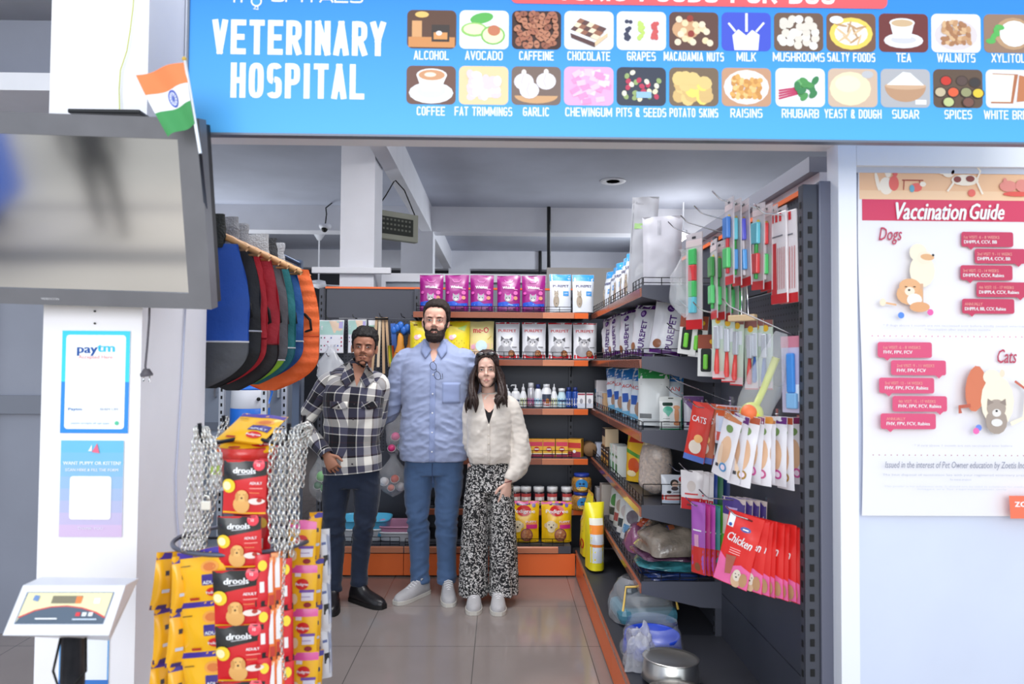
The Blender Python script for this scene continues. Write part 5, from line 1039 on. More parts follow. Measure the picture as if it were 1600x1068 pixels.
def hpt(a, z, off=0, wide=1):       # a: degrees from the front, positive to +x
    hw, yf, yb = hinterp(z); hw *= wide; r = math.radians(a); s_, c_ = math.sin(r), math.cos(r); e = .92
    cy = -(yf + yb)/2; ry = (yf - yb)/2; dz = 0
    return Vector(((hw + off) * math.copysign(abs(s_)**e, s_), cy - (ry + off) * math.copysign(abs(c_)**e, c_), z + (off * max(0, (z - .17)/.066)**1.5)))
def interp(tab, a):
    a = abs(a)
    for i in range(len(tab) - 1):
        if a <= tab[i+1][0]: t = (a - tab[i][0]) / (tab[i+1][0] - tab[i][0]); return tab[i][1] + (tab[i+1][1] - tab[i][1])*t
    return tab[-1][1]
def head_parts(b, M, m, wide=1.0, nose=1.0, fem=False):
    secs = []
    for z in [i*.236/26 for i in range(27)]:
        hw, yf, yb = hinterp(z); hw *= wide * (1 if not fem or z > .06 else .93); secs.append((Vector((0, -(yf+yb)/2, z)), Vector((hw, 0, 0)), Vector((0, (yf-yb)/2, 0))))
    t = MB(); ell_tube(t, secs, m, 28, 2.15)
    t.tube([(0, -.078, .128), (0, -.090, .108), (0, -.1045*(.98 if fem else 1), .088), (0, -.098, .078)], [.0075, .0085*nose, .0125*nose, .007], m, 12)
    for k in (-1, 1):
        t.ball((k*.0115*nose, -.090, .083), (.0085*nose, .012, .0075), m, 10)
        t.ball((k*.032*wide, -.061, .080), (.028, .0215, .028), m, 12)       # cheek
        t.tube([(k*.008, -.083, .139), (k*.028, -.082, .143), (k*.050*wide, -.064, .138)], [.006, .0075, .006], m, 8)
        t.ball((k*.032, -.0715, .1185), (.0155, .0115, .0125), m, 12)        # eyeball under the lid
        t.ball((k*.0745*wide, .004, .108), (.009, .017, .031), m, 12); t.ball((k*.073*wide, -.004, .085), (.007, .010, .012), m, 8)
    t.tube([(-.024, -.076, .047), (-.012, -.0875, .052), (0, -.0885, .0505), (.012, -.0875, .052), (.024, -.076, .047)], [.003, .0058, .0055, .0058, .003], m, 8)
    t.tube([(-.020, -.078, .044), (0, -.0885, .0405), (.020, -.078, .044)], [.003, .0068, .003], m, 8)
    t.ball((0, -.075, .014), (.018, .012, .013), m, 12); t.ball((0, -.062, .058), (.034, .0225, .030), m, 16); t.xf(M)
    b.add(t.v, t.f, m, True)
def face_details(t, body, M, iris, brow, lip, brow_w=.0055, fem=False, smile=0):
    bv = bvh_of(body); Mi = M.inverted(); dirn = (M.to_3x3() @ Vector((0, 1, 0))).normalized()
    def S(x, z):
        o_ = M @ Vector((x, -.3, z)); h = bv.ray_cast(o_, dirn); return h[0] if h[0] is not None else M @ Vector((x, -.08, z))
    for k in (-1, 1):
        b = MB(); p = Print(b, S, .0006, .0004); cx, cz = k*.0315, .118
        al = [(cx + .0155*math.cos(a), cz + (.0044 if math.sin(a) > 0 else .0036)*math.sin(a) - .0012*k*math.cos(a)*-1) for a in [2*PI*i/14 for i in range(14)]]
        p.poly(al, (212, 202, 198)); p.ell(cx, cz + .0003, .0056, .0044, iris, 12); p.ell(cx, cz + .0003, .0026, .0026, (14, 12, 12), 8); p.ell(cx - .0018, cz + .002, .0009, .0009, WHITE, 6)
        p.line([(cx - .0165, cz - .0008), (cx - .009, cz + .0044), (cx, cz + .0060), (cx + .009, cz + .0044), (cx + .0165, cz - .0008)], .0026 if not fem else .003, (34, 24, 22))
        p.line([(cx - .014, cz - .0028), (cx, cz - .0048), (cx + .014, cz - .0028)], .0010, (120, 78, 66)); b.build('eye', t)
        b = MB(); p = Print(b, S, .0012, .0003)
        p.poly([(cx - k*.018, cz + .0165), (cx - k*.008, cz + .0205), (cx + k*.008, cz + .0215), (cx + k*.022, cz + .0165), (cx + k*.009, cz + .0215 - brow_w), (cx - k*.007, cz + .0205 - brow_w), (cx - k*.018, cz + .0165 - brow_w*.6)] if k > 0 else
               [(cx - k*.018, cz + .0165), (cx - k*.018, cz + .0165 - brow_w*.6), (cx - k*.007, cz + .0205 - brow_w), (cx + k*.009, cz + .0215 - brow_w), (cx + k*.022, cz + .0165), (cx + k*.008, cz + .0215), (cx - k*.008, cz + .0205)], brow); b.build('eyebrow', t)
    b = MB(); p = Print(b, S, .0005, .0003); s_ = smile
    p.poly([(-.0235, .0465 + s_), (-.010, .0535), (-.003, .0555), (0, .0545), (.003, .0555), (.010, .0535), (.0235, .0465 + s_), (.010, .0388), (0, .0372), (-.010, .0388)], lip)
    p.line([(-.0235, .0465 + s_), (-.010, .0468), (0, .0462), (.010, .0468), (.0235, .0465 + s_)], .0011, tuple(int(c*.5) for c in lip)); b.build('lips', t)
    b = MB(); p = Print(b, S, .0005)
    for k in (-1, 1): p.ell(k*.0075, .0775, .003, .0018, (70, 34, 30), 8)
    b.build('nostrils', t)
def shell(t, name, M, m, thick, tab=None, mask=None, wide=1.0, nz=.004, na=110, nh=64, z0=0.0, fn=None, seed=0, fr=70):
    def f(u, v):
        a = u*360 - 180; z = z0 + (.236 - z0)*v
        k = mask(a, z) if mask else max(-1, min(1, (z - interp(tab, a) - .006*noise.noise((a*.11, seed, 0)))/.010))
        off = (thick(a, z) if callable(thick) else thick) * max(0, k)**.6 - .007*(k <= 0) - .004*(k < .3)
        q = hpt(a, z, off, wide)
        if k > 0: q += (q - Vector((0, 0, .12))).normalized() * nz * noise.noise((q.x*fr + seed, q.y*fr, q.z*fr*.5))
        if fn: q = fn(a, z, q, k)
        return M @ q
    b = MB().grid(f, na, nh, m, closed=True); return b.build(name, t)
def hand(b, W, D, N, m, s=1.0, side=1, curl=(.5, .5, .5, .5), thumb=.5, spread=.02, scale=1.0):
    """W wrist, D direction of the fingers, N back-of-hand normal; side=+1 puts the thumb towards D x N"""
    W, D, N = Vector(W), Vector(D).normalized(), Vector(N); N = (N - D*N.dot(D)).normalized(); X = D.cross(N) * side; k = scale
    ell_tube(b, [(W - D*.03*k, X*.026*k, N*.019*k), (W, X*.026*k, N*.018*k), (W + D*.03*k, X*.035*k, N*.017*k), (W + D*.065*k, X*.041*k, N*.0155*k), (W + D*.092*k, X*.038*k, N*.011*k)], m, 16)
    for i, (o_, L, r) in enumerate(((.031, .068, .0082), (.0103, .077, .0084), (-.0103, .071, .0080), (-.031, .055, .0072))):
        p = W + D*(.080 - .004*abs(i - 1.2))*k + X*o_*k; d = (D + X*(o_*3.2*spread/.02)).normalized(); pts = [p - d*.01*k]; ang = 0
        for q, fr_ in enumerate((.45, .3, .25)):
            pts.append(p); ang += curl[i]*(.5 if q == 0 else .8); dd = d*math.cos(ang) - N*math.sin(ang); p = p + dd*L*fr_*k
        pts.append(p); b.tube(pts, [r*k*1.05, r*k*1.08, r*k*.98, r*k*.92, r*k*.7], m, 10)
    p = W + D*.022*k + X*.028*k; d1 = (D*.62 + X*.75 - N*.25*thumb).normalized(); d2 = (D*.95 + X*.35 - N*.35*thumb).normalized()
    b.tube([p - d1*.012*k, p, p + d1*.034*k, p + d1*.034*k + d2*.028*k, p + d1*.034*k + d2*.045*k], [.012*k, .0125*k, .0105*k, .0095*k, .006*k], m, 10)
def shoe(t, name, x, y, ang, L, m, sole_m, boot=False, lace=None, sc=1.0):
    Mt = Matrix.Translation((x, y, 0)) @ Matrix.Rotation(ang, 4, 'Z'); k = L/.30
    prof = [(.085, .012, .05), (.078, .030, .075), (.05, .037, .10 if not boot else .13), (.0, .040, .105 if not boot else .135), (-.05, .043, .088 if not boot else .085), (-.10, .0475, .066), (-.15, .0465, .054), (-.19, .036, .043), (-.212, .018, .028)]
    pr = spline(prof, 3)
    def f(u, v):
        i = v*(len(pr) - 1); a0, a1 = pr[int(i)], pr[min(len(pr) - 1, int(i) + 1)]; q = i - int(i); yy, hw, h = (p0 + (p1 - p0)*q for p0, p1 in zip(a0, a1))
        a = 2*PI*u; c_, s_ = math.cos(a), math.sin(a); zz = max(0, s_)**.75*h if s_ > 0 else -abs(s_)**.4*.0
        return Vector((math.copysign(abs(c_)**.75, c_)*hw, yy*k, (zz + .012)*1.0))
    r = MB().grid(f, 24, 34, m, closed=True); nv_ = len(r.v); r.f += [tuple(range(24))[::-1], tuple(nv_ - 24 + i for i in range(24))]; r.m += [0, 0]; r.sm += [True, True]; r.v = [tuple(Mt @ Vector(v)) for v in r.v]; o = r.build(name, t)
    def g(u, v):
        i = v*(len(pr) - 1); a0, a1 = pr[int(i)], pr[min(len(pr) - 1, int(i) + 1)]; q = i - int(i); yy, hw, h = (p0 + (p1 - p0)*q for p0, p1 in zip(a0, a1)); a = 2*PI*u + PI/4
        c_, s_ = math.cos(a), math.sin(a); return Vector((math.copysign(min(1, abs(c_)*1.42), c_)*(hw + .003), yy*k*1.02, .024 if s_ > 0 else .001))
    r = MB().grid(g, 16, 34, sole_m, closed=True, smooth=False); nv_ = len(r.v); r.f += [tuple(range(16))[::-1], tuple(nv_ - 16 + i for i in range(16))]; r.m += [0, 0]; r.sm += [False, False]; r.v = [tuple(Mt @ Vector(v)) for v in r.v]; r.build('sole', o)
    if lace:
        r = MB()
        for i in range(5):
            yy = (-.03 - i*.018)*k; z0 = .10 - i*.0085; r.tube([(-.026, yy, z0), (0, yy - .004, z0 + .012), (.026, yy, z0)], .0028, lace, 6)
        r.tube([(-.03, .0, .108), (0, -.01, .130), (.03, .0, .108)], .012, m, 8); r.v = [tuple(Mt @ Vector(v)) for v in r.v]; r.build('laces', o)
    return o
def skin(name, c): 
    m = mat(name, c, .5, var=(9, .06)); m.node_tree.nodes['Principled BSDF'].inputs['Subsurface Weight'].default_value = .12; m.node_tree.nodes['Principled BSDF'].inputs['Subsurface Radius'].default_value = (.02, .008, .004); return m
def folds(seed, amp=.006, f=(9, 9, 22), gate=None):
    def d(co, n):
        a = noise.noise((co.x*f[0] + seed, co.y*f[1], co.z*f[2] + co.x*6*math.copysign(1, co.x))); b_ = noise.noise((co.x*30 + seed, co.y*30, co.z*46))
        r = (1 - abs(a)*3)*amp*.6 + b_*amp*.35; return r * (gate(co) if gate else 1)
    return d
def fabric(name, c, scale=500, strength=.25, rough=.85, var=None, sheen=.2): return mat(name, c, rough, bump=(scale, strength, .002), var=var, sheen=sheen)
DENIM_FOLD = lambda seed, knee: (lambda co: .6 + 1.6*math.exp(-((co.z - knee)/.10)**2) + 1.4*math.exp(-((co.z - .10)/.07)**2) + .8*math.exp(-((co.z - .80)/.06)**2))
def legs(b, m, hip, crotch, L, R, k):      # L, R: [(x, y, z, r) ...] from hip to ankle ; hip: list of hsec
    ell_tube(b, hip, m, 24, 2.3); limb(b, L, m, 20); limb(b, R, m, 20)
# ---------------------------------------------------------------- the tall bearded man
SKA = skin('skin_fair', (222, 172, 152))
t = thing('person', 'tall bearded person in a light blue shirt and blue jeans, standing in the middle', 'person', (-.428, 4.50, 0)); T = t
MH = Matrix.Translation((.0, -.012, 1.642)) @ Matrix.Rotation(.02, 4, 'Y') @ Matrix.Scale(1.04, 4)
b = MB(); head_parts(b, MH, SKA, wide=1.06, nose=1.08)
ell_tube(b, [hsec(0, .03, 1.52, .075, .07), hsec(0, .028, 1.58, .068, .066), hsec(0, .02, 1.64, .062, .064), hsec(0, .02, 1.71, .058, .06)], SKA)
ell_tube(b, [hsec(0, .02, .92, .16, .10), hsec(0, .02, 1.1, .17, .11), hsec(0, .01, 1.35, .19, .11), hsec(0, .02, 1.48, .18, .09), hsec(0, .03, 1.56, .12, .06), hsec(0, .03, 1.59, .07, .05)], SKA, 24)
armR = [(-.17, .03, 1.50, .055), (-.25, .035, 1.36, .05), (-.305, .05, 1.195, .045), (-.40, .13, 1.14, .038), (-.49, .185, 1.11, .028)]
armL = [(.17, .03, 1.50, .055), (.225, .06, 1.38, .05), (.25, .13, 1.25, .045), (.28, .19, 1.14, .036), (.29, .235, 1.04, .028)]
limb(b, armR, SKA); limb(b, armL, SKA)
hand(b, (-.49, .185, 1.11), (-1, .05, .15), (0, 1, .1), SKA, side=-1, curl=(.35, .35, .4, .4)); hand(b, (.29, .235, 1.04), (-.1, .02, -1), (0, 1, 0), SKA, side=1)
for k in (-1, 1): limb(b, [(k*.09, .02, .95, .085), (k*.10, .02, .6, .06), (k*.095, .03, .12, .04), (k*.095, .0, .05, .03)], SKA)
body = remesh(b, 'body', t, SKA, .0042, 4)
BRD = mat('hair_dark_brown', (44, 32, 28), .75, bump=(160, .8, .006), var=(60, .4))
face_details(t, body, MH, (86, 96, 92), (62, 44, 36), (160, 84, 80), .007)
shell(t, 'hair', MH, BRD, lambda a, z: .006 + .016*max(0, (z - .165)/.07), [(0, .200), (30, .198), (48, .182), (60, .152), (70, .112), (86, .108), (98, .125), (112, .06), (180, .03)], wide=1.06, seed=1, fn=lambda a, z, q, k: q + Vector((.006*(k > 0), -.008*(k > 0)*max(0, (z - .19)/.04)*max(0, math.cos(math.radians(a))), 0)))
def bmask(a, z):
    aa = abs(a); up = interp([(0, .068), (14, .072), (22, .060), (34, .056), (50, .072), (66, .10), (80, .125), (92, .10), (104, .03), (130, -.02), (180, -.05)], a); k = min(1, (up - z)/.008)
    x = abs(hpt(a, z)[0])
    if aa < 60 and .0430 < z < .0515 and x < .018: k = -1
    if aa < 60 and z > .030 and z < .036 and x < .010: k = min(k, .5)
    return max(-1, k)
shell(t, 'beard', MH, BRD, lambda a, z: .008 + .012*max(0, 1 - z/.05), mask=bmask, wide=1.06, nz=.004, z0=.0, seed=3, fn=lambda a, z, q, k: q + Vector((0, -.006*(z < .03), -.014*max(0, 1 - z/.045))) if k > 0 else q)
b = MB(); b.ball((0, -.055, .006), (.040, .034, .026), BRD, 24); b.v = [tuple(MH @ (Vector(v) + Vector((0, 0, 0)) + Vector(v).normalized()*.003*noise.noise(Vector(v)*90))) for v in b.v]; b.build('beard_tip', bpy.data.objects.get('beard'))
SH = fabric('shirt_chambray', (152, 164, 198), 700, .2, .8, var=(12, .05))
b = MB()
ell_tube(b, [hsec(0, 0, .872, .214, .150), hsec(0, .0, .93, .222, .160), hsec(0, .0, 1.05, .218, .160), hsec(0, 0, 1.2, .212, .150), hsec(0, 0, 1.36, .216, .142), hsec(0, .01, 1.49, .226, .128), hsec(0, .02, 1.555, .205, .105), hsec(0, .028, 1.60, .140, .085), hsec(0, .026, 1.632, .088, .074), hsec(0, .022, 1.65, .074, .070)], SH, 36, 2.3)
limb(b, [(-.14, .02, 1.530, .066), (-.195, .02, 1.500, .078), (-.238, .02, 1.39, .070), (-.275, .03, 1.27, .066), (-.305, .05, 1.185, .066), (-.365, .10, 1.145, .062), (-.40, .13, 1.135, .056)], SH, 22)
limb(b, [(.14, .02, 1.530, .066), (.195, .025, 1.500, .078), (.225, .06, 1.38, .070), (.24, .11, 1.29, .064), (.26, .15, 1.20, .060), (.28, .19, 1.14, .056)], SH, 22)
shirt = remesh(b, 'shirt', t, SH, .0062, 5, folds(2.3, .0085, (7, 7, 20), lambda co: .5 + 1.0*math.exp(-((co.z - 1.02)/.16)**2) + .7*(abs(co.x) > .22)))
S = rayS(bvh_of(shirt)); SH2 = fabric('shirt_trim', (140, 154, 194), 700, .2, .8)
def flap(name, pts_list, S, m, parent, off=.006):
    b = MB(); p = Print(b, S, off)
    for pts in pts_list: p.poly(pts, m)
    o = b.build(name, parent); s = o.modifiers.new('thick', 'SOLIDIFY'); s.thickness = .004; s.offset = 0; return o
flap('placket', [[(-.016, .875), (.018, .875), (.018, 1.49), (.0, 1.50), (-.016, 1.49)]], S, SH2, shirt, .003)
def Sc(x, z):
    q = S(x, z); return Vector((x, min(q.y, -.045) if z > 1.56 else q.y, z))
flap('collar', [[(-.016, 1.572), (-.050, 1.515), (-.082, 1.562), (-.078, 1.61), (-.064, 1.648)], [(.016, 1.572), (.064, 1.648), (.078, 1.61), (.082, 1.562), (.050, 1.515)]], Sc, SH2, shirt, .010)
flap('pocket', [[(.06, 1.24), (.17, 1.24), (.17, 1.37), (.06, 1.37)]], S, fabric('shirt_pocket', (145, 159, 199), 700, .2, .8), shirt, .002)
b = MB(); p = Print(b, S, .0006); p.poly([(-.040, 1.645), (-.016, 1.53), (0, 1.49), (.016, 1.53), (.040, 1.645)], SKA)
b.build('neck_opening', shirt)
b = MB()
for z in (.94, 1.06, 1.18, 1.30, 1.42): q = S(0.001, z); b.ball((q.x, q.y - .006, q.z), (.0055, .002, .0055), mat('button_white', (226, 228, 236), .3), 10)
b.build('button', shirt)
g = thing('eyeglasses', 'thin dark-framed eyeglasses hooked on the bearded person\'s shirt front', 'eyeglasses', (-.428 + .008, 4.50 - .162, 1.47), (0, 1.15, 0))
for x in (-.005, .06): MB().tube([(x + .027*math.cos(a), 0, .021*math.sin(a)*(1 if math.sin(a) < 0 else .8)) for a in [2*PI*i/18 for i in range(18)]], .0016, BLACK, 6, True).build('rim', g)
MB().tube([(.022, 0, .006), (.033, -.002, .006)], .0014, BLACK, 6).tube([(-.032, 0, .008), (-.034, .03, .02), (-.03, .06, -.01)], .0014, BLACK, 6).tube([(.087, 0, .008), (.092, .01, .02), (.06, .02, .03)], .0014, BLACK, 6).build('temple', g)
DN = fabric('denim_blue', (72, 100, 140), 420, .4, .8, var=(6, .22))
b = MB(); legs(b, DN, [hsec(0, .01, .78, .165, .115), hsec(0, .01, .84, .190, .125), hsec(0, .01, .93, .188, .128)], .8,
    [(-.096, .01, .88, .092), (-.100, .0, .72, .093), (-.103, -.005, .60, .082), (-.100, -.01, .50, .070), (-.094, .01, .38, .070), (-.088, .02, .22, .062), (-.086, .02, .075, .062)],
    [(.096, .01, .88, .092), (.096, .0, .72, .093), (.090, -.005, .60, .082), (.084, -.01, .50, .071), (.084, .01, .38, .070), (.086, .02, .22, .062), (.088, .02, .075, .062)], 0)
tr = remesh(b, 'jeans', t, DN, .0062, 5, folds(5.5, .0048, (8, 8, 17), DENIM_FOLD(1, .47)))
b = MB(); b.tube([(0.0, -.121, .86), (0, -.125, .80), (.004, -.10, .74)], .0022, mat('stitch', (60, 74, 110), .8), 5); b.build('seam', tr)
WS = mat('sneaker_grey_white', (176, 174, 176), .7, bump=(120, .4, .003), var=(14, .12)); WSO = mat('sneaker_sole', (200, 196, 188), .6); LW = mat('lace_white', (232, 230, 232), .8)
shoe(t, 'shoe', -.088, -.01, -.62, .30, WS, WSO, lace=LW); shoe(t, 'shoe', .098, -.01, .12, .30, WS, WSO, lace=LW)
# ---------------------------------------------------------------- the man in the plaid shirt
SKB = skin('skin_brown', (168, 116, 92))
t = thing('person', 'person in a plaid flannel shirt and dark jeans, standing leftmost of the three', 'person', (-.925, 4.35, 0))
MH = Matrix.Translation((.066, -.015, 1.478)) @ Matrix.Rotation(.10, 4, 'Z') @ Matrix.Rotation(.05, 4, 'Y') @ Matrix.Scale(.93, 4)
b = MB(); head_parts(b, MH, SKB, wide=1.10, nose=1.12)
ell_tube(b, [hsec(.03, .03, 1.36, .07, .066), hsec(.045, .025, 1.42, .062, .060), hsec(.058, .02, 1.48, .053, .056), hsec(.064, .015, 1.54, .050, .05)], SKB)
ell_tube(b, [hsec(0, .02, .85, .14, .09), hsec(0, .02, 1.0, .145, .10), hsec(0, .01, 1.2, .16, .10), hsec(.01, .02, 1.34, .16, .08), hsec(.02, .03, 1.40, .11, .055), hsec(.03, .03, 1.44, .06, .045)], SKB, 24)
limb(b, [(-.14, .02, 1.33, .045), (-.235, .01, 1.22, .040), (-.30, .01, 1.12, .036), (-.22, -.06, 1.01, .033), (-.125, -.135, .935, .025)], SKB)
limb(b, [(.15, .03, 1.36, .045), (.150, .07, 1.22, .04), (.13, .11, 1.10, .034), (.10, .13, .98, .026)], SKB)
hand(b, (-.125, -.135, .935), (.42, -.10, -.75), (-.15, -1, .12), SKB, side=-1, curl=(.9, .85, .8, .75), thumb=.2, scale=.98); hand(b, (.10, .13, .98), (0, 0, -1), (1, 0, 0), SKB, side=1)
for q_ in ([(-.085, 0, .82, .06), (-.098, -.02, .47, .042), (-.1, -.02, .1, .032)], [(.085, 0, .82, .06), (.078, 0, .47, .042), (.048, .03, .1, .032)]): limb(b, q_, SKB)
body = remesh(b, 'body', t, SKB, .0042, 4)
BLK = mat('hair_black', (20, 17, 18), .6, bump=(120, 1, .008), var=(60, .5))
face_details(t, body, MH, (52, 34, 26), (26, 20, 20), (150, 84, 78), .0075)
shell(t, 'hair', MH, BLK, lambda a, z: .006 + .021*max(0, (z - .165)/.07), [(0, .186), (30, .186), (48, .172), (60, .15), (70, .105), (84, .098), (98, .12), (115, .06), (180, .03)], wide=1.10, nz=.007, seed=7, fr=55)
STB = mat('stubble', (78, 54, 46), .8)
def gm(a, z):
    x = hpt(a, z)[0]; aa = abs(a); k = -1
    if aa < 60 and .0575 < z < .070 - abs(x)*.2 and abs(x) < .027: k = .2
    if aa < 70 and z < .033 - abs(x)*.25 and abs(x) < .032: k = .2
    return k
shell(t, 'beard', MH, mat('goatee_black', (62, 42, 38), .8, bump=(160, .6, .004)), .012, mask=gm, wide=1.10, nz=.001, seed=2)
def plaid():
    m = mat('plaid_flannel', (120, 120, 130), .9, sheen=.2); nt = m.node_tree; b_ = nt.nodes['Principled BSDF']; uv = nt.nodes.new('ShaderNodeUVMap'); sp = nt.nodes.new('ShaderNodeSeparateXYZ'); nt.links.new(uv.outputs[0], sp.inputs[0])
    def ramp(o, per, off, st):
        a = nt.nodes.new('ShaderNodeMath'); a.operation = 'MULTIPLY_ADD'; a.inputs[1].default_value = 1/per; a.inputs[2].default_value = off + 50; nt.links.new(o, a.inputs[0])
        f = nt.nodes.new('ShaderNodeMath'); f.operation = 'FRACT'; nt.links.new(a.outputs[0], f.inputs[0]); r = nt.nodes.new('ShaderNodeValToRGB'); r.color_ramp.interpolation = 'CONSTANT'; nt.links.new(f.outputs[0], r.inputs[0])
        el = r.color_ramp.elements
        while len(el) > 1: el.remove(el[-1])
        el[0].position = 0; el[0].color = (*[lin(c) for c in st[0][1]], 1)
        for ps, c in st[1:]: e = el.new(ps); e.color = (*[lin(q) for q in c], 1)
        return r.outputs[0]
    NV, MR, GY, WH = (16, 18, 44), (74, 26, 38), (104, 104, 124), (240, 238, 232)
    st = [(0, NV), (.10, MR), (.13, NV), (.30, WH), (.325, GY), (.50, WH), (.72, NV), (.75, MR), (.77, GY), (.985, WH)]
    mx = nt.nodes.new('ShaderNodeMix'); mx.data_type = 'RGBA'; mx.inputs[0].default_value = .5; nt.links.new(ramp(sp.outputs[0], .215, .13, st), mx.inputs[6]); nt.links.new(ramp(sp.outputs[1], .235, .3, st), mx.inputs[7])
    g = nt.nodes.new('ShaderNodeGamma'); g.inputs[1].default_value = 1.4; nt.links.new(mx.outputs[2], g.inputs[0]); nt.links.new(g.outputs[0], b_.inputs['Base Color']); return m
PLD = plaid()
def uvtube(b, keys, m, n=32, k=8, e=2.0, wob=0, seed=0):      # keys (x, y, z, rx, ry, ax) ; rx across, ry depth; horizontal rings when ax is None
    q = spline(keys, k); P3 = [Vector(p[:3]) for p in q]; L = 0; vs = []; uv = []; up = Vector((0, -1, 0))
    for i, p in enumerate(q):
        t_ = (P3[min(i+1, len(q)-1)] - P3[max(i-1, 0)]).normalized()
        if i: L += (P3[i] - P3[i-1]).length
        fr_ = (up - t_*up.dot(t_)).normalized(); sd = fr_.cross(t_).normalized(); R = (p[3] + p[4])/2
        for j in range(n + 1):
            a = 2*PI*j/n + PI/2; ca, sa = math.cos(a), math.sin(a); w_ = 1 + wob*noise.noise((ca*2.2 + seed, sa*2.2, L*16)) + wob*.5*(1 - 3*abs(noise.noise((ca*1.2 + seed, sa*1.2 + 5, L*9 + ca*1.5))))
            vs.append(P3[i] + sd*(p[3]*math.copysign(abs(ca)**(2/e), ca)*w_) - fr_*(p[4]*math.copysign(abs(sa)**(2/e), sa)*w_) * -1); uv.append((j/n*2*PI*R, L))
    W = n + 1; fs = [(i*W+j, i*W+j+1, (i+1)*W+j+1, (i+1)*W+j) for i in range(len(q)-1) for j in range(n)]
    b.add(vs, fs, m, True, uv)
    return L
b = MB()
uvtube(b, [(.005, 0, .815, .180, .125), (.0, 0, .88, .180, .128), (-.005, 0, 1.0, .172, .125), (-.0, 0, 1.12, .176, .124), (.0, 0, 1.22, .186, .122), (.005, .01, 1.31, .190, .114), (.012, .02, 1.38, .172, .098), (.025, .025, 1.43, .122, .080), (.040, .022, 1.468, .080, .068), (.052, .018, 1.492, .064, .062)], PLD, 48, 6, 2.3, .035, 3)
uvtube(b, [(-.08, .02, 1.395, .050, .05), (-.155, .015, 1.36, .066, .066), (-.225, .01, 1.25, .062, .062), (-.275, .01, 1.17, .057, .058), (-.305, .0, 1.115, .055, .056), (-.27, -.03, 1.06, .052, .053), (-.20, -.08, 1.0, .048, .048), (-.145, -.12, .955, .042, .042), (-.13, -.131, .942, .040, .040)], PLD, 30, 6, 2, .06, 6)
uvtube(b, [(.10, .02, 1.395, .050, .05), (.155, .03, 1.36, .064, .064), (.160, .05, 1.25, .056, .056), (.148, .07, 1.15, .052, .052), (.132, .09, 1.07, .048, .048), (.110, .11, 1.0, .042, .042)], PLD, 30, 6, 2, .06, 9)
shirt = b.build('shirt', t); S = rayS(bvh_of(shirt), fb=-.12)
b = MB(); uvtube(b, [(-.138, -.126, .948, .044, .044), (-.122, -.138, .930, .041, .041)], PLD, 24, 3); b.build('cuff', shirt)
def uvflap(name, polys, S, parent, off):
    b = MB(); p = Print(b, S, off); 
    for pts in polys:
        f0 = len(b.f); v0 = len(b.v); p.poly(pts, PLD); 
        for i in range(f0, len(b.f)): b.uv[i] = [(b.v[j][0] + b.v[j][2]*.6, b.v[j][2] - b.v[j][0]*.6) for j in b.f[i]]
    o = b.build(name, parent); s = o.modifiers.new('thick', 'SOLIDIFY'); s.thickness = .004; s.offset = 0
def Sp(x, z):
    q = S(x, z); return Vector((x, min(q.y, -.046) if z > 1.40 else q.y, z))
uvflap('collar', [[(.028, 1.39), (-.018, 1.335), (-.060, 1.385), (-.042, 1.455), (-.014, 1.495)], [(.056, 1.39), (.108, 1.490), (.132, 1.445), (.140, 1.38), (.096, 1.335)]], Sp, shirt, .009)
for q_ in ([(-.115, 1.215), (-.06, 1.205), (-.005, 1.215), (-.005, 1.255), (-.115, 1.255)], [(.075, 1.215), (.12, 1.205), (.165, 1.215), (.165, 1.255), (.075, 1.255)]): uvflap('pocket_flap', [q_], S, shirt, .003)
b = MB(); p = Print(b, S, .001); p.poly([(.002, 1.488), (.026, 1.39), (.042, 1.345), (.058, 1.39), (.088, 1.488)], SKB); b.build('neck_opening', shirt)
b = MB(); [b.ball((S(x, z).x, S(x, z).y - .009, z), (.006, .0025, .006), mat('button_dark', (44, 36, 44), .35), 10) for x, z in ((-.06, 1.222), (.12, 1.222), (.035, 1.24), (.032, 1.15), (.03, 1.06), (.03, .97), (.03, .88))]; b.build('button', shirt)
DK = fabric('denim_dark', (22, 36, 60), 420, .35, .8, var=(6, .22))
b = MB(); legs(b, DK, [hsec(0, .01, .72, .140, .105), hsec(0, .01, .80, .160, .115), hsec(0, .01, .88, .158, .118)], .74,
    [(-.085, .0, .82, .085), (-.095, -.01, .68, .084), (-.100, -.02, .56, .072), (-.098, -.02, .47, .064), (-.095, -.01, .36, .060), (-.098, -.02, .2, .052), (-.100, -.02, .085, .052)],
    [(.085, .0, .82, .085), (.095, .0, .68, .084), (.090, .0, .56, .072), (.078, .0, .47, .064), (.062, .02, .36, .060), (.050, .03, .2, .052), (.048, .03, .10, .052)], 0)
tr = remesh(b, 'jeans', t, DK, .0062, 5, folds(9.1, .0045, (8, 8, 17), DENIM_FOLD(1, .46)))
BS = mat('shoe_black', (30, 27, 30), .4, coat=.2, var=(9, .2)); BSO = mat('shoe_sole_black', (20, 19, 20), .6)
shoe(t, 'shoe', -.100, -.03, -.10 + .28, .29, BS, BSO, boot=True); shoe(t, 'shoe', .060, .02, .95, .29, BS, BSO, boot=True)
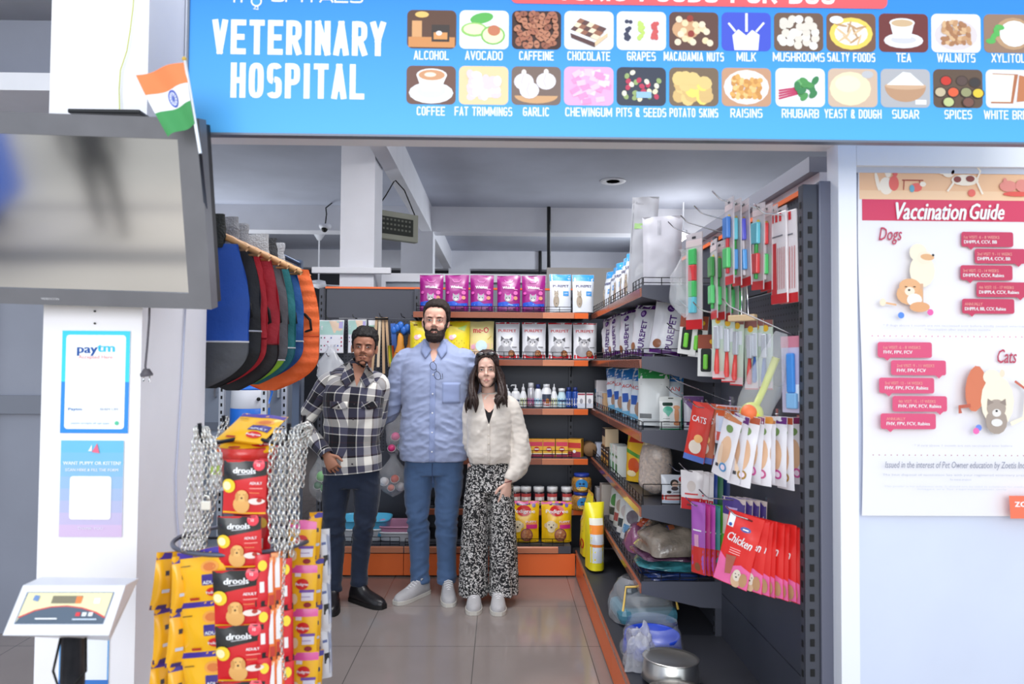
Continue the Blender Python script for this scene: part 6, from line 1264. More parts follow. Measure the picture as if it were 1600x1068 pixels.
# ---------------------------------------------------------------- the woman in the cream cardigan
SKC = skin('skin_light', (226, 184, 166))
t = thing('person', 'long-haired person in a cream cardigan and patterned wide trousers, standing at the right', 'person', (-.068, 4.37, 0))
MH = Matrix.Translation((-.015, -.012, 1.345)) @ Matrix.Rotation(-.04, 4, 'Y') @ Matrix.Rotation(-.05, 4, 'Z') @ Matrix.Scale(.925, 4)
b = MB(); head_parts(b, MH, SKC, wide=.98, nose=.88, fem=True)
ell_tube(b, [hsec(-.005, .03, 1.24, .050, .048), hsec(-.008, .028, 1.29, .044, .045), hsec(-.012, .02, 1.345, .043, .045), hsec(-.014, .015, 1.41, .043, .045)], SKC)
ell_tube(b, [hsec(0, .02, .85, .125, .08), hsec(0, .02, .98, .11, .08), hsec(0, .01, 1.14, .125, .09), hsec(0, .02, 1.22, .125, .07), hsec(0, .03, 1.265, .10, .05), hsec(0, .03, 1.30, .05, .04)], SKC, 24)
limb(b, [(.13, .02, 1.23, .036), (.168, .02, 1.11, .034), (.19, .02, .96, .03), (.155, -.03, .83, .024), (.115, -.075, .755, .020)], SKC); limb(b, [(-.13, .02, 1.23, .036), (-.13, .05, 1.06, .03), (-.12, .07, .96, .028), (-.06, .09, .9, .022)], SKC)
hand(b, (.115, -.075, .755), (-.18, -.06, -.95), (.45, -.9, 0), SKC, side=1, curl=(.25, .3, .35, .4), thumb=.5, spread=.022, scale=.94); hand(b, (-.06, .09, .9), (.5, 0, -.4), (0, 1, 0), SKC, side=1)
for k in (-1, 1): limb(b, [(k*.07, .02, .86, .07), (k*.075, .02, .45, .045), (k*.075, .02, .1, .032)], SKC)
body = remesh(b, 'body', t, SKC, .0040, 4)
face_details(t, body, MH, (70, 66, 60), (66, 44, 36), (196, 110, 108), .005, fem=True, smile=.0022)
HB = mat('hair_brown_long', (50, 34, 30), .5, bump=(90, .8, .006), var=(40, .4), coat=.15)
hr = shell(t, 'hair', MH, HB, lambda a, z: .011 + .008*max(0, (z - .16)/.07), [(0, .200), (22, .196), (40, .172), (54, .135), (66, .095), (80, .05), (100, .0), (180, -.02)], wide=.99, nz=.003, seed=4, fr=40)
b = MB(); q = random.Random(11)
for k in (-1, 1):
    for i in range(26):
        a = 52 + i*4.2; st = MH @ hpt(k*a, .15 - .002*i if i < 12 else .12, .010, 1.0)
        end_z = (1.185 if k < 0 else 1.21) + .05*q.random() + .02*(i > 14); ex = k*(.052 + .072*q.random()) + (-.022 if k < 0 else -.020); ey = -.118 + .0066*i + .01*q.random()
        mid = Vector((st.x*1.04 + k*.014 + k*.012*q.random(), min(st.y, .03) + .002*i, 1.40)); m2 = Vector((k*(.074 + .04*q.random()) - .014, ey, 1.31)); 
        pts = spline([tuple(st), tuple(mid), tuple(m2), (ex, ey - .012, (m2.z + end_z)/2), (ex + .012*math.sin(i), ey - .006, end_z)], 5)
        b.tube(pts, [.0145 if 3 < j < 14 else (.010 if j <= 3 else .0135*(1 - (j - 13)/8.5)) for j in range(len(pts))], HB, 7)
b.build('hair_lengths', hr)
g = MB()
for k in (-1, 1): g.ball((k*.036, -.062, .214), (.030, .012, .016), mat('lens_dark', (26, 24, 26), .1, coat=1), 16, Matrix.Identity(4)); g.tube([(k*.062, -.055, .214), (k*.076, .0, .185), (k*.078, .03, .15)], .0028, BLACK, 6)
g.tube([(-.008, -.074, .216), (.008, -.074, .216)], .0025, BLACK, 6); g.xf(MH @ Matrix.Translation((0, -.012, .008))); g2 = g.build('sunglasses', loc=tuple(t.location)); tag(g2, 'dark sunglasses pushed up on the hair of the person in the cream cardigan', 'sunglasses')
CRM = fabric('cardigan_cream', (220, 212, 203), 260, .6, .95, var=(10, .06), sheen=.4)
b = MB(); ell_tube(b, [hsec(0, .0, .872, .128, .098), hsec(0, .0, .92, .142, .112), hsec(0, .0, 1.02, .136, .108), hsec(0, 0, 1.14, .142, .108), hsec(0, .012, 1.22, .142, .092), hsec(0, .02, 1.265, .115, .072), hsec(-.004, .026, 1.295, .076, .058), hsec(-.006, .026, 1.308, .054, .052)], CRM, 32, 2.3)
limb(b, [(.085, .02, 1.245, .046), (.130, .02, 1.22, .056), (.163, .02, 1.12, .058), (.182, .015, 1.02, .064), (.190, .005, .92, .070), (.175, -.03, .84, .060), (.135, -.06, .795, .040), (.122, -.070, .772, .031)], CRM, 22)
limb(b, [(-.085, .02, 1.245, .046), (-.118, .03, 1.22, .050), (-.130, .05, 1.08, .046), (-.128, .07, .98, .046), (-.10, .085, .92, .040), (-.07, .09, .905, .032)], CRM, 22)
card_ = remesh(b, 'cardigan', t, CRM, .0058, 5, folds(4.4, .0085, (14, 14, 7)))
S = rayS(bvh_of(card_), fb=-.1); b = MB(); p = Print(b, S, .0008); p.poly([(-.052, 1.30), (-.022, 1.17), (-.004, 1.12), (.014, 1.17), (.044, 1.30)], SKC); p.o = .0015; p.poly([(-.032, 1.215), (-.021, 1.17), (-.004, 1.12), (.013, 1.17), (.026, 1.215), (.004, 1.192), (-.008, 1.192)], mat('top_black', (20, 20, 24), .9)); b.build('neckline', card_)
flap('placket', [[(-.012, .875), (.004, .875), (.004, 1.115), (-.004, 1.125), (-.012, 1.115)]], S, fabric('cardigan_trim', (212, 204, 195), 260, .6, .95), card_, .002)
b = MB(); [b.ball((S(-.004, z).x, S(-.004, z).y - .004, z), (.005, .002, .005), mat('button_cream', (206, 196, 184), .4), 10) for z in (.9, .95, 1.0, 1.05)]; b.build('button', card_)
MB().tube([(.036*math.cos(a)*.75 + .121, .030*math.sin(a) - .071, .768 + .008*math.cos(a)) for a in [2*PI*i/20 for i in range(20)]], .0028, mat('bracelet_red', (110, 24, 34), .4), 6, True).build('bracelet', t)
def leafprint():
    m = mat('leaf_print', (24, 24, 26), .85); nt = m.node_tree; b_ = nt.nodes['Principled BSDF']; tc = nt.nodes.new('ShaderNodeTexCoord')
    v = nt.nodes.new('ShaderNodeTexVoronoi'); v.feature = 'DISTANCE_TO_EDGE'; v.inputs['Scale'].default_value = 95; n = nt.nodes.new('ShaderNodeTexNoise'); n.inputs['Scale'].default_value = 60; nt.links.new(tc.outputs['Object'], n.inputs['Vector'])
    ad = nt.nodes.new('ShaderNodeVectorMath'); ad.operation = 'MULTIPLY_ADD'; ad.inputs[1].default_value = (.025, .025, .025); nt.links.new(n.outputs['Color'], ad.inputs[0]); nt.links.new(tc.outputs['Object'], ad.inputs[2]); nt.links.new(ad.outputs[0], v.inputs['Vector'])
    n2 = nt.nodes.new('ShaderNodeTexNoise'); n2.inputs['Scale'].default_value = 75; nt.links.new(tc.outputs['Object'], n2.inputs['Vector']); g = nt.nodes.new('ShaderNodeMath'); g.operation = 'GREATER_THAN'; g.inputs[1].default_value = .49; nt.links.new(n2.outputs[0], g.inputs[0])
    l = nt.nodes.new('ShaderNodeMath'); l.operation = 'LESS_THAN'; l.inputs[1].default_value = .12; nt.links.new(v.outputs['Distance'], l.inputs[0]); mu = nt.nodes.new('ShaderNodeMath'); mu.operation = 'MULTIPLY'; nt.links.new(g.outputs[0], mu.inputs[0]); nt.links.new(l.outputs[0], mu.inputs[1])
    c = nt.nodes.new('ShaderNodeMix'); c.data_type = 'RGBA'; nt.links.new(mu.outputs[0], c.inputs[0]); c.inputs[6].default_value = (.012, .012, .014, 1); c.inputs[7].default_value = (.74, .72, .70, 1); nt.links.new(c.outputs[2], b_.inputs['Base Color']); return m
LP = leafprint(); b = MB()
ell_tube(b, [hsec(0, .01, .70, .150, .115), hsec(0, .01, .78, .142, .105), hsec(0, .01, .885, .120, .092)], LP, 28)
for k in (-1, 1): ell_tube(b, [hsec(k*.066, .01, .80, .074, .095), hsec(k*.078, .0, .62, .078, .100), hsec(k*.088, -.005, .42, .082, .098), hsec(k*.094, -.01, .22, .088, .102), hsec(k*.094, -.01, .09, .090, .108), hsec(k*.094, -.01, .062, .090, .108)], LP, 28)
remesh(b, 'trousers', t, LP, .0062, 4, folds(3.3, .009, (20, 20, 3)))
shoe(t, 'shoe', -.085, -.05, .0, .25, WS, WSO, lace=LW); shoe(t, 'shoe', .060, -.06, .02, .25, WS, WSO, lace=LW)
# ================================================================ foreground: banner
def food(p, kind, x, y, w, h, r):
    q = random.Random(kind); B = {'dark': (78, 48, 40), 'white': (238, 238, 244), 'wood': (190, 140, 100)}
    cx, cy = x + w/2, y + h/2
    def bgd(c): p.rrect(x, y, x + w, y + h, r, c)
    def spread_(n, c, rx, ry, c2=None, rot=True, m=.12):
        nc = max(1, round((n*1.25)**.5)); nr = max(1, -(-n//nc))
        for i in range(n):
            a, b_ = x + w*(m + (1 - 2*m)*((i % nc) + .15 + .7*q.random())/nc), y + h*(m + (1 - 2*m)*((i//nc) + .15 + .7*q.random())/nr); c1 = c if not isinstance(c, list) else q.choice(c); ro = q.random()*3 if rot else 0
            p.ell(a, b_, rx, ry, c1, 10, ro)
            if c2: p.ell(a, b_, rx*.12, ry*.8, c2, 6, ro)
            p.o -= p.step*.6
    def bowl_(c, ry=.2, top=.5): p.poly([(cx + w*.42*math.cos(a), y + h*top + h*.38*math.sin(a)) for a in [PI + PI*i/12 for i in range(13)]], c)
    k = kind
    if k == 'ALCOHOL': bgd((92, 62, 48)); p.rect(x + .004, y + .004, x + w - .004, y + h*.3, (206, 140, 84)); p.rect(x + w*.1, y + h*.3, x + w*.3, y + h*.72, (214, 160, 110)); p.rect(x + w*.5, y + h*.18, x + w*.86, y + h*.62, (60, 50, 46)); p.rect(x + w*.54, y + h*.24, x + w*.82, y + h*.42, (214, 150, 90)); p.ell(x + w*.3, y + h*.88, w*.14, h*.08, (236, 190, 110)); p.ell(x + w*.65, y + h*.4, w*.06, h*.06, WHITE)
    elif k == 'AVOCADO': bgd(B['white']); p.ell(x + w*.45, y + h*.8, w*.24, h*.14, (92, 176, 84), rot=.2); p.ell(x + w*.3, y + h*.5, w*.27, h*.19, (150, 200, 110)); p.ell(x + w*.3, y + h*.51, w*.22, h*.14, (236, 238, 190)); p.ell(x + w*.68, y + h*.36, w*.25, h*.25, (130, 190, 96)); p.ell(x + w*.68, y + h*.36, w*.21, h*.21, (236, 240, 190)); p.ell(x + w*.7, y + h*.48, w*.13, h*.14, (196, 120, 88))
    elif k == 'CAFFEINE': bgd((60, 34, 30)); spread_(42, [(170, 106, 82), (150, 90, 70), (186, 124, 96)], w*.085, h*.075, (90, 50, 40), m=.07)
    elif k == 'CHOCOLATE':
        bgd(B['white'])
        for i in range(5):
            for j in range(3): p.poly([(x + w*(.2 + i*.1 + j*.06), y + h*(.62 - i*.05 + j*.1)), (x + w*(.34 + i*.1 + j*.06), y + h*(.55 - i*.05 + j*.1)), (x + w*(.26 + i*.1 + j*.06), y + h*(.45 - i*.05 + j*.1)), (x + w*(.12 + i*.1 + j*.06), y + h*(.52 - i*.05 + j*.1))], [(98, 66, 64), (240, 220, 190), (150, 100, 80)][(i + j) % 3])
        p.poly([(x + w*.12, y + h*.42), (x + w*.62, y + h*.18), (x + w*.62, y + h*.06), (x + w*.14, y + h*.3)], (90, 60, 60)); p.poly([(x + w*.62, y + h*.2), (x + w*.88, y + h*.44), (x + w*.88, y + h*.34), (x + w*.62, y + h*.08)], (226, 196, 160))
    elif k == 'GRAPES':
        bgd(B['white'])
        for g_, c in enumerate(((60, 62, 86), (190, 214, 110), (206, 90, 90))):
            for i in range(16): p.ell(x + w*(.18 + g_*.27 + .11*q.random()*(1 - i/24)), y + h*(.25 + .5*q.random()), w*.045, w*.045, c, 8); p.o -= p.step*.6
    elif k == 'MACADAMIA NUTS': bgd((96, 66, 58)); p.ell(x + w*.34, y + h*.55, w*.28, h*.26, (206, 160, 120)); spread_(9, (236, 210, 170), w*.07, w*.07, m=.2); spread_(9, [(150, 60, 50), (236, 216, 190)], w*.07, w*.07, m=.12)
    elif k == 'MILK': bgd((66, 84, 204)); p.poly([(x + w*.26, y + h*.02), (x + w*.74, y + h*.02), (x + w*.77, y + h*.42), (x + w*.62, y + h*.55), (x + w*.5, y + h*.4), (x + w*.34, y + h*.56), (x + w*.22, y + h*.4)], WHITE); p.rect(x + w*.48, y + h*.5, x + w*.53, y + h*.98, WHITE); p.line([(x + w*.28, y + h*.5), (x + w*.14, y + h*.72)], .006, WHITE); p.line([(x + w*.7, y + h*.5), (x + w*.86, y + h*.74)], .006, WHITE)
    elif k == 'MUSHROOMS': bgd((110, 84, 70)); spread_(24, [(240, 236, 230), (222, 214, 204)], w*.09, w*.085, m=.12)
    elif k == 'SALTY FOODS': bgd((120, 84, 66)); p.ell(cx, cy - h*.03, w*.44, h*.42, (240, 206, 96)); p.ell(cx, cy - h*.03, w*.34, h*.31, (236, 230, 222)); spread_(12, [(222, 190, 150), (190, 150, 110)], w*.13, w*.022, m=.28); p.ell(x + w*.2, y + h*.82, w*.14, h*.1, WHITE)
    elif k == 'TEA': bgd((110, 50, 48)); p.ell(cx, y + h*.3, w*.4, h*.2, (232, 232, 236)); p.ell(cx, y + h*.32, w*.26, h*.1, (206, 206, 214)); p.poly([(x + w*.22, y + h*.78), (x + w*.3, y + h*.36), (x + w*.64, y + h*.36), (x + w*.72, y + h*.78)], WHITE); p.ell(x + w*.47, y + h*.76, w*.26, h*.12, (240, 240, 240)); p.ell(x + w*.47, y + h*.75, w*.22, h*.095, (206, 176, 140))
    elif k == 'WALNUTS': bgd(B['white']); p.ell(cx, cy - h*.05, w*.44, h*.4, (216, 206, 210)); spread_(34, [(196, 150, 110), (170, 120, 84), (214, 176, 136)], w*.075, w*.05, m=.2)
    elif k == 'XYLITOL': bgd((150, 120, 100)); p.ell(x + w*.6, cy, w*.38, h*.42, (186, 150, 116)); p.ell(x + w*.62, cy, w*.3, h*.34, (236, 240, 244)); [p.ell(x + w*(.14 + .06*i), y + h*(.3 + .12*i), w*.1, h*.07, (90, 180, 90), rot=i) for i in range(4)]
    elif k == 'COFFEE': bgd((110, 76, 66)); p.ell(cx, y + h*.3, w*.45, h*.28, (232, 236, 242)); p.ell(x + w*.5, y + h*.36, w*.3, h*.2, (214, 218, 226)); p.poly([(x + w*.2, y + h*.76), (x + w*.32, y + h*.34), (x + w*.68, y + h*.34), (x + w*.82, y + h*.76)], WHITE); p.ell(x + w*.51, y + h*.76, w*.31, h*.17, (246, 246, 248)); p.ell(x + w*.51, y + h*.76, w*.27, h*.14, (206, 150, 110)); p.ell(x + w*.48, y + h*.77, w*.12, h*.06, (246, 226, 204))
    elif k == 'FAT TRIMMINGS': bgd((240, 206, 160)); spread_(26, [(240, 220, 230), (232, 206, 216), (246, 236, 240)], w*.11, w*.08, m=.2)
    elif k == 'GARLIC': bgd((120, 100, 92)); p.poly([(cx + w*.44*math.cos(a), y + h*.24 + h*.2*math.sin(a)) for a in [PI + PI*i/10 for i in range(11)]], (206, 160, 116)); [(p.ell(x + w*a, y + h*b_, w*.2, h*.22, (234, 228, 238)), p.ell(x + w*a, y + h*(b_ + .24), w*.05, h*.08, (236, 226, 226)), p.line([(x + w*a, y + h*(b_ - .16)), (x + w*a - w*.05, y + h*b_), (x + w*a, y + h*(b_ + .2))], .002, (196, 184, 204))) for a, b_ in ((.25, .6), (.7, .62), (.36, .38))]
    elif k == 'CHEWINGUM':
        bgd((240, 170, 214))
        for i in range(26): a, b_ = x + w*(.1 + .8*q.random()), y + h*(.1 + .8*q.random()); t_ = q.random()*1.2 - .6; l_, m_ = w*.09, h*.07; p.poly([(a + u*l_*math.cos(t_) - v*m_*math.sin(t_), b_ + u*l_*math.sin(t_) + v*m_*math.cos(t_)) for u, v in ((-1, -1), (1, -1), (1, 1), (-1, 1))], q.choice([(246, 196, 226), (236, 150, 200), (250, 214, 236)])); p.o -= p.step*.6
    elif k == 'PITS & SEEDS': bgd((56, 60, 76)); spread_(22, [(232, 226, 206), (190, 60, 90), (150, 170, 110), (240, 230, 190)], w*.06, w*.05); p.rect(x + w*.4, y + h*.2, x + w*.7, y + h*.36, (150, 190, 226))
    elif k == 'POTATO SKINS': bgd((120, 100, 80)); spread_(18, [(226, 196, 130), (240, 216, 110), (214, 180, 120)], w*.15, w*.13, m=.16)
    elif k == 'RAISINS': bgd((196, 150, 120)); p.ell(cx, cy, w*.46, h*.45, (236, 230, 230)); spread_(44, [(226, 170, 96), (206, 146, 80), (240, 196, 130)], w*.06, w*.05, m=.2)
    elif k == 'RHUBARB': bgd(B['white']); [p.line([(x + w*.06, y + h*(.2 + .07*i)), (x + w*.45, y + h*(.34 + .05*i))], .006, (190, 60, 100)) for i in range(4)]; spread_(1, (90, 160, 90), w*.1, w*.1, m=.5); [p.ell(x + w*(.42 + .45*q.random()), y + h*(.25 + .5*q.random()), w*.1, h*.08, q.choice([(80, 150, 84), (110, 176, 110), (60, 130, 80)]), rot=i) for i in range(14)]
    elif k == 'YEAST & DOUGH': bgd((206, 180, 160)); p.ell(x + w*.45, cy - h*.02, w*.42, h*.44, (236, 222, 186)); p.ell(x + w*.4, cy + h*.1, w*.26, h*.22, (242, 230, 200)); p.ell(x + w*.8, y + h*.85, w*.12, h*.1, (190, 190, 196))
    elif k == 'SUGAR': bgd((176, 176, 182)); p.poly([(cx + w*.42*math.cos(a), y + h*.56 + h*.42*math.sin(a)) for a in [PI + PI*i/12 for i in range(13)]], (186, 146, 116)); p.ell(cx, y + h*.56, w*.42, h*.1, (206, 170, 140)); p.poly([(x + w*.12, y + h*.58), (x + w*.88, y + h*.58), (x + w*.6, y + h*.9), (x + w*.45, y + h*.92)], WHITE); p.rect(x + w*.7, y + h*.08, x + w*.92, y + h*.2, WHITE)
    elif k == 'SPICES': bgd((96, 76, 62)); [(p.ell(x + w*a, y + h*b_, w*.13, h*.14, (70, 54, 46)), p.ell(x + w*a, y + h*b_, w*.105, h*.115, c)) for a, b_, c in ((.26, .7, (200, 56, 44)), (.58, .7, (90, 70, 66)), (.84, .66, (60, 54, 54)), (.14, .4, (196, 180, 150)), (.4, .4, (222, 96, 60)), (.66, .4, (150, 150, 110)), (.9, .38, (226, 196, 60)), (.3, .14, (190, 200, 140)), (.7, .14, (120, 80, 70)))]
    elif k == 'WHITE BREAD': bgd((226, 226, 230)); p.poly([(x + w*.1, y + h*.12), (x + w*.55, y + h*.12), (x + w*.66, y + h*.88), (x + w*.14, y + h*.9)], (176, 110, 76)); p.poly([(x + w*.08, y + h*.16), (x + w*.5, y + h*.16), (x + w*.58, y + h*.86), (x + w*.1, y + h*.88)], (244, 234, 220)); p.poly([(x + w*.62, y + h*.16), (x + w*.9, y + h*.2), (x + w*.9, y + h*.8), (x + w*.68, y + h*.86)], (190, 120, 80))
YBN = 1.98; PX = F / YBN
t = thing('banner', 'large bright blue veterinary hospital banner across the top of the shopfront', 'banner', (0, YBN, 0))
x0, x1, z0, z1 = -.905, 1.62, 2.153, 2.72
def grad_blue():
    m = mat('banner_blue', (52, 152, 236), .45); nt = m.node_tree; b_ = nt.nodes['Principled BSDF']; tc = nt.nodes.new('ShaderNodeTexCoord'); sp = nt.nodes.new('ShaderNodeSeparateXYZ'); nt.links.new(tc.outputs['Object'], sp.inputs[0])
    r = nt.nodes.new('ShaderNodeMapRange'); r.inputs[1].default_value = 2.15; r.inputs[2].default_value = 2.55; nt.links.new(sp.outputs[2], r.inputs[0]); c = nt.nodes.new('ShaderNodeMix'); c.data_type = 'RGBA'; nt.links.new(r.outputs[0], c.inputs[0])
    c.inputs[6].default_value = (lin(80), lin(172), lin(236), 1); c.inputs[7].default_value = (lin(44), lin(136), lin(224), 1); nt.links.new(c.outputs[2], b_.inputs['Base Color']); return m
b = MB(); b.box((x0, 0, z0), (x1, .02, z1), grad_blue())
S = plane_S((0, 0, 0), (1, 0, 0), (0, 0, 1)); p = Print(b, S, .0004, .00015)
def BX(px): return P(px, 100, YBN).x
def BZ(px, py): return P(px, py, YBN).z
def btext(s_, px0, px1, py0, py1, sw): cx = (px0 + px1)/2; caps(p, s_, BX(px0), BX(px1), BZ(cx, py1), BZ(cx, py0), WHITE, sw/PX)
btext('VETERINARY', 331, 602, 32, 86, 9.2); btext('HOSPITAL', 361, 570, 99, 154, 9.2)
btext('H', 363, 377, -14, 4, 2.6); btext('SPITALS', 421, 566, -14, 4, 2.6)
p.ell(BX(399), BZ(399, 2), .016, .016, WHITE); p.ell(BX(399), BZ(399, 2), .012, .012, (60, 150, 232)); p.line([(BX(399), BZ(399, 10)), (BX(395), BZ(395, 14)), (BX(402), BZ(402, 15)), (BX(401), BZ(401, 10))], .003, WHITE)
zc = BZ(1100, -30); p.rrect(BX(797), BZ(1100, 10), BX(1387), BZ(1100, -60), .02, (240, 92, 100)); btext('TOXIC FOODS FOR DOG', 870, 1305, -24, 4, 6)
names = ['ALCOHOL', 'AVOCADO', 'CAFFEINE', 'CHOCOLATE', 'GRAPES', 'MACADAMIA NUTS', 'MILK', 'MUSHROOMS', 'SALTY FOODS', 'TEA', 'WALNUTS', 'XYLITOL'], ['COFFEE', 'FAT TRIMMINGS', 'GARLIC', 'CHEWINGUM', 'PITS & SEEDS', 'POTATO SKINS', 'RAISINS', 'RHUBARB', 'YEAST & DOUGH', 'SUGAR', 'SPICES', 'WHITE BREAD']
wid = {'ALCOHOL': 55, 'AVOCADO': 59, 'CAFFEINE': 54, 'CHOCOLATE': 67, 'GRAPES': 45, 'MACADAMIA NUTS': 94, 'MILK': 30, 'MUSHROOMS': 81, 'SALTY FOODS': 75, 'TEA': 23, 'WALNUTS': 60, 'XYLITOL': 54, 'COFFEE': 44, 'FAT TRIMMINGS': 90, 'GARLIC': 41, 'CHEWINGUM': 73, 'PITS & SEEDS': 78, 'POTATO SKINS': 76, 'RAISINS': 50, 'RHUBARB': 58, 'YEAST & DOUGH': 89, 'SUGAR': 42, 'SPICES': 43, 'WHITE BREAD': 84}
for r_ in range(2):
    for i, n_ in enumerate(names[r_]):
        cx = 674 + 82*i + (2 if r_ and i > 6 else 0); ty = (46 + .62*i if r_ == 0 else 133 + .55*i); ly = (86.5 + .4*i if r_ == 0 else 173.5 + .55*i)
        hw, hh = 38.5, 30; p.o = .0006; food(p, n_, BX(cx - hw), BZ(cx, ty + hh), BX(cx + hw) - BX(cx - hw), BZ(cx, ty - hh) - BZ(cx, ty + hh), .016); p.o = .0006
        btext(n_, cx - wid[n_]/2, cx + wid[n_]/2, ly - 7, ly + 7, 1.9)
b.build('sheet', t)
b = MB(); b.box((x0 - .004, -.004, z0 - .006), (x1, .024, z0), mat('banner_edge_grey', (112, 118, 132), .4, metal=.4)); b.box((x0 - .006, -.004, z0 - .006), (x0, .024, z1), mat('banner_edge_grey', (112, 118, 132), .4, metal=.4)); b.build('frame', t)
for x in (-.80, .22, 1.3): MB().box((x, .02, z0 + .35), (x + .04, .33, z0 + .38), FRAME).build('mounting_arm', t)
# ---------------------------------------------------------------- vaccination poster
YPO = 2.31
t = thing('vaccination_poster', 'tall dog and cat vaccination guide poster on the pale wall at the right', 'poster', (0, YPO, 0))
def QX(px): return P(px, 530, YPO).x
def QZ(py): return P(1470, py, YPO).z
bowx = lambda z: .006*math.sin((z - 1) * 5)
S = plane_S((0, -.006, 0), (1, 0, 0), (0, 0, 1)); b = MB(); xa, xb, za, zb = QX(1343), 2.16, QZ(805), QZ(249)
PW = mat('poster_paper', (236, 234, 240), .35, coat=.3)
b.grid(lambda u, v: S(xa + bowx(za + (zb-za)*v)*(1 - u) + (xb - xa)*u, za + (zb - za)*v), 10, 24, PW); p = Print(b, S, .0006, .0002)
p.rect(QX(1343), QZ(313), xb, QZ(249.5), (238, 190, 150), 10); p.rect(QX(1343), QZ(313), xb, QZ(299), (244, 204, 166), 10); p.rect(QX(1347), QZ(346), xb, QZ(313), (212, 66, 100), 10)
def qe(px, py, rx, ry, c, rot=0, n=14): p.ell(QX(px), QZ(py), rx/ (F/YPO), ry/(F/YPO), c, n, rot)
def qt(s_, px0, px1, py0, py1, c, bold=.02, shear=0): p.text(s_, (QX(px0) + QX(px1))/2, (QZ(py0) + QZ(py1))/2, QZ(py0) - QZ(py1), c, QX(px1) - QX(px0), bold, shear=shear)
CR, PK = (246, 232, 214), (232, 110, 100)
qe(1385, 292, 11, 14, CR); qe(1388, 272, 5, 7, CR); qe(1371, 285, 3, 16, CR, .2); qe(1397, 288, 8, 12, PK); qe(1399, 273, 4, 5, PK)
p.line([(QX(1410), QZ(283)), (QX(1443), QZ(283))], .004, (170, 70, 60)); p.line([(QX(1413), QZ(283)), (QX(1412), QZ(298))], .003, (170, 70, 60)); p.line([(QX(1437), QZ(283)), (QX(1439), QZ(298))], .003, (170, 70, 60)); qe(1432, 294, 9, 7, PK); qe(1425, 296, 4, 6, (110, 170, 190)); qe(1442, 289, 5, 4, CR)
qe(1508, 282, 22, 9, CR); qe(1482, 272, 9, 6, CR); qe(1473, 270, 7, 3.5, CR); qe(1489, 270, 2.5, 4, (150, 80, 70), -.4, 8); qe(1496, 281, 6, 5, (140, 66, 60)); qe(1516, 280, 7, 5, (140, 66, 60)); p.line([(QX(1527), QZ(280)), (QX(1532), QZ(268)), (QX(1524), QZ(258))], .006, CR); p.line([(QX(1490), QZ(286)), (QX(1480), QZ(300))], .007, CR); p.line([(QX(1526), QZ(284)), (QX(1535), QZ(304))], .007, CR); qe(1518, 302, 6, 6, PK); qe(1575, 291, 14, 9, (226, 140, 130)); qe(1590, 303, 24, 4, (226, 90, 80)); qe(1570, 283, 3, 5, (226, 140, 130)); qe(1596, 290, 10, 10, (226, 140, 130))
qt('Vaccination', 1399, 1508, 318, 344, WHITE, .03, .3); qt('Guide', 1514, 1567, 319, 343, WHITE, .03, .3); qt('Dogs', 1371, 1407, 357, 377, (190, 60, 90), .01, .3); qt('Cats', 1553, 1583, 545, 566, (190, 60, 90), .01, .3)
def bubble(px0, py0, px1, py1, l1, l2, tail, c):
    p.rrect(QX(px0), QZ(py1), QX(px1), QZ(py0), .008, c); tx = px0 + 14 if tail == 'l' else px1 - 12; p.poly([(QX(tx - 6), QZ(py1 - 1)), (QX(tx + 1), QZ(py1 + 5)), (QX(tx + 7), QZ(py1 - 1))], c)
    a = px0 + (4 if c[0] < 205 else 9); qt(l1, a, a + (px1 - px0)*.68 * (1 if len(l1) > 10 else .5), py0 + 6, py0 + 10.5, (240, 170, 160), .01); qt(l2, a, a + min((px1 - px0)*.78, len(l2)*3.4), py0 + 13, py0 + 18, WHITE, .03)
dg_ = [(1499, 363, 1580, 386, '1st VISIT: 6 - 8 WEEKS', 'DHPPL4, CCV, BB', 'l'), (1519, 389, 1598, 412, '2nd VISIT: 9 - 11 WEEKS', 'DHPPL4, CCV, BB', 'r'), (1496, 415, 1577, 438, '3rd VISIT: 12 - 14 WEEKS', 'DHPPL4, CCV, Rabies', 'l'), (1520, 441, 1599, 464, '4th VISIT: 15 - 17 WEEKS', 'DHPPL4, CCV, Rabies', 'r'), (1497, 467, 1578, 490, 'ANNUALLY', 'DHPPL4, BB, CCV, Rabies', 'l')]
ct_ = [(1365, 535, 1449, 559, '1st VISIT: 6 - 8 WEEKS', 'FHV, FPV, FCV', 'l'), (1385, 563, 1470, 586, '2nd VISIT: 9 - 11 WEEKS', 'FHV, FPV, FCV', 'r'), (1366, 590, 1451, 614, '3rd VISIT: 12 - 14 WEEKS', 'FHV, FPV, FCV, Rabies', 'l'), (1386, 618, 1470, 642, '4th VISIT: 15 - 17 WEEKS', 'FHV, FPV, FCV, Rabies', 'r'), (1367, 645, 1452, 669, 'ANNUALLY', 'FHV, FPV, FCV, Rabies', 'l')]
for q in dg_: bubble(*q, (198, 62, 96))
for q in ct_: bubble(*q, (218, 84, 124))
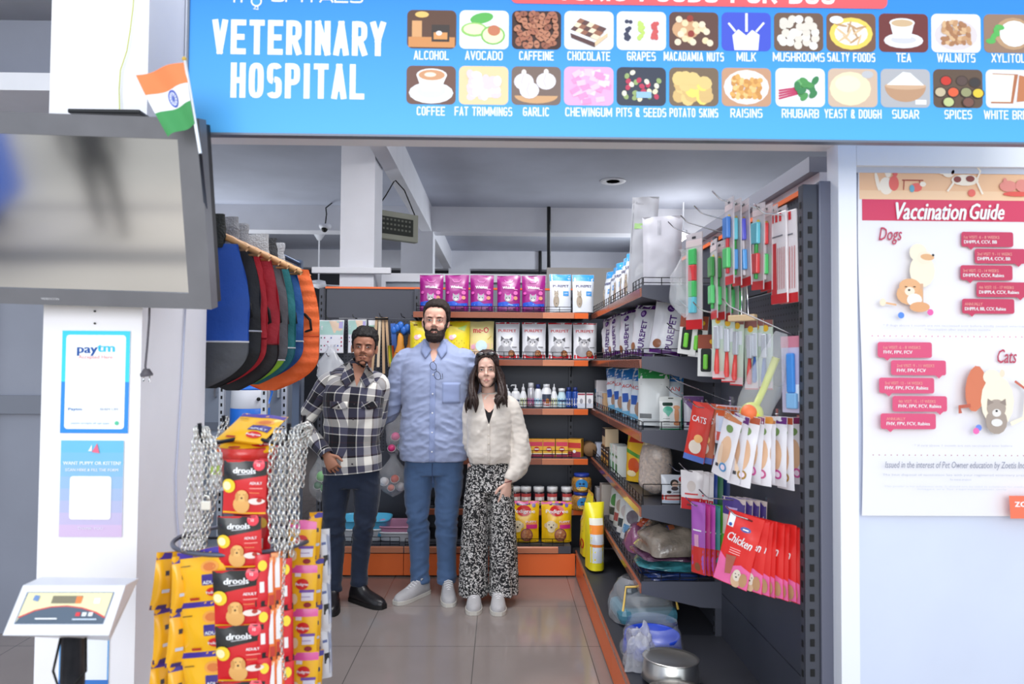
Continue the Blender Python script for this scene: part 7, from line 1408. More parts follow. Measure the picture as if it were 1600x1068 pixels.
qe(1433, 425, 20, 26, (246, 232, 210)); qe(1427, 397, 14, 14, (246, 232, 210)); qe(1437, 405, 12, 10, (246, 228, 206)); qe(1441, 404, 11, 5, (226, 176, 130), -.1); qe(1450, 401, 2, 2, (30, 30, 30)); p.rect(QX(1427), QZ(475), QX(1434), QZ(445), (214, 170, 140)); qe(1413, 461, 21, 17, (226, 172, 126)); qe(1413, 449, 17, 12, (230, 176, 130)); qe(1413, 457, 8, 7, (244, 226, 206)); qe(1412, 455, 2, 1.6, (30, 30, 30)); qe(1420, 470, 12, 10, (244, 234, 226)); qe(1428, 481, 16, 8, (226, 166, 120)); p.line([(QX(1370), QZ(474)), (QX(1392), QZ(478))], .006, (230, 176, 130)); qe(1371, 474, 5, 6, (246, 226, 200)); qe(1399, 494, 5, 5, (90, 140, 230)); qe(1444, 489, 5, 5, (232, 100, 170)); [qe(x, 450, 2, .8, (60, 40, 40)) for x in (1407, 1420)]
qe(1512, 606, 16, 36, (214, 122, 90), -.1); qe(1516, 588, 12, 12, (214, 122, 90)); p.poly([(QX(1506), QZ(583)), (QX(1512), QZ(570)), (QX(1517), QZ(581))], (214, 122, 90)); p.line([(QX(1504), QZ(632)), (QX(1487), QZ(634)), (QX(1488), QZ(644))], .012, (190, 96, 76)); qe(1545, 625, 26, 40, (246, 234, 212)); qe(1537, 588, 14, 12, (246, 234, 212)); qe(1553, 582, 4, 6, (246, 220, 196)); p.line([(QX(1565), QZ(660)), (QX(1586), QZ(650)), (QX(1590), QZ(610)), (QX(1582), QZ(592))], .014, (246, 234, 212)); p.line([(QX(1593), QZ(640)), (QX(1596), QZ(612)), (QX(1572), QZ(594))], .008, (200, 104, 84))
qe(1543, 656, 17, 20, (168, 152, 142)); qe(1543, 636, 15, 14, (172, 156, 146)); p.poly([(QX(1529), QZ(632)), (QX(1530), QZ(621)), (QX(1539), QZ(627))], (150, 134, 126)); p.poly([(QX(1548), QZ(627)), (QX(1557), QZ(621)), (QX(1558), QZ(632))], (150, 134, 126)); qe(1543, 643, 7, 6, (232, 226, 222)); qe(1543, 640, 2, 1.6, (30, 30, 30)); qe(1543, 658, 9, 6, (232, 228, 226)); qe(1515, 666, 5, 5, (110, 140, 226)); qe(1511, 671, 5, 5, (236, 110, 180))
for yy, c in ((526, (214, 110, 140)), (708, (180, 110, 120))):
    for i in range(30): p.ell(QX(1353 + i*9.2), QZ(yy - (0 if yy < 600 else -.5)), .0022, .0022, c, 6); p.o -= .0002
GT = (190, 188, 204); qt('* If dogs above 1 month are not vaccinated ever before, kindly consult veterinarian', 1370, 1596, 508, 511, GT, 0); qt('* Vaccination after every three months', 1434, 1535, 514, 517, GT, 0); qt('* If cats above 1 month are not vaccinated ever before', 1416, 1566, 692, 695, GT, 0)
qt('Issued in the interest of Pet Owner education by Zoetis India Ltd.', 1371, 1606, 718, 728, (136, 138, 160), .005, .2); qt('The best disposal of vaccination lies with your registered veterinary practitioner', 1367, 1606, 737, 740, (180, 182, 200), 0); qt('For internal circulation', 1470, 1502, 744, 747, (180, 182, 200), 0); qt('This poster is for education only. It should not be used as substitute for medical advice', 1369, 1606, 755, 757.5, (206, 208, 220), 0); qt('Images are for representation only', 1420, 1556, 759, 761.5, (206, 208, 220), 0)
p.poly([(QX(1561), QZ(805)), (QX(1559), QZ(770)), (xb, QZ(770)), (xb, QZ(805))], (240, 120, 90)); qt('zoetis', 1568, 1612, 775, 787, WHITE, .03)
b.build('sheet', t)
# ---------------------------------------------------------------- stickers on the pillar
def sticker(nm, lab, px0, py0, px1, py1, draw, Y=2.077):
    a, c = P(px0, py1, Y), P(px1, py0, Y); w_, h_ = c.x - a.x, c.z - a.z; b = MB(); b.box((0, 0, 0), (w_, .002, h_), mat('sticker_base', (240, 244, 250), .4)); p = Print(b, plane_S((0, 0, 0), (1, 0, 0), (0, 0, 1)), .0003, .0002); draw(p, w_, h_); return tag(b.build(nm, loc=(a.x, Y - .001, a.z)), lab, 'sign')
def paytm(p, w, h):
    p.rect(0, 0, w, h*.5, (48, 140, 226)); p.rect(0, h*.5, w, h, (60, 210, 240)); p.rrect(w*.06, h*.04, w*.94, h*.96, w*.05, (244, 248, 252)); p.text('pay', w*.375, h*.825, h*.085, (20, 80, 160), w*.29, 0, fat=w*.008); p.text('tm', w*.65, h*.838, h*.085, (60, 196, 236), w*.25, 0, fat=w*.008); p.text('Accepted Here', w*.5, h*.745, h*.035, (236, 170, 170), w*.5, .01)
    p.text('Paytm', w*.22, h*.235, h*.025, (60, 120, 190), w*.2, .02); p.text('BHIM UPI', w*.72, h*.235, h*.022, (170, 180, 200), w*.26, .01); p.text('paytm accepts all upi apps', w*.45, h*.10, h*.02, (160, 190, 216), w*.56, .01); p.ell(w*.84, h*.10, w*.03, w*.03, (90, 200, 160))
sticker('payment_sign', 'white and cyan-blue payment sign on the front of the white pillar', 94, 517, 204, 676, paytm)
def puppy(p, w, h):
    for i in range(8): t_ = i/7; p.rect(0, h*(1 - (i+1)/8), w, h*(1 - i/8), tuple(int(a + (b_ - a)*t_) for a, b_ in zip((110, 190, 226), (214, 190, 226)))); p.o -= p.step
    p.o += p.step; p.text('WANT PUPPY OR KITTEN?', w*.5, h*.765, h*.035, WHITE, w*.92, .04); p.text('SCAN HERE & FILL THE FORM', w*.5, h*.695, h*.028, WHITE, w*.84, .03); p.rrect(w*.16, h*.18, w*.82, h*.63, w*.05, (250, 250, 254)); p.text('THANK YOU', w*.5, h*.09, h*.028, (240, 236, 250), w*.4, .02); p.poly([(w*.44, h*.89), (w*.5, h*.96), (w*.5, h*.89)], WHITE); p.poly([(w*.5, h*.88), (w*.58, h*.97), (w*.62, h*.87)], (236, 110, 140))
sticker('puppy_sign', 'pale blue to lilac form sign just below the payment sign', 92, 688, 194, 838, puppy)
def lowqr(p, w, h): p.rect(0, 0, w, h*.22, (60, 120, 200)); p.rect(0, h*.22, w*.03, h, (110, 170, 230)); p.rect(w*.97, h*.22, w, h, (110, 170, 230)); p.rect(w*.03, h*.25, w*.97, h, (240, 244, 252))
sticker('payment_sign', 'blue-edged sign low on the pillar, behind the weighing scale post', 91, 960, 172, 1090, lowqr)
# pillar fixings, cords
b = MB(); [b.lathe([(.003, 0), (.003, .003), (0, .004)], BLACK, 8, M=Matrix.Translation(P(x, y, 2.078)) @ Matrix.Rotation(PI/2, 4, 'X')) for x, y in ((148.5, 486), (148.5, 505))]; o = b.build('screw'); o['kind'] = 'structure'
t = thing('power_cord', 'dark cord with a two-pin plug dangling from the television', 'cord', (0, 2.03, 0)); pl = [P(x, y, 2.05) - Vector((0, 2.03, 0)) for x, y in ((234, 462), (233, 500), (230, 540), (227, 572), (229, 582))]
MB().tube(pl, .0032, mat('cord_grey', (84, 80, 88), .5), 8).build('cable', t); q = pl[-1]; MB().tube([q + Vector((0, 0, .012)), q + Vector((0, 0, -.004)), q + Vector((.001, 0, -.010))], [.008, .018, .017], mat('cord_grey', (84, 80, 88), .5), 12).tube([q + Vector((-.008, 0, -.01)), q + Vector((-.008, 0, -.026))], .002, CHROME).tube([q + Vector((.009, 0, -.01)), q + Vector((.009, 0, -.026))], .002, CHROME).build('plug', t)
def on_side(x, y): # a point on the pillar's aisle side
    d = ROT.to_3x3() @ Vector(((x - 800)/F, (534 - y)/F, -1)); s_ = (-1.069 - CAM.x)/d.x; return CAM + d*s_
tag(MB().tube([on_side(x, y) for x, y in ((290, 476), (288, 520), (284, 600), (279, 680), (275, 740), (276, 800), (281, 850), (280, 880), (268, 905), (262, 950))], .0028, mat('cord_white', (206, 210, 232), .5), 7).build('wall_cord'), 'thin white cord running down the side of the white pillar', 'cord')
tag(MB().tube([P(x, y, 2.068) for x, y in ((210, -30), (208, 10), (203, 50), (198, 80), (188, 110), (186, 140), (187, 174))], .0018, mat('string_yellow', (206, 210, 120), .6), 6).build('string'), 'thin yellow-green string hanging down the pillar to the television', 'string')
tag(MB().box((0, 0, 0), (.205, .10, .012), mat('box_black', (24, 24, 28), .35), bev=.003).build('set_top_box', loc=tuple(P(105, 175, 1.98) + Vector((0, 0, -.001)))), 'flat black box lying on top of the television', 'electronics')
# ---------------------------------------------------------------- the television, tilted down
TH = math.radians(14.5)
t = thing('television', 'large grey-framed flat television tilted down on the left pillar', 'television', (-1.301, 1.945, 1.914), (0, math.radians(-.0), 0))
Mt = Matrix.Rotation(TH, 4, 'X') @ Matrix.Rotation(math.radians(1.2), 4, 'Y'); GM = mat('tv_grey', (112, 112, 118), .4, metal=.2, var=(9, .12)); TW, THh = .475, .262
b = MB()
for q in (((-TW, -.02, THh - .056), (TW, .025, THh)), ((-TW, -.02, -THh), (TW, .025, -THh + .045)), ((-TW, -.02, -THh), (-TW + .06, .025, THh)), ((TW - .062, -.02, -THh + .045), (TW, .025, THh - .056))): b.box(q[0], q[1], GM, Mt)
b.build('bezel', t)
MB().box((-TW + .05, -.012, -THh + .04), (TW - .05, -.008, THh - .05), mat('tv_screen', (196, 196, 202), .09, metal=1), Mt).build('screen', t)
MB().box((-TW + .01, .025, -THh + .01), (TW - .01, .075, THh - .01), mat('tv_back', (30, 30, 34), .5), Mt).box((-.15, .07, -.1), (.05, .11, .08), BLACK, Mt).box((-.12, .09, -.05), (.02, .132, .05), BLACK).build('back', t)
b = MB(); p = Print(b, lambda x, y: Mt @ Vector((x, -.020, y)), .0006); p.text('VIDEOCON', .02, -THh + .018, .006, (210, 210, 216), .05, .02); b.build('lettering', t)
# things in the street that the tilted screen mirrors
struct('pavement', MB().box((-12, -12, -.02), (8, .6, .004), mat('pavement_beige', (236, 222, 200), .7, var=(.5, .25))).box((-12, -3.0, .002), (8, -2.6, .006), mat('shade_band_grey', (120, 116, 112), .7)).box((-12, -4.6, .002), (8, -4.4, .006), mat('shade_band_grey', (120, 116, 112), .7)))  # grey bands put shadow stripes into the pavement colour
t = thing('person', 'dark-trousered person mirrored in the television screen', 'person', (-4.25, -3.5, .006), (0, 0, 2.6)); DT = mat('cloth_black', (20, 22, 28), .9); b = MB()
head_parts(b, Matrix.Translation((0, 0, 1.48)), SKB); ell_tube(b, [hsec(0, 0, .82, .15, .11), hsec(0, 0, 1.1, .16, .11), hsec(0, 0, 1.36, .19, .10), hsec(0, 0, 1.43, .08, .06), hsec(0, 0, 1.54, .05, .05)], DT)
for k in (-1, 1): limb(b, [(k*.17, 0, 1.36, .05), (k*.24, .02, 1.12, .045), (k*.24, -.03, .86, .03)], DT); hand(b, (k*.24, -.03, .86), (0, -.1, -1), (k, 0, 0), DT, side=k)
limb(b, [(-.09, 0, .85, .09), (-.10, -.12, .47, .065), (-.10, -.06, .09, .045), (-.10, -.20, .04, .035)], DT); limb(b, [(.09, 0, .85, .09), (.10, .05, .47, .065), (.10, .24, .12, .045), (.10, .14, .04, .035)], DT); remesh(b, 'body', t, DT, .012, 3)
t = thing('standin_cart', 'made-up blue tarpaulin-covered cart mirrored at the left of the television screen', 'cart', (-6.1, -3.1, .006), (0, 0, -.25)); MB().box((-1.1, -.9, .25), (.85, .9, 1.15), mat('tarp_blue', (36, 92, 190), .5, bump=(3, .4, .05)), bev=.12).build('cover', t)  # added stand-in for an unidentified blue shape in the screen's reflection
for x in (-.8, .5):
    for y in (-.6, .6): MB().lathe([(0, -.05), (.16, -.05), (.16, .05), (0, .05)], BLACK, 18, M=Matrix.Translation((x, y, .16)) @ Matrix.Rotation(PI/2, 4, 'X')).box((x - .03, y - .03, .14), (x + .03, y + .03, .34), BLACK).build('wheel', t)
# ---------------------------------------------------------------- indian flag on a stick
t = thing('flag', 'small orange, white and green flag with a blue wheel, on a stick above the television', 'flag', tuple(P(327, 328, 1.80)))
B0 = t.location.copy(); MB().tube([P(322, 330, 1.945) - B0, P(313, 240, 1.80) - B0], .0045, mat('stick_dark', (50, 56, 70), .4), 8).tube([P(313, 240, 1.80) - B0, P(289, 95, 1.80) - B0], .0042, FRAME, 8).ball(tuple(P(288, 92, 1.80) - B0), .006, mat('stick_gold', (206, 170, 70), .3)).build('stick', t)
c4 = [P(213, 118, 1.80) - B0, P(289, 97, 1.80) - B0, P(306, 194, 1.80) - B0, P(263, 214, 1.80) - B0]
def FS(u, v): 
    e = c4[3].lerp(c4[2], u); f = c4[0].lerp(c4[1], u); q = e.lerp(f, v); q += Vector((0, -.008*math.sin(u*7 + v*3) - .002, 0)); return q
b = MB()
for v0, v1, c in ((0, .36, (70, 150, 90)), (.36, .655, (236, 236, 240)), (.655, 1, (244, 134, 84))): b.grid(lambda u, v: FS(u, v0 + (v1 - v0)*v), 12, 6, mat('flag_%d_%d_%d' % c, c, .8))
p = Print(b, FS, .0012, .0003); 
p.ell(.55, .51, .13, .135, (64, 90, 190), 20); p.ell(.55, .51, .10, .105, (226, 230, 244), 20); p.ell(.55, .51, .035, .04, (50, 70, 170), 12)
for k in range(12): a = k*PI/6; p.line([(.55, .51), (.55 + .10*math.cos(a), .51 + .105*math.sin(a))], .012, (90, 110, 196)); p.o -= .0003
b.build('cloth', t)
# ---------------------------------------------------------------- weighing scale head
YS = 1.62
t = thing('weighing_scale', 'white weighing scale display head on a dark post, front left', 'scale', tuple(P(115, 1062, YS + .03))); B0 = t.location.copy()
SW = mat('scale_white', (226, 226, 234), .4, coat=.2)
def L(px, py, Y): return P(px, py, Y) - B0
f = [L(4, 992, YS - .03), L(170, 992, YS - .03), L(196, 914, YS + .02), L(36, 914, YS + .02)]; tb = [L(64, 901, YS + .10), L(217, 903, YS + .10)]; bb = [L(66, 994, YS + .09), L(172, 1000, YS + .09)]
b = MB(); vs = f + tb + bb; b.add(vs, [(0, 1, 2, 3), (3, 2, 5, 4), (1, 7, 5, 2), (0, 3, 4, 6), (0, 6, 7, 1), (6, 4, 5, 7)], SW); b.build('housing', t)
def SC(u, v): return f[0].lerp(f[1], u).lerp(f[3].lerp(f[2], u), v)
b = MB(); p = Print(b, SC, .0012, .0003); rc = lambda px, py: ((lambda v: ((px - (4 + 32*v))/((170 - 4) + (196 - 36 - 166)*v), v))((992 - py)/78.0))
p.poly([rc(22, 975), rc(161, 975), rc(179, 925), rc(43, 925)], (90, 110, 140)); p.poly([rc(24, 974), rc(160, 974), rc(177, 926), rc(45, 926)], (232, 222, 178))
p.poly([rc(24, 974), rc(160, 974), rc(164, 965), rc(150, 958), rc(128, 951), rc(105, 948), rc(80, 949), rc(55, 955), rc(30, 965)], (84, 98, 116)); p.line([rc(29, 965), rc(55, 954), rc(80, 948.5), rc(105, 947), rc(128, 950), rc(150, 957), rc(164, 965)], .022, (214, 70, 70))
p.poly([rc(80, 943), rc(127, 943), rc(131, 931), rc(84, 931)], (126, 120, 100)); p.poly([rc(118, 943), rc(127, 943), rc(130, 932), rc(121, 932)], (240, 130, 70)); p.poly([rc(147, 943), rc(156, 943), rc(158, 935), rc(149, 935)], WHITE); p.poly([rc(52, 938), rc(60, 940), rc(64, 931), rc(56, 930)], (110, 140, 190)); p.poly([rc(118, 963), rc(125, 963), rc(127, 957), rc(120, 957)], (220, 60, 70))
for k in (1, 2): p.poly([rc(118 + 10*k, 963), rc(125 + 10*k, 963), rc(127 + 10*k, 957), rc(120 + 10*k, 957)], (226, 230, 236))
p.poly([rc(56, 968), rc(90, 968), rc(90, 966), rc(56, 966)], WHITE); p.poly([rc(114, 969), rc(152, 969), rc(152, 967), rc(114, 967)], (200, 214, 230)); b.build('panel', t)
q = L(115, 1000, YS + .04); MB().tube([q + Vector((0, 0, .02)), Vector((q.x - .002, q.y, -B0.z))], .026, mat('post_steel', (86, 88, 96), .35, metal=.7, var=(14, .5)), 14).build('post', t)
MB().tube([q + Vector((-.015, -.025, .015)), q + Vector((-.03, -.025, -.06)), q + Vector((-.012, -.03, -.10)), q + Vector((.02, -.03, -.09)), q + Vector((.045, -.025, -.06)), q + Vector((.04, -.02, .015))], .0028, BLACK, 7).build('cable', t)
MB().box((-.16, -.16, -B0.z), (.11, .16, -B0.z + .06), mat('scale_base', (60, 62, 68), .4, metal=.5), Matrix.Translation((q.x, q.y, 0)), bev=.01).build('platform', t)
# ---------------------------------------------------------------- pet coats on hangers
t = thing('clothes_rail', 'dark metal rail running back from the pillar, carrying the pet coats', 'rail', (-1.17, 2.55, 2.06)); MB().tube([(0, 0, 0), (0, 1.45, 0)], .0125, mat('rail_blue_grey', (78, 90, 112), .35, metal=.6), 12).build('bar', t)
MB().box((-.02, 1.42, -2.06), (.02, 1.46, .02), mat('rail_blue_grey', (78, 90, 112), .35, metal=.6)).build('post', t)
WD = mat('hanger_wood', (214, 164, 112), .45, var=(14, .15), coat=.2)
ht = thing('coat_hanger', 'x', 'hanger'); b = MB()
for k in (-1, 1): b.tube([(0, 0, .0), (k*.05, 0, -.008), (k*.13, 0, -.04), (k*.19, 0, -.075)], [.012, .013, .014, .012], WD, 10)
b.tube([(-.185, 0, -.078), (.185, 0, -.078)], .006, WD, 8); b.build('frame', ht); MB().tube([(0, 0, -.005), (0, 0, .03), (.018, 0, .045), (.012, 0, .068), (-.008, 0, .066)], .002, CHROME, 6).build('hook', ht); hp = Proto(ht)
def coat(lab, Y, c1, c2, h, w=.36, edge=(226, 226, 232), quilt=0, collar=None, strap=True, hem=.34, seed=0, th=.05, x=-1.17, zt=1.965, accent=None):
    t = thing('pet_coat', lab, 'pet coat', (x, Y, zt), (0, 0, rnd.uniform(-.12, .12)), 'pet coats on the hangers'); m1 = mat('coat_%d_%d_%d' % c1, c1, .6, bump=(26, .5, .012)); m2 = mat('coat_%d_%d_%d' % c2, c2, .6, bump=(26, .5, .012))
    h *= .93
    def sh(v): return .80 + .25*math.sin(min(1, v*2.2)*PI/2) - (0 if v < .7 else .9*((v - .7)/.3)**2.4)
    def T(u, v, sg):
        xx = w/2*sh(v)*u; pf = max(0, 1 - abs(u)**4)**.5; q_ = .006*math.sin((xx + v*h)*60)*math.sin((xx - v*h)*60)*quilt; return Vector((xx + .0*v, -sg*(th/2*pf*(.55 + .45*math.sin(v*PI)) + q_ + .012*noise.noise((xx*8, v*6, seed + sg))), -v*h))
    nu, nv = 14, 26
    for m_, v0, v1, nm in ((m1, 0, 1 - hem, 'upper'), (m2, 1 - hem, 1.0, 'lower_panel')):
        b = MB()
        for sg in (1, -1): b.grid(lambda u, v: T((2*u - 1), v0 + (v1 - v0)*v, sg), nu, nv, m_)
        b.build(nm, t)
    b = MB(); em = mat('piping_%d_%d_%d' % edge, edge, .5)
    for sg in (1, -1): b.tube([T(-1 + 2*i/14, 1 - hem, sg) + Vector((0, -sg*.001, 0)) for i in range(15)], .0035, em, 6)
    b.build('piping', t)
    if collar: MB().grid(lambda u, v: Vector((w*.27*math.cos(2*PI*u)*(1 + .12*noise.noise((u*9, v*4, seed))), .055*math.sin(2*PI*u)*(1 + .3*math.sin(v*PI)), .095 - .13*v + .02*math.cos(2*PI*u))), 24, 8, mat('collar_%d_%d_%d' % collar, collar, .95, bump=(120, 1, .01)), closed=True).build('collar', t)
    if accent: MB().grid(lambda u, v: T(.35 + .62*u, .72 + .2*v, 1) + Vector((0, -.003, 0)), 6, 6, mat('coat_accent', accent, .5)).build('accent', t)
    if strap: MB().tube([(w*.36, -.02, -h*.36), (w*.44, -.04, -h*.42), (w*.45, -.03, -h*.50), (w*.36, -.02, -h*.52)], .007, mat('strap_black', (22, 22, 26), .8), 8).build('strap', t)
    hp('wooden hanger holding the ' + lab.split(',')[0], (x, Y + .01, 2.005), (0, 0, rnd.uniform(-.1, .1)), 'wooden hangers on the rail')
coat('royal blue coat with a grey lower panel, nearest the television', 2.66, (36, 84, 176), (84, 86, 92), .60, .40, collar=(40, 44, 44), hem=.33, seed=1, strap=False, zt=1.945)
coat('black fleece coat with white piping, second on the rail', 2.80, (34, 34, 38), (30, 30, 34), .62, .38, collar=(140, 142, 148), seed=2, hem=.4)
coat('bright red coat, third on the rail', 2.92, (196, 34, 50), (190, 32, 46), .60, .37, edge=(150, 24, 40), collar=(150, 152, 158), seed=3, zt=1.96)
coat('darker red and black coat, fourth on the rail', 3.04, (166, 30, 48), (36, 36, 40), .64, .38, edge=(120, 20, 30), seed=4)
coat('grey coat with a lime green patch, fifth on the rail', 3.16, (90, 90, 96), (150, 200, 60), .62, .37, collar=(176, 178, 182), seed=5, hem=.2)
coat('teal coat with a grey fleece collar, sixth on the rail', 3.28, (30, 116, 122), (34, 104, 116), .62, .38, collar=(60, 62, 66), seed=6, hem=.3)
coat('deep blue coat almost hidden behind the orange one', 3.40, (26, 84, 150), (24, 72, 136), .60, .38, collar=(170, 172, 178), seed=7)
coat('quilted bright orange coat, last on the rail', 3.52, (246, 112, 50), (244, 106, 46), .66, .46, edge=(226, 90, 40), quilt=1, seed=8, th=.07, hem=.45)
# ---------------------------------------------------------------- sachet stand with chains
t = thing('display_stand', 'black wire display stand with a red top bowl, front left of the entrance', 'display stand', tuple(Vector((P(386, 700, 1.95).x, 1.95, 0)))); B0 = t.location.copy(); X0 = B0.x
BKM = mat('stand_black', (30, 34, 44), .35, metal=.4)
MB().tube([(0, 0, 0), (0, 0, 1.30)], .034, BKM, 16).build('post', t)
MB().box((-.14, -.14, 0), (.14, .14, .02), BKM, bev=.008).build('base', t)
RZ = P(386, 872, 1.75).z
MB().tube([(.185*math.cos(a), .17*math.sin(a), RZ) for a in [2*PI*i/40 for i in range(40)]], .006, mat('ring_grey', (96, 98, 112), .4, metal=.5), 8, True).tube([(-.18, 0, RZ), (.18, 0, RZ)], .004, BKM).tube([(0, -.17, RZ), (0, .17, RZ)], .004, BKM).build('ring', t)
RB = mat('bowl_red', (214, 54, 48), .3, coat=.4); zr = P(386, 712, 1.85).z
MB().lathe([(.03, -.075), (.07, -.06), (.078, -.02), (.082, -.018), (.084, .012), (.078, .016), (.074, .0), (.06, -.02), (0, -.025)], RB, 36, c=(0, 0, zr)).build('top_bowl', t)
def armh(px, py, Y, lab=None):
    q = P(px, py, Y) - B0; MB().tube([(0, 0, q.z - .04), (q.x*.9, q.y*.9, q.z - .045), (q.x, q.y, q.z - .03), (q.x + .004*(1 if q.x > 0 else -1), q.y - .004, q.z + .012)], .0055, BKM, 8).build('arm', t); return P(px, py, Y)
arms = [armh(315, 668, 1.80), armh(352, 655, 2.05), armh(450, 668, 1.80), armh(474, 655, 1.95)]
STL = mat('chain_steel', (214, 212, 208), .2, metal=1)
def link(b, c, d, s, tw):      # one flat oval wire link centred on c along d
    d = d.normalized(); u = d.orthogonal().normalized(); u.rotate(Matrix.Rotation(tw, 3, d)); b.tube([c + d*(s*math.cos(a)) + u*(s*.62*math.sin(a)) for a in [2*PI*i/8 for i in range(8)]], s*.2, STL, 5, True)
def chain(lab, pts, s=.008):
    pts = [Vector(p_) for p_ in pts]; q = [Vector(x) for x in spline([tuple(p_) for p_ in pts], 8)]; b = MB(); acc = 0; tw = 0; last = q[0]
    for i in range(1, len(q)):
        seg = (q[i] - q[i-1]); Ls = seg.length
        while acc < Ls: link(b, q[i-1] + seg*(acc/Ls), seg, s, tw + .35*noise.noise((acc*90, i, s*900))); tw += PI/2; acc += s*1.6
        acc -= Ls
    M0 = Matrix.Translation(-pts[0]); b.xf(M0); o = b.build('dog_chain', loc=tuple(pts[0])); return tag(o, lab, 'chain', 'steel dog chains on the display stand')
q = random.Random(5); A1, A2, A3, A4 = arms
wher = ['outermost', 'second', 'third', 'fourth', 'fifth', 'innermost']
for i in range(6): f_ = i/5; chain('%s of the six steel chains hanging from the front left arm' % wher[i], [A1 + Vector((-.014 + .028*f_, .0, -.005)), P(300 + 9*i, 720, 1.79 + .01*(i % 2)), P(294 + 8*i, 790, 1.79 + .01*(i % 2)), P(286 + 6*i, 856 + q.random()*8, 1.80)], .0095)
for i in range(2): chain(['left', 'right'][i] + ' one of the two short chains on the back left arm', [A2 + Vector((.006*i, 0, 0)), P(344 + 9*i, 668, 2.04), P(340 + 9*i, 690, 2.03), P(342 + 8*i, 705, 2.03)], .0085)
for i in range(6): chain('%s of the six long steel chains on the front right arm' % wher[i], [A3 + Vector((-.03 + .010*i, .0, -.01)), P(424 + 8.5*i, 700, 1.78 + .012*(i % 2)), P(422 + 8.5*i, 770, 1.78 + .012*(i % 2)), P(424 + 8*i, 850 + q.random()*18, 1.78)], .0108)
for i in range(4): chain('%s of the four chains draped over the back right arm' % wher[i], [P(450 + 6*i, 690, 1.88), P(462 + 5*i, 668 - 2*i, 1.89), P(480 + 3*i, 668 + 2*i, 1.91), P(478 - 6*i, 700, 1.90), P(472 - 7*i, 760 + 8*i, 1.89)], .009)
chain('long thin chain running down in front of the yellow pouches', [P(446, 850, 1.74), P(443, 905, 1.74), P(441, 960, 1.74), P(440, 1010, 1.74), P(446, 1062, 1.74)], .006)
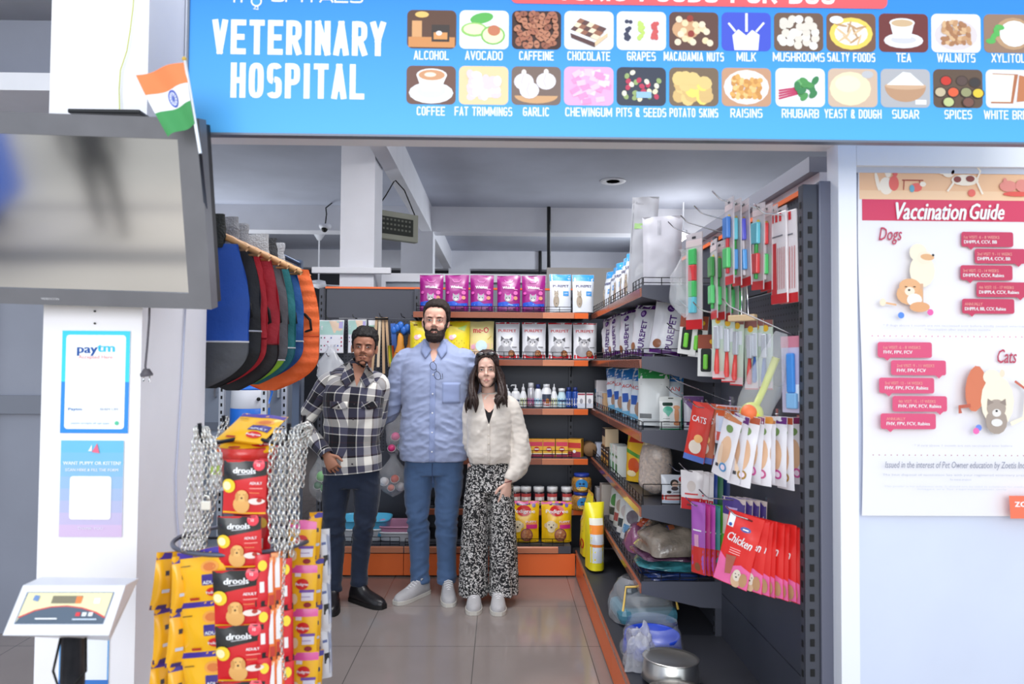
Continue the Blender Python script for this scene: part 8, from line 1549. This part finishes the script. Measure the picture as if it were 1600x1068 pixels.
# sachets in hanging strips
def strip_sachet(kind, w, h):
    if kind == 'drools':
        b, S = pouch(w, h, .018, (206, 30, 40), 3, wr=.004, top=.35, gusset=.35, taper=.03); p = Print(b, S, mk=foil)
        p.poly([(-w*.49, h*.60), (w*.49, h*.74), (w*.49, h*.995), (-w*.49, h*.995)], (28, 28, 32)); p.rect(-w*.49, .003, w*.49, h*.05, (240, 190, 40)); p.text('drools', 0, h*.82, h*.10, WHITE, w*.5, .05); p.line([(-w*.16, h*.745), (w*.18, h*.765)], .0015, (220, 220, 226)); p.ell(w*.32, h*.93, w*.13, w*.13, (226, 60, 80)); p.text('10', w*.32, h*.93, h*.05, WHITE)
        p.ell(-w*.34, h*.54, w*.15, h*.13, (240, 206, 50)); p.ell(-w*.38, h*.54, w*.09, h*.08, (250, 240, 190)); p.ell(-w*.04, h*.2, w*.19, h*.16, (226, 170, 100)); p.ell(-w*.03, h*.36, w*.14, h*.11, (232, 180, 110)); p.ell(-w*.14, h*.34, w*.045, h*.08, (206, 150, 84)); p.ell(w*.08, h*.34, w*.045, h*.08, (206, 150, 84)); p.ell(-w*.03, h*.32, w*.025, h*.018, (30, 20, 20), 8)
        for k in (-1, 1): p.ell(-w*.03 + k*w*.045, h*.385, w*.012, w*.012, (30, 20, 20), 6)
        p.text('ADULT', w*.28, h*.60, h*.045, WHITE, w*.26, .04); p.rect(w*.15, h*.5, w*.42, h*.515, (246, 160, 150)); p.rect(w*.15, h*.42, w*.36, h*.43, (240, 150, 90)); p.ell(w*.3, h*.27, w*.17, h*.06, (236, 220, 214)); p.ell(w*.36, h*.29, w*.06, h*.04, (176, 60, 50))
    elif kind == 'pedi_blue':
        b, S = pouch(w, h, .018, (240, 180, 30), 5, wr=.004, top=.35, gusset=.35, taper=.03); p = Print(b, S, mk=foil)
        p.rect(-w*.49, h*.86, w*.49, h*.995, (66, 48, 150)); p.ell(w*.2, h*.66, w*.2, h*.12, (232, 160, 70)); p.ell(w*.2, h*.66, w*.14, h*.08, (214, 120, 60)); p.rect(w*.02, h*.32, w*.44, h*.52, (60, 50, 130)); p.text('ADULT', w*.23, h*.37, h*.06, WHITE, w*.36, .04); p.ell(w*.24, h*.18, w*.16, h*.09, (206, 40, 40)); p.text('Pedigree', w*.24, h*.18, h*.05, WHITE, w*.3, .03); p.rect(-w*.3, h*.05, -w*.1, h*.1, (180, 60, 40)); p.rect(-w*.4, h*.7, -w*.2, h*.72, (120, 90, 30))
    elif kind == 'pedi_pink':
        b, S = pouch(w, h, .018, (242, 184, 36), 7, wr=.004, top=.35, gusset=.35, taper=.03); p = Print(b, S, mk=foil)
        p.rect(-w*.49, h*.80, w*.49, h*.995, (222, 84, 160)); p.rect(-w*.3, h*.72, -w*.08, h*.8, (230, 224, 234)); p.ell(-w*.02, h*.56, w*.24, h*.12, (206, 40, 40)); p.text('Pedigree', -w*.02, h*.56, h*.06, WHITE, w*.46, .03); p.rect(-w*.1, h*.38, w*.42, h*.44, (110, 70, 160)); p.rect(-w*.02, h*.2, w*.4, h*.38, (216, 214, 230)); p.ell(-w*.28, h*.24, w*.12, h*.12, (236, 214, 180)); p.ell(w*.2, h*.10, w*.14, h*.06, (150, 50, 60)); p.rect(-w*.02, h*.28, w*.3, h*.295, (140, 110, 170))
    elif kind == 'yellow_back':
        b, S = pouch(w, h, .03, (240, 176, 30), 9, wr=.006, top=.3, gusset=.3, taper=.1); p = Print(b, S, mk=foil); p.rect(-w*.49, h*.88, w*.49, h*.995, (66, 48, 140)); p.rect(-w*.1, h*.6, w*.1, h*.68, (60, 50, 60)); p.rect(-w*.2, h*.3, w*.2, h*.36, (200, 206, 226)); p.rect(-w*.49, h*.003, w*.49, h*.08, (60, 46, 110))
    elif kind == 'white_black':
        b, S = pouch(w, h, .02, (214, 216, 226), 2, wr=.006, top=.35, gusset=.35, taper=.05); p = Print(b, S, mk=foil); p.rect(-w*.2, h*.3, w*.3, h*.5, (30, 30, 34)); p.rect(-w*.3, h*.7, w*.1, h*.75, (90, 100, 150)); p.rect(w*.2, h*.1, w*.49, h*.9, (150, 156, 180))
    elif kind == 'orange_stick':
        b, S = pouch(w, h, .014, (226, 110, 50), 4, wr=.003, top=.35, gusset=.35, taper=.05); p = Print(b, S, mk=foil); p.rect(-w*.2, h*.35, w*.2, h*.95, (226, 220, 220)); p.rect(-w*.49, .003, w*.49, h*.12, (60, 36, 40)); p.rect(-w*.15, h*.1, w*.3, h*.3, (190, 60, 50)); p.rect(-w*.49, h*.9, w*.49, h*.995, (236, 160, 110))
    elif kind == 'red_stick':
        b, S = pouch(w, h, .014, (206, 30, 44), 6, wr=.003, top=.35, gusset=.35, taper=.05); p = Print(b, S, mk=foil); p.ell(0, h*.8, w*.3, h*.1, (240, 210, 60)); p.rect(-w*.2, h*.3, w*.1, h*.5, (232, 226, 226)); p.rect(-w*.49, .003, w*.49, h*.14, (30, 26, 30))
    return b, S
sp_ = {}
def sach(kind, lab, px, py0, py1, Y, wpx, rz=0, ry=0, grp=None, rx=0):      # top centre at (px, py0)
    h_ = P(px, py0, Y).z - P(px, py1, Y).z; w_ = wpx*Y/F; k = (kind, round(w_, 3), round(h_, 3))
    if k not in sp_: b, S = strip_sachet(kind, w_, h_); b.xf(Matrix.Translation((0, 0, -h_))); sp_[k] = Proto(tag(b.build('treat_sachet'), 'x', 'sachet'))
    return sp_[k](lab, tuple(P(px, py0, Y)), (rx, ry, rz), grp)
G1 = 'red and black sachets in the front strip'
for i, (y0, y1, px) in enumerate(((719, 804, 384), (806, 888, 374), (890, 980, 370), (976, 1066, 374))): sach('drools', '%s from the top of the red and black sachets down the front of the stand' % ORD[i], px, y0, y1, 1.775 - .01*(i > 1), 68 if i < 2 else 76, 0, [.03, -.02, -.04, -.05][i], G1, rx=.06)
sach('drools', 'fifth and lowest red and black sachet, cut by the bottom of the picture', 376, 1064, 1150, 1.765, 76, 0, -.03, G1)
for i, y0 in enumerate((858, 936, 1014)): sach('pedi_blue', '%s from the top of the yellow and dark blue sachets behind the front strip' % ORD[i], 312 + 3*i, y0, y0 + 80, 1.80, 84, -.25, -.18, 'yellow and blue sachets left of the front strip')
for i, y0 in enumerate((862, 946, 1030)):
    sach('yellow_back', '%s from the top of the outermost twisted yellow sachets at the left' % ORD[i], 262 - 4*i, y0, y0 + 86, 1.86, 34, .9, .12 - .1*(i % 2), 'outermost twisted yellow sachets at the left of the stand')
    sach('yellow_back', '%s from the top of the inner twisted yellow sachets at the left' % ORD[i], 286 - 3*i, y0 + 6, y0 + 92, 1.82, 32, .7, .02 + .06*(i % 2), 'inner twisted yellow sachets at the left of the stand')
for i, y0 in enumerate((812, 880, 948, 1016)): sach('pedi_pink', '%s from the top of the pink-topped yellow sachets at the right of the stand' % ORD[i], 474 + i, y0, y0 + 70, 1.92, 42, .12, .03, 'pink-topped yellow sachets at the right of the stand')
for i, y0 in enumerate((800, 872, 944, 1016)): sach('yellow_back', '%s from the top of the narrow yellow sachets at the right edge of the stand' % ORD[i], 494 + (i % 2)*2, y0, y0 + 72, 1.98, 22, .7, .05, 'narrow yellow sachets at the right of the stand')
for i, y0 in enumerate((826, 902, 978)): sach('white_black', '%s from the top of the silver-white sachets at the far right of the stand' % ORD[i], 506 + i, y0, y0 + 80, 2.04, 18, .5, -.04, 'silver-white sachets at the right of the stand')
for i, (px, k_, w_, dy) in enumerate(((410, 'red_stick', 22, 0), (422, 'orange_stick', 16, 4), (433, 'orange_stick', 18, -4), (446, 'red_stick', 20, 6))):
    for j in range(3): sach(k_, '%s from top in the %s slim strip right of the front sachets' % (ORD[j], ORD[i]), px + j*1.5, 866 + dy + j*80, 948 + dy + j*80, 1.77 + .008*i, w_, .3, -.03, 'slim treat sticks right of the front strip')
for i, y0 in enumerate((716, 800)): sach('red_stick', '%s glossy red sachet half behind the front strip' % ['upper', 'lower'][i], 414, y0, y0 + 78, 1.86, 26, -.5, 0, 'glossy red sachets behind the front strip')
# sachets lying in the red bowl, lime tag, padlock-shaped tag
for i, (px, py, rz, ry, lab) in enumerate(((392, 700, .1, .05, 'yellow and blue sachet lying lowest on the red bowl'), (398, 688, -.3, .12, 'yellow and blue sachet lying on top of the red bowl'))):
    b, S = strip_sachet('pedi_blue', .15, .13); b.xf(Matrix.Translation((0, 0, -.065))); tag(b.build('treat_sachet', loc=(X0 + .01 + .004*i, 1.95, zr + .034 + .030*i), rot=(-1.12 + .06*i, ry*.4, rz)), lab, 'sachet', 'sachets in the red bowl')
tag(MB().box((-.016, -.003, -.09), (.016, .003, .0), mat('tag_white', (226, 230, 232), .3, coat=.4), bev=.0028).box((-.0125, -.0035, -.058), (.0125, -.003, -.034), mat('tag_lime', (196, 226, 110), .4)).build('product_tag', loc=tuple(P(338, 706, 1.84))), 'white tag with a lime green band hanging beside the left chains', 'tag')
b = MB(); b.box((-.013, -.003, -.024), (.013, .003, 0), mat('tag_steel', (222, 218, 210), .3, metal=.6), bev=.003); b.tube([(.009*math.cos(a), 0, .004 + .009*math.sin(a)) for a in [2*PI*i/12 for i in range(12)]], .0022, STL, 6, True)
tag(b.build('chain_tag', loc=tuple(P(322, 782, 1.775))), 'small square metal tag on the front left chains', 'tag')
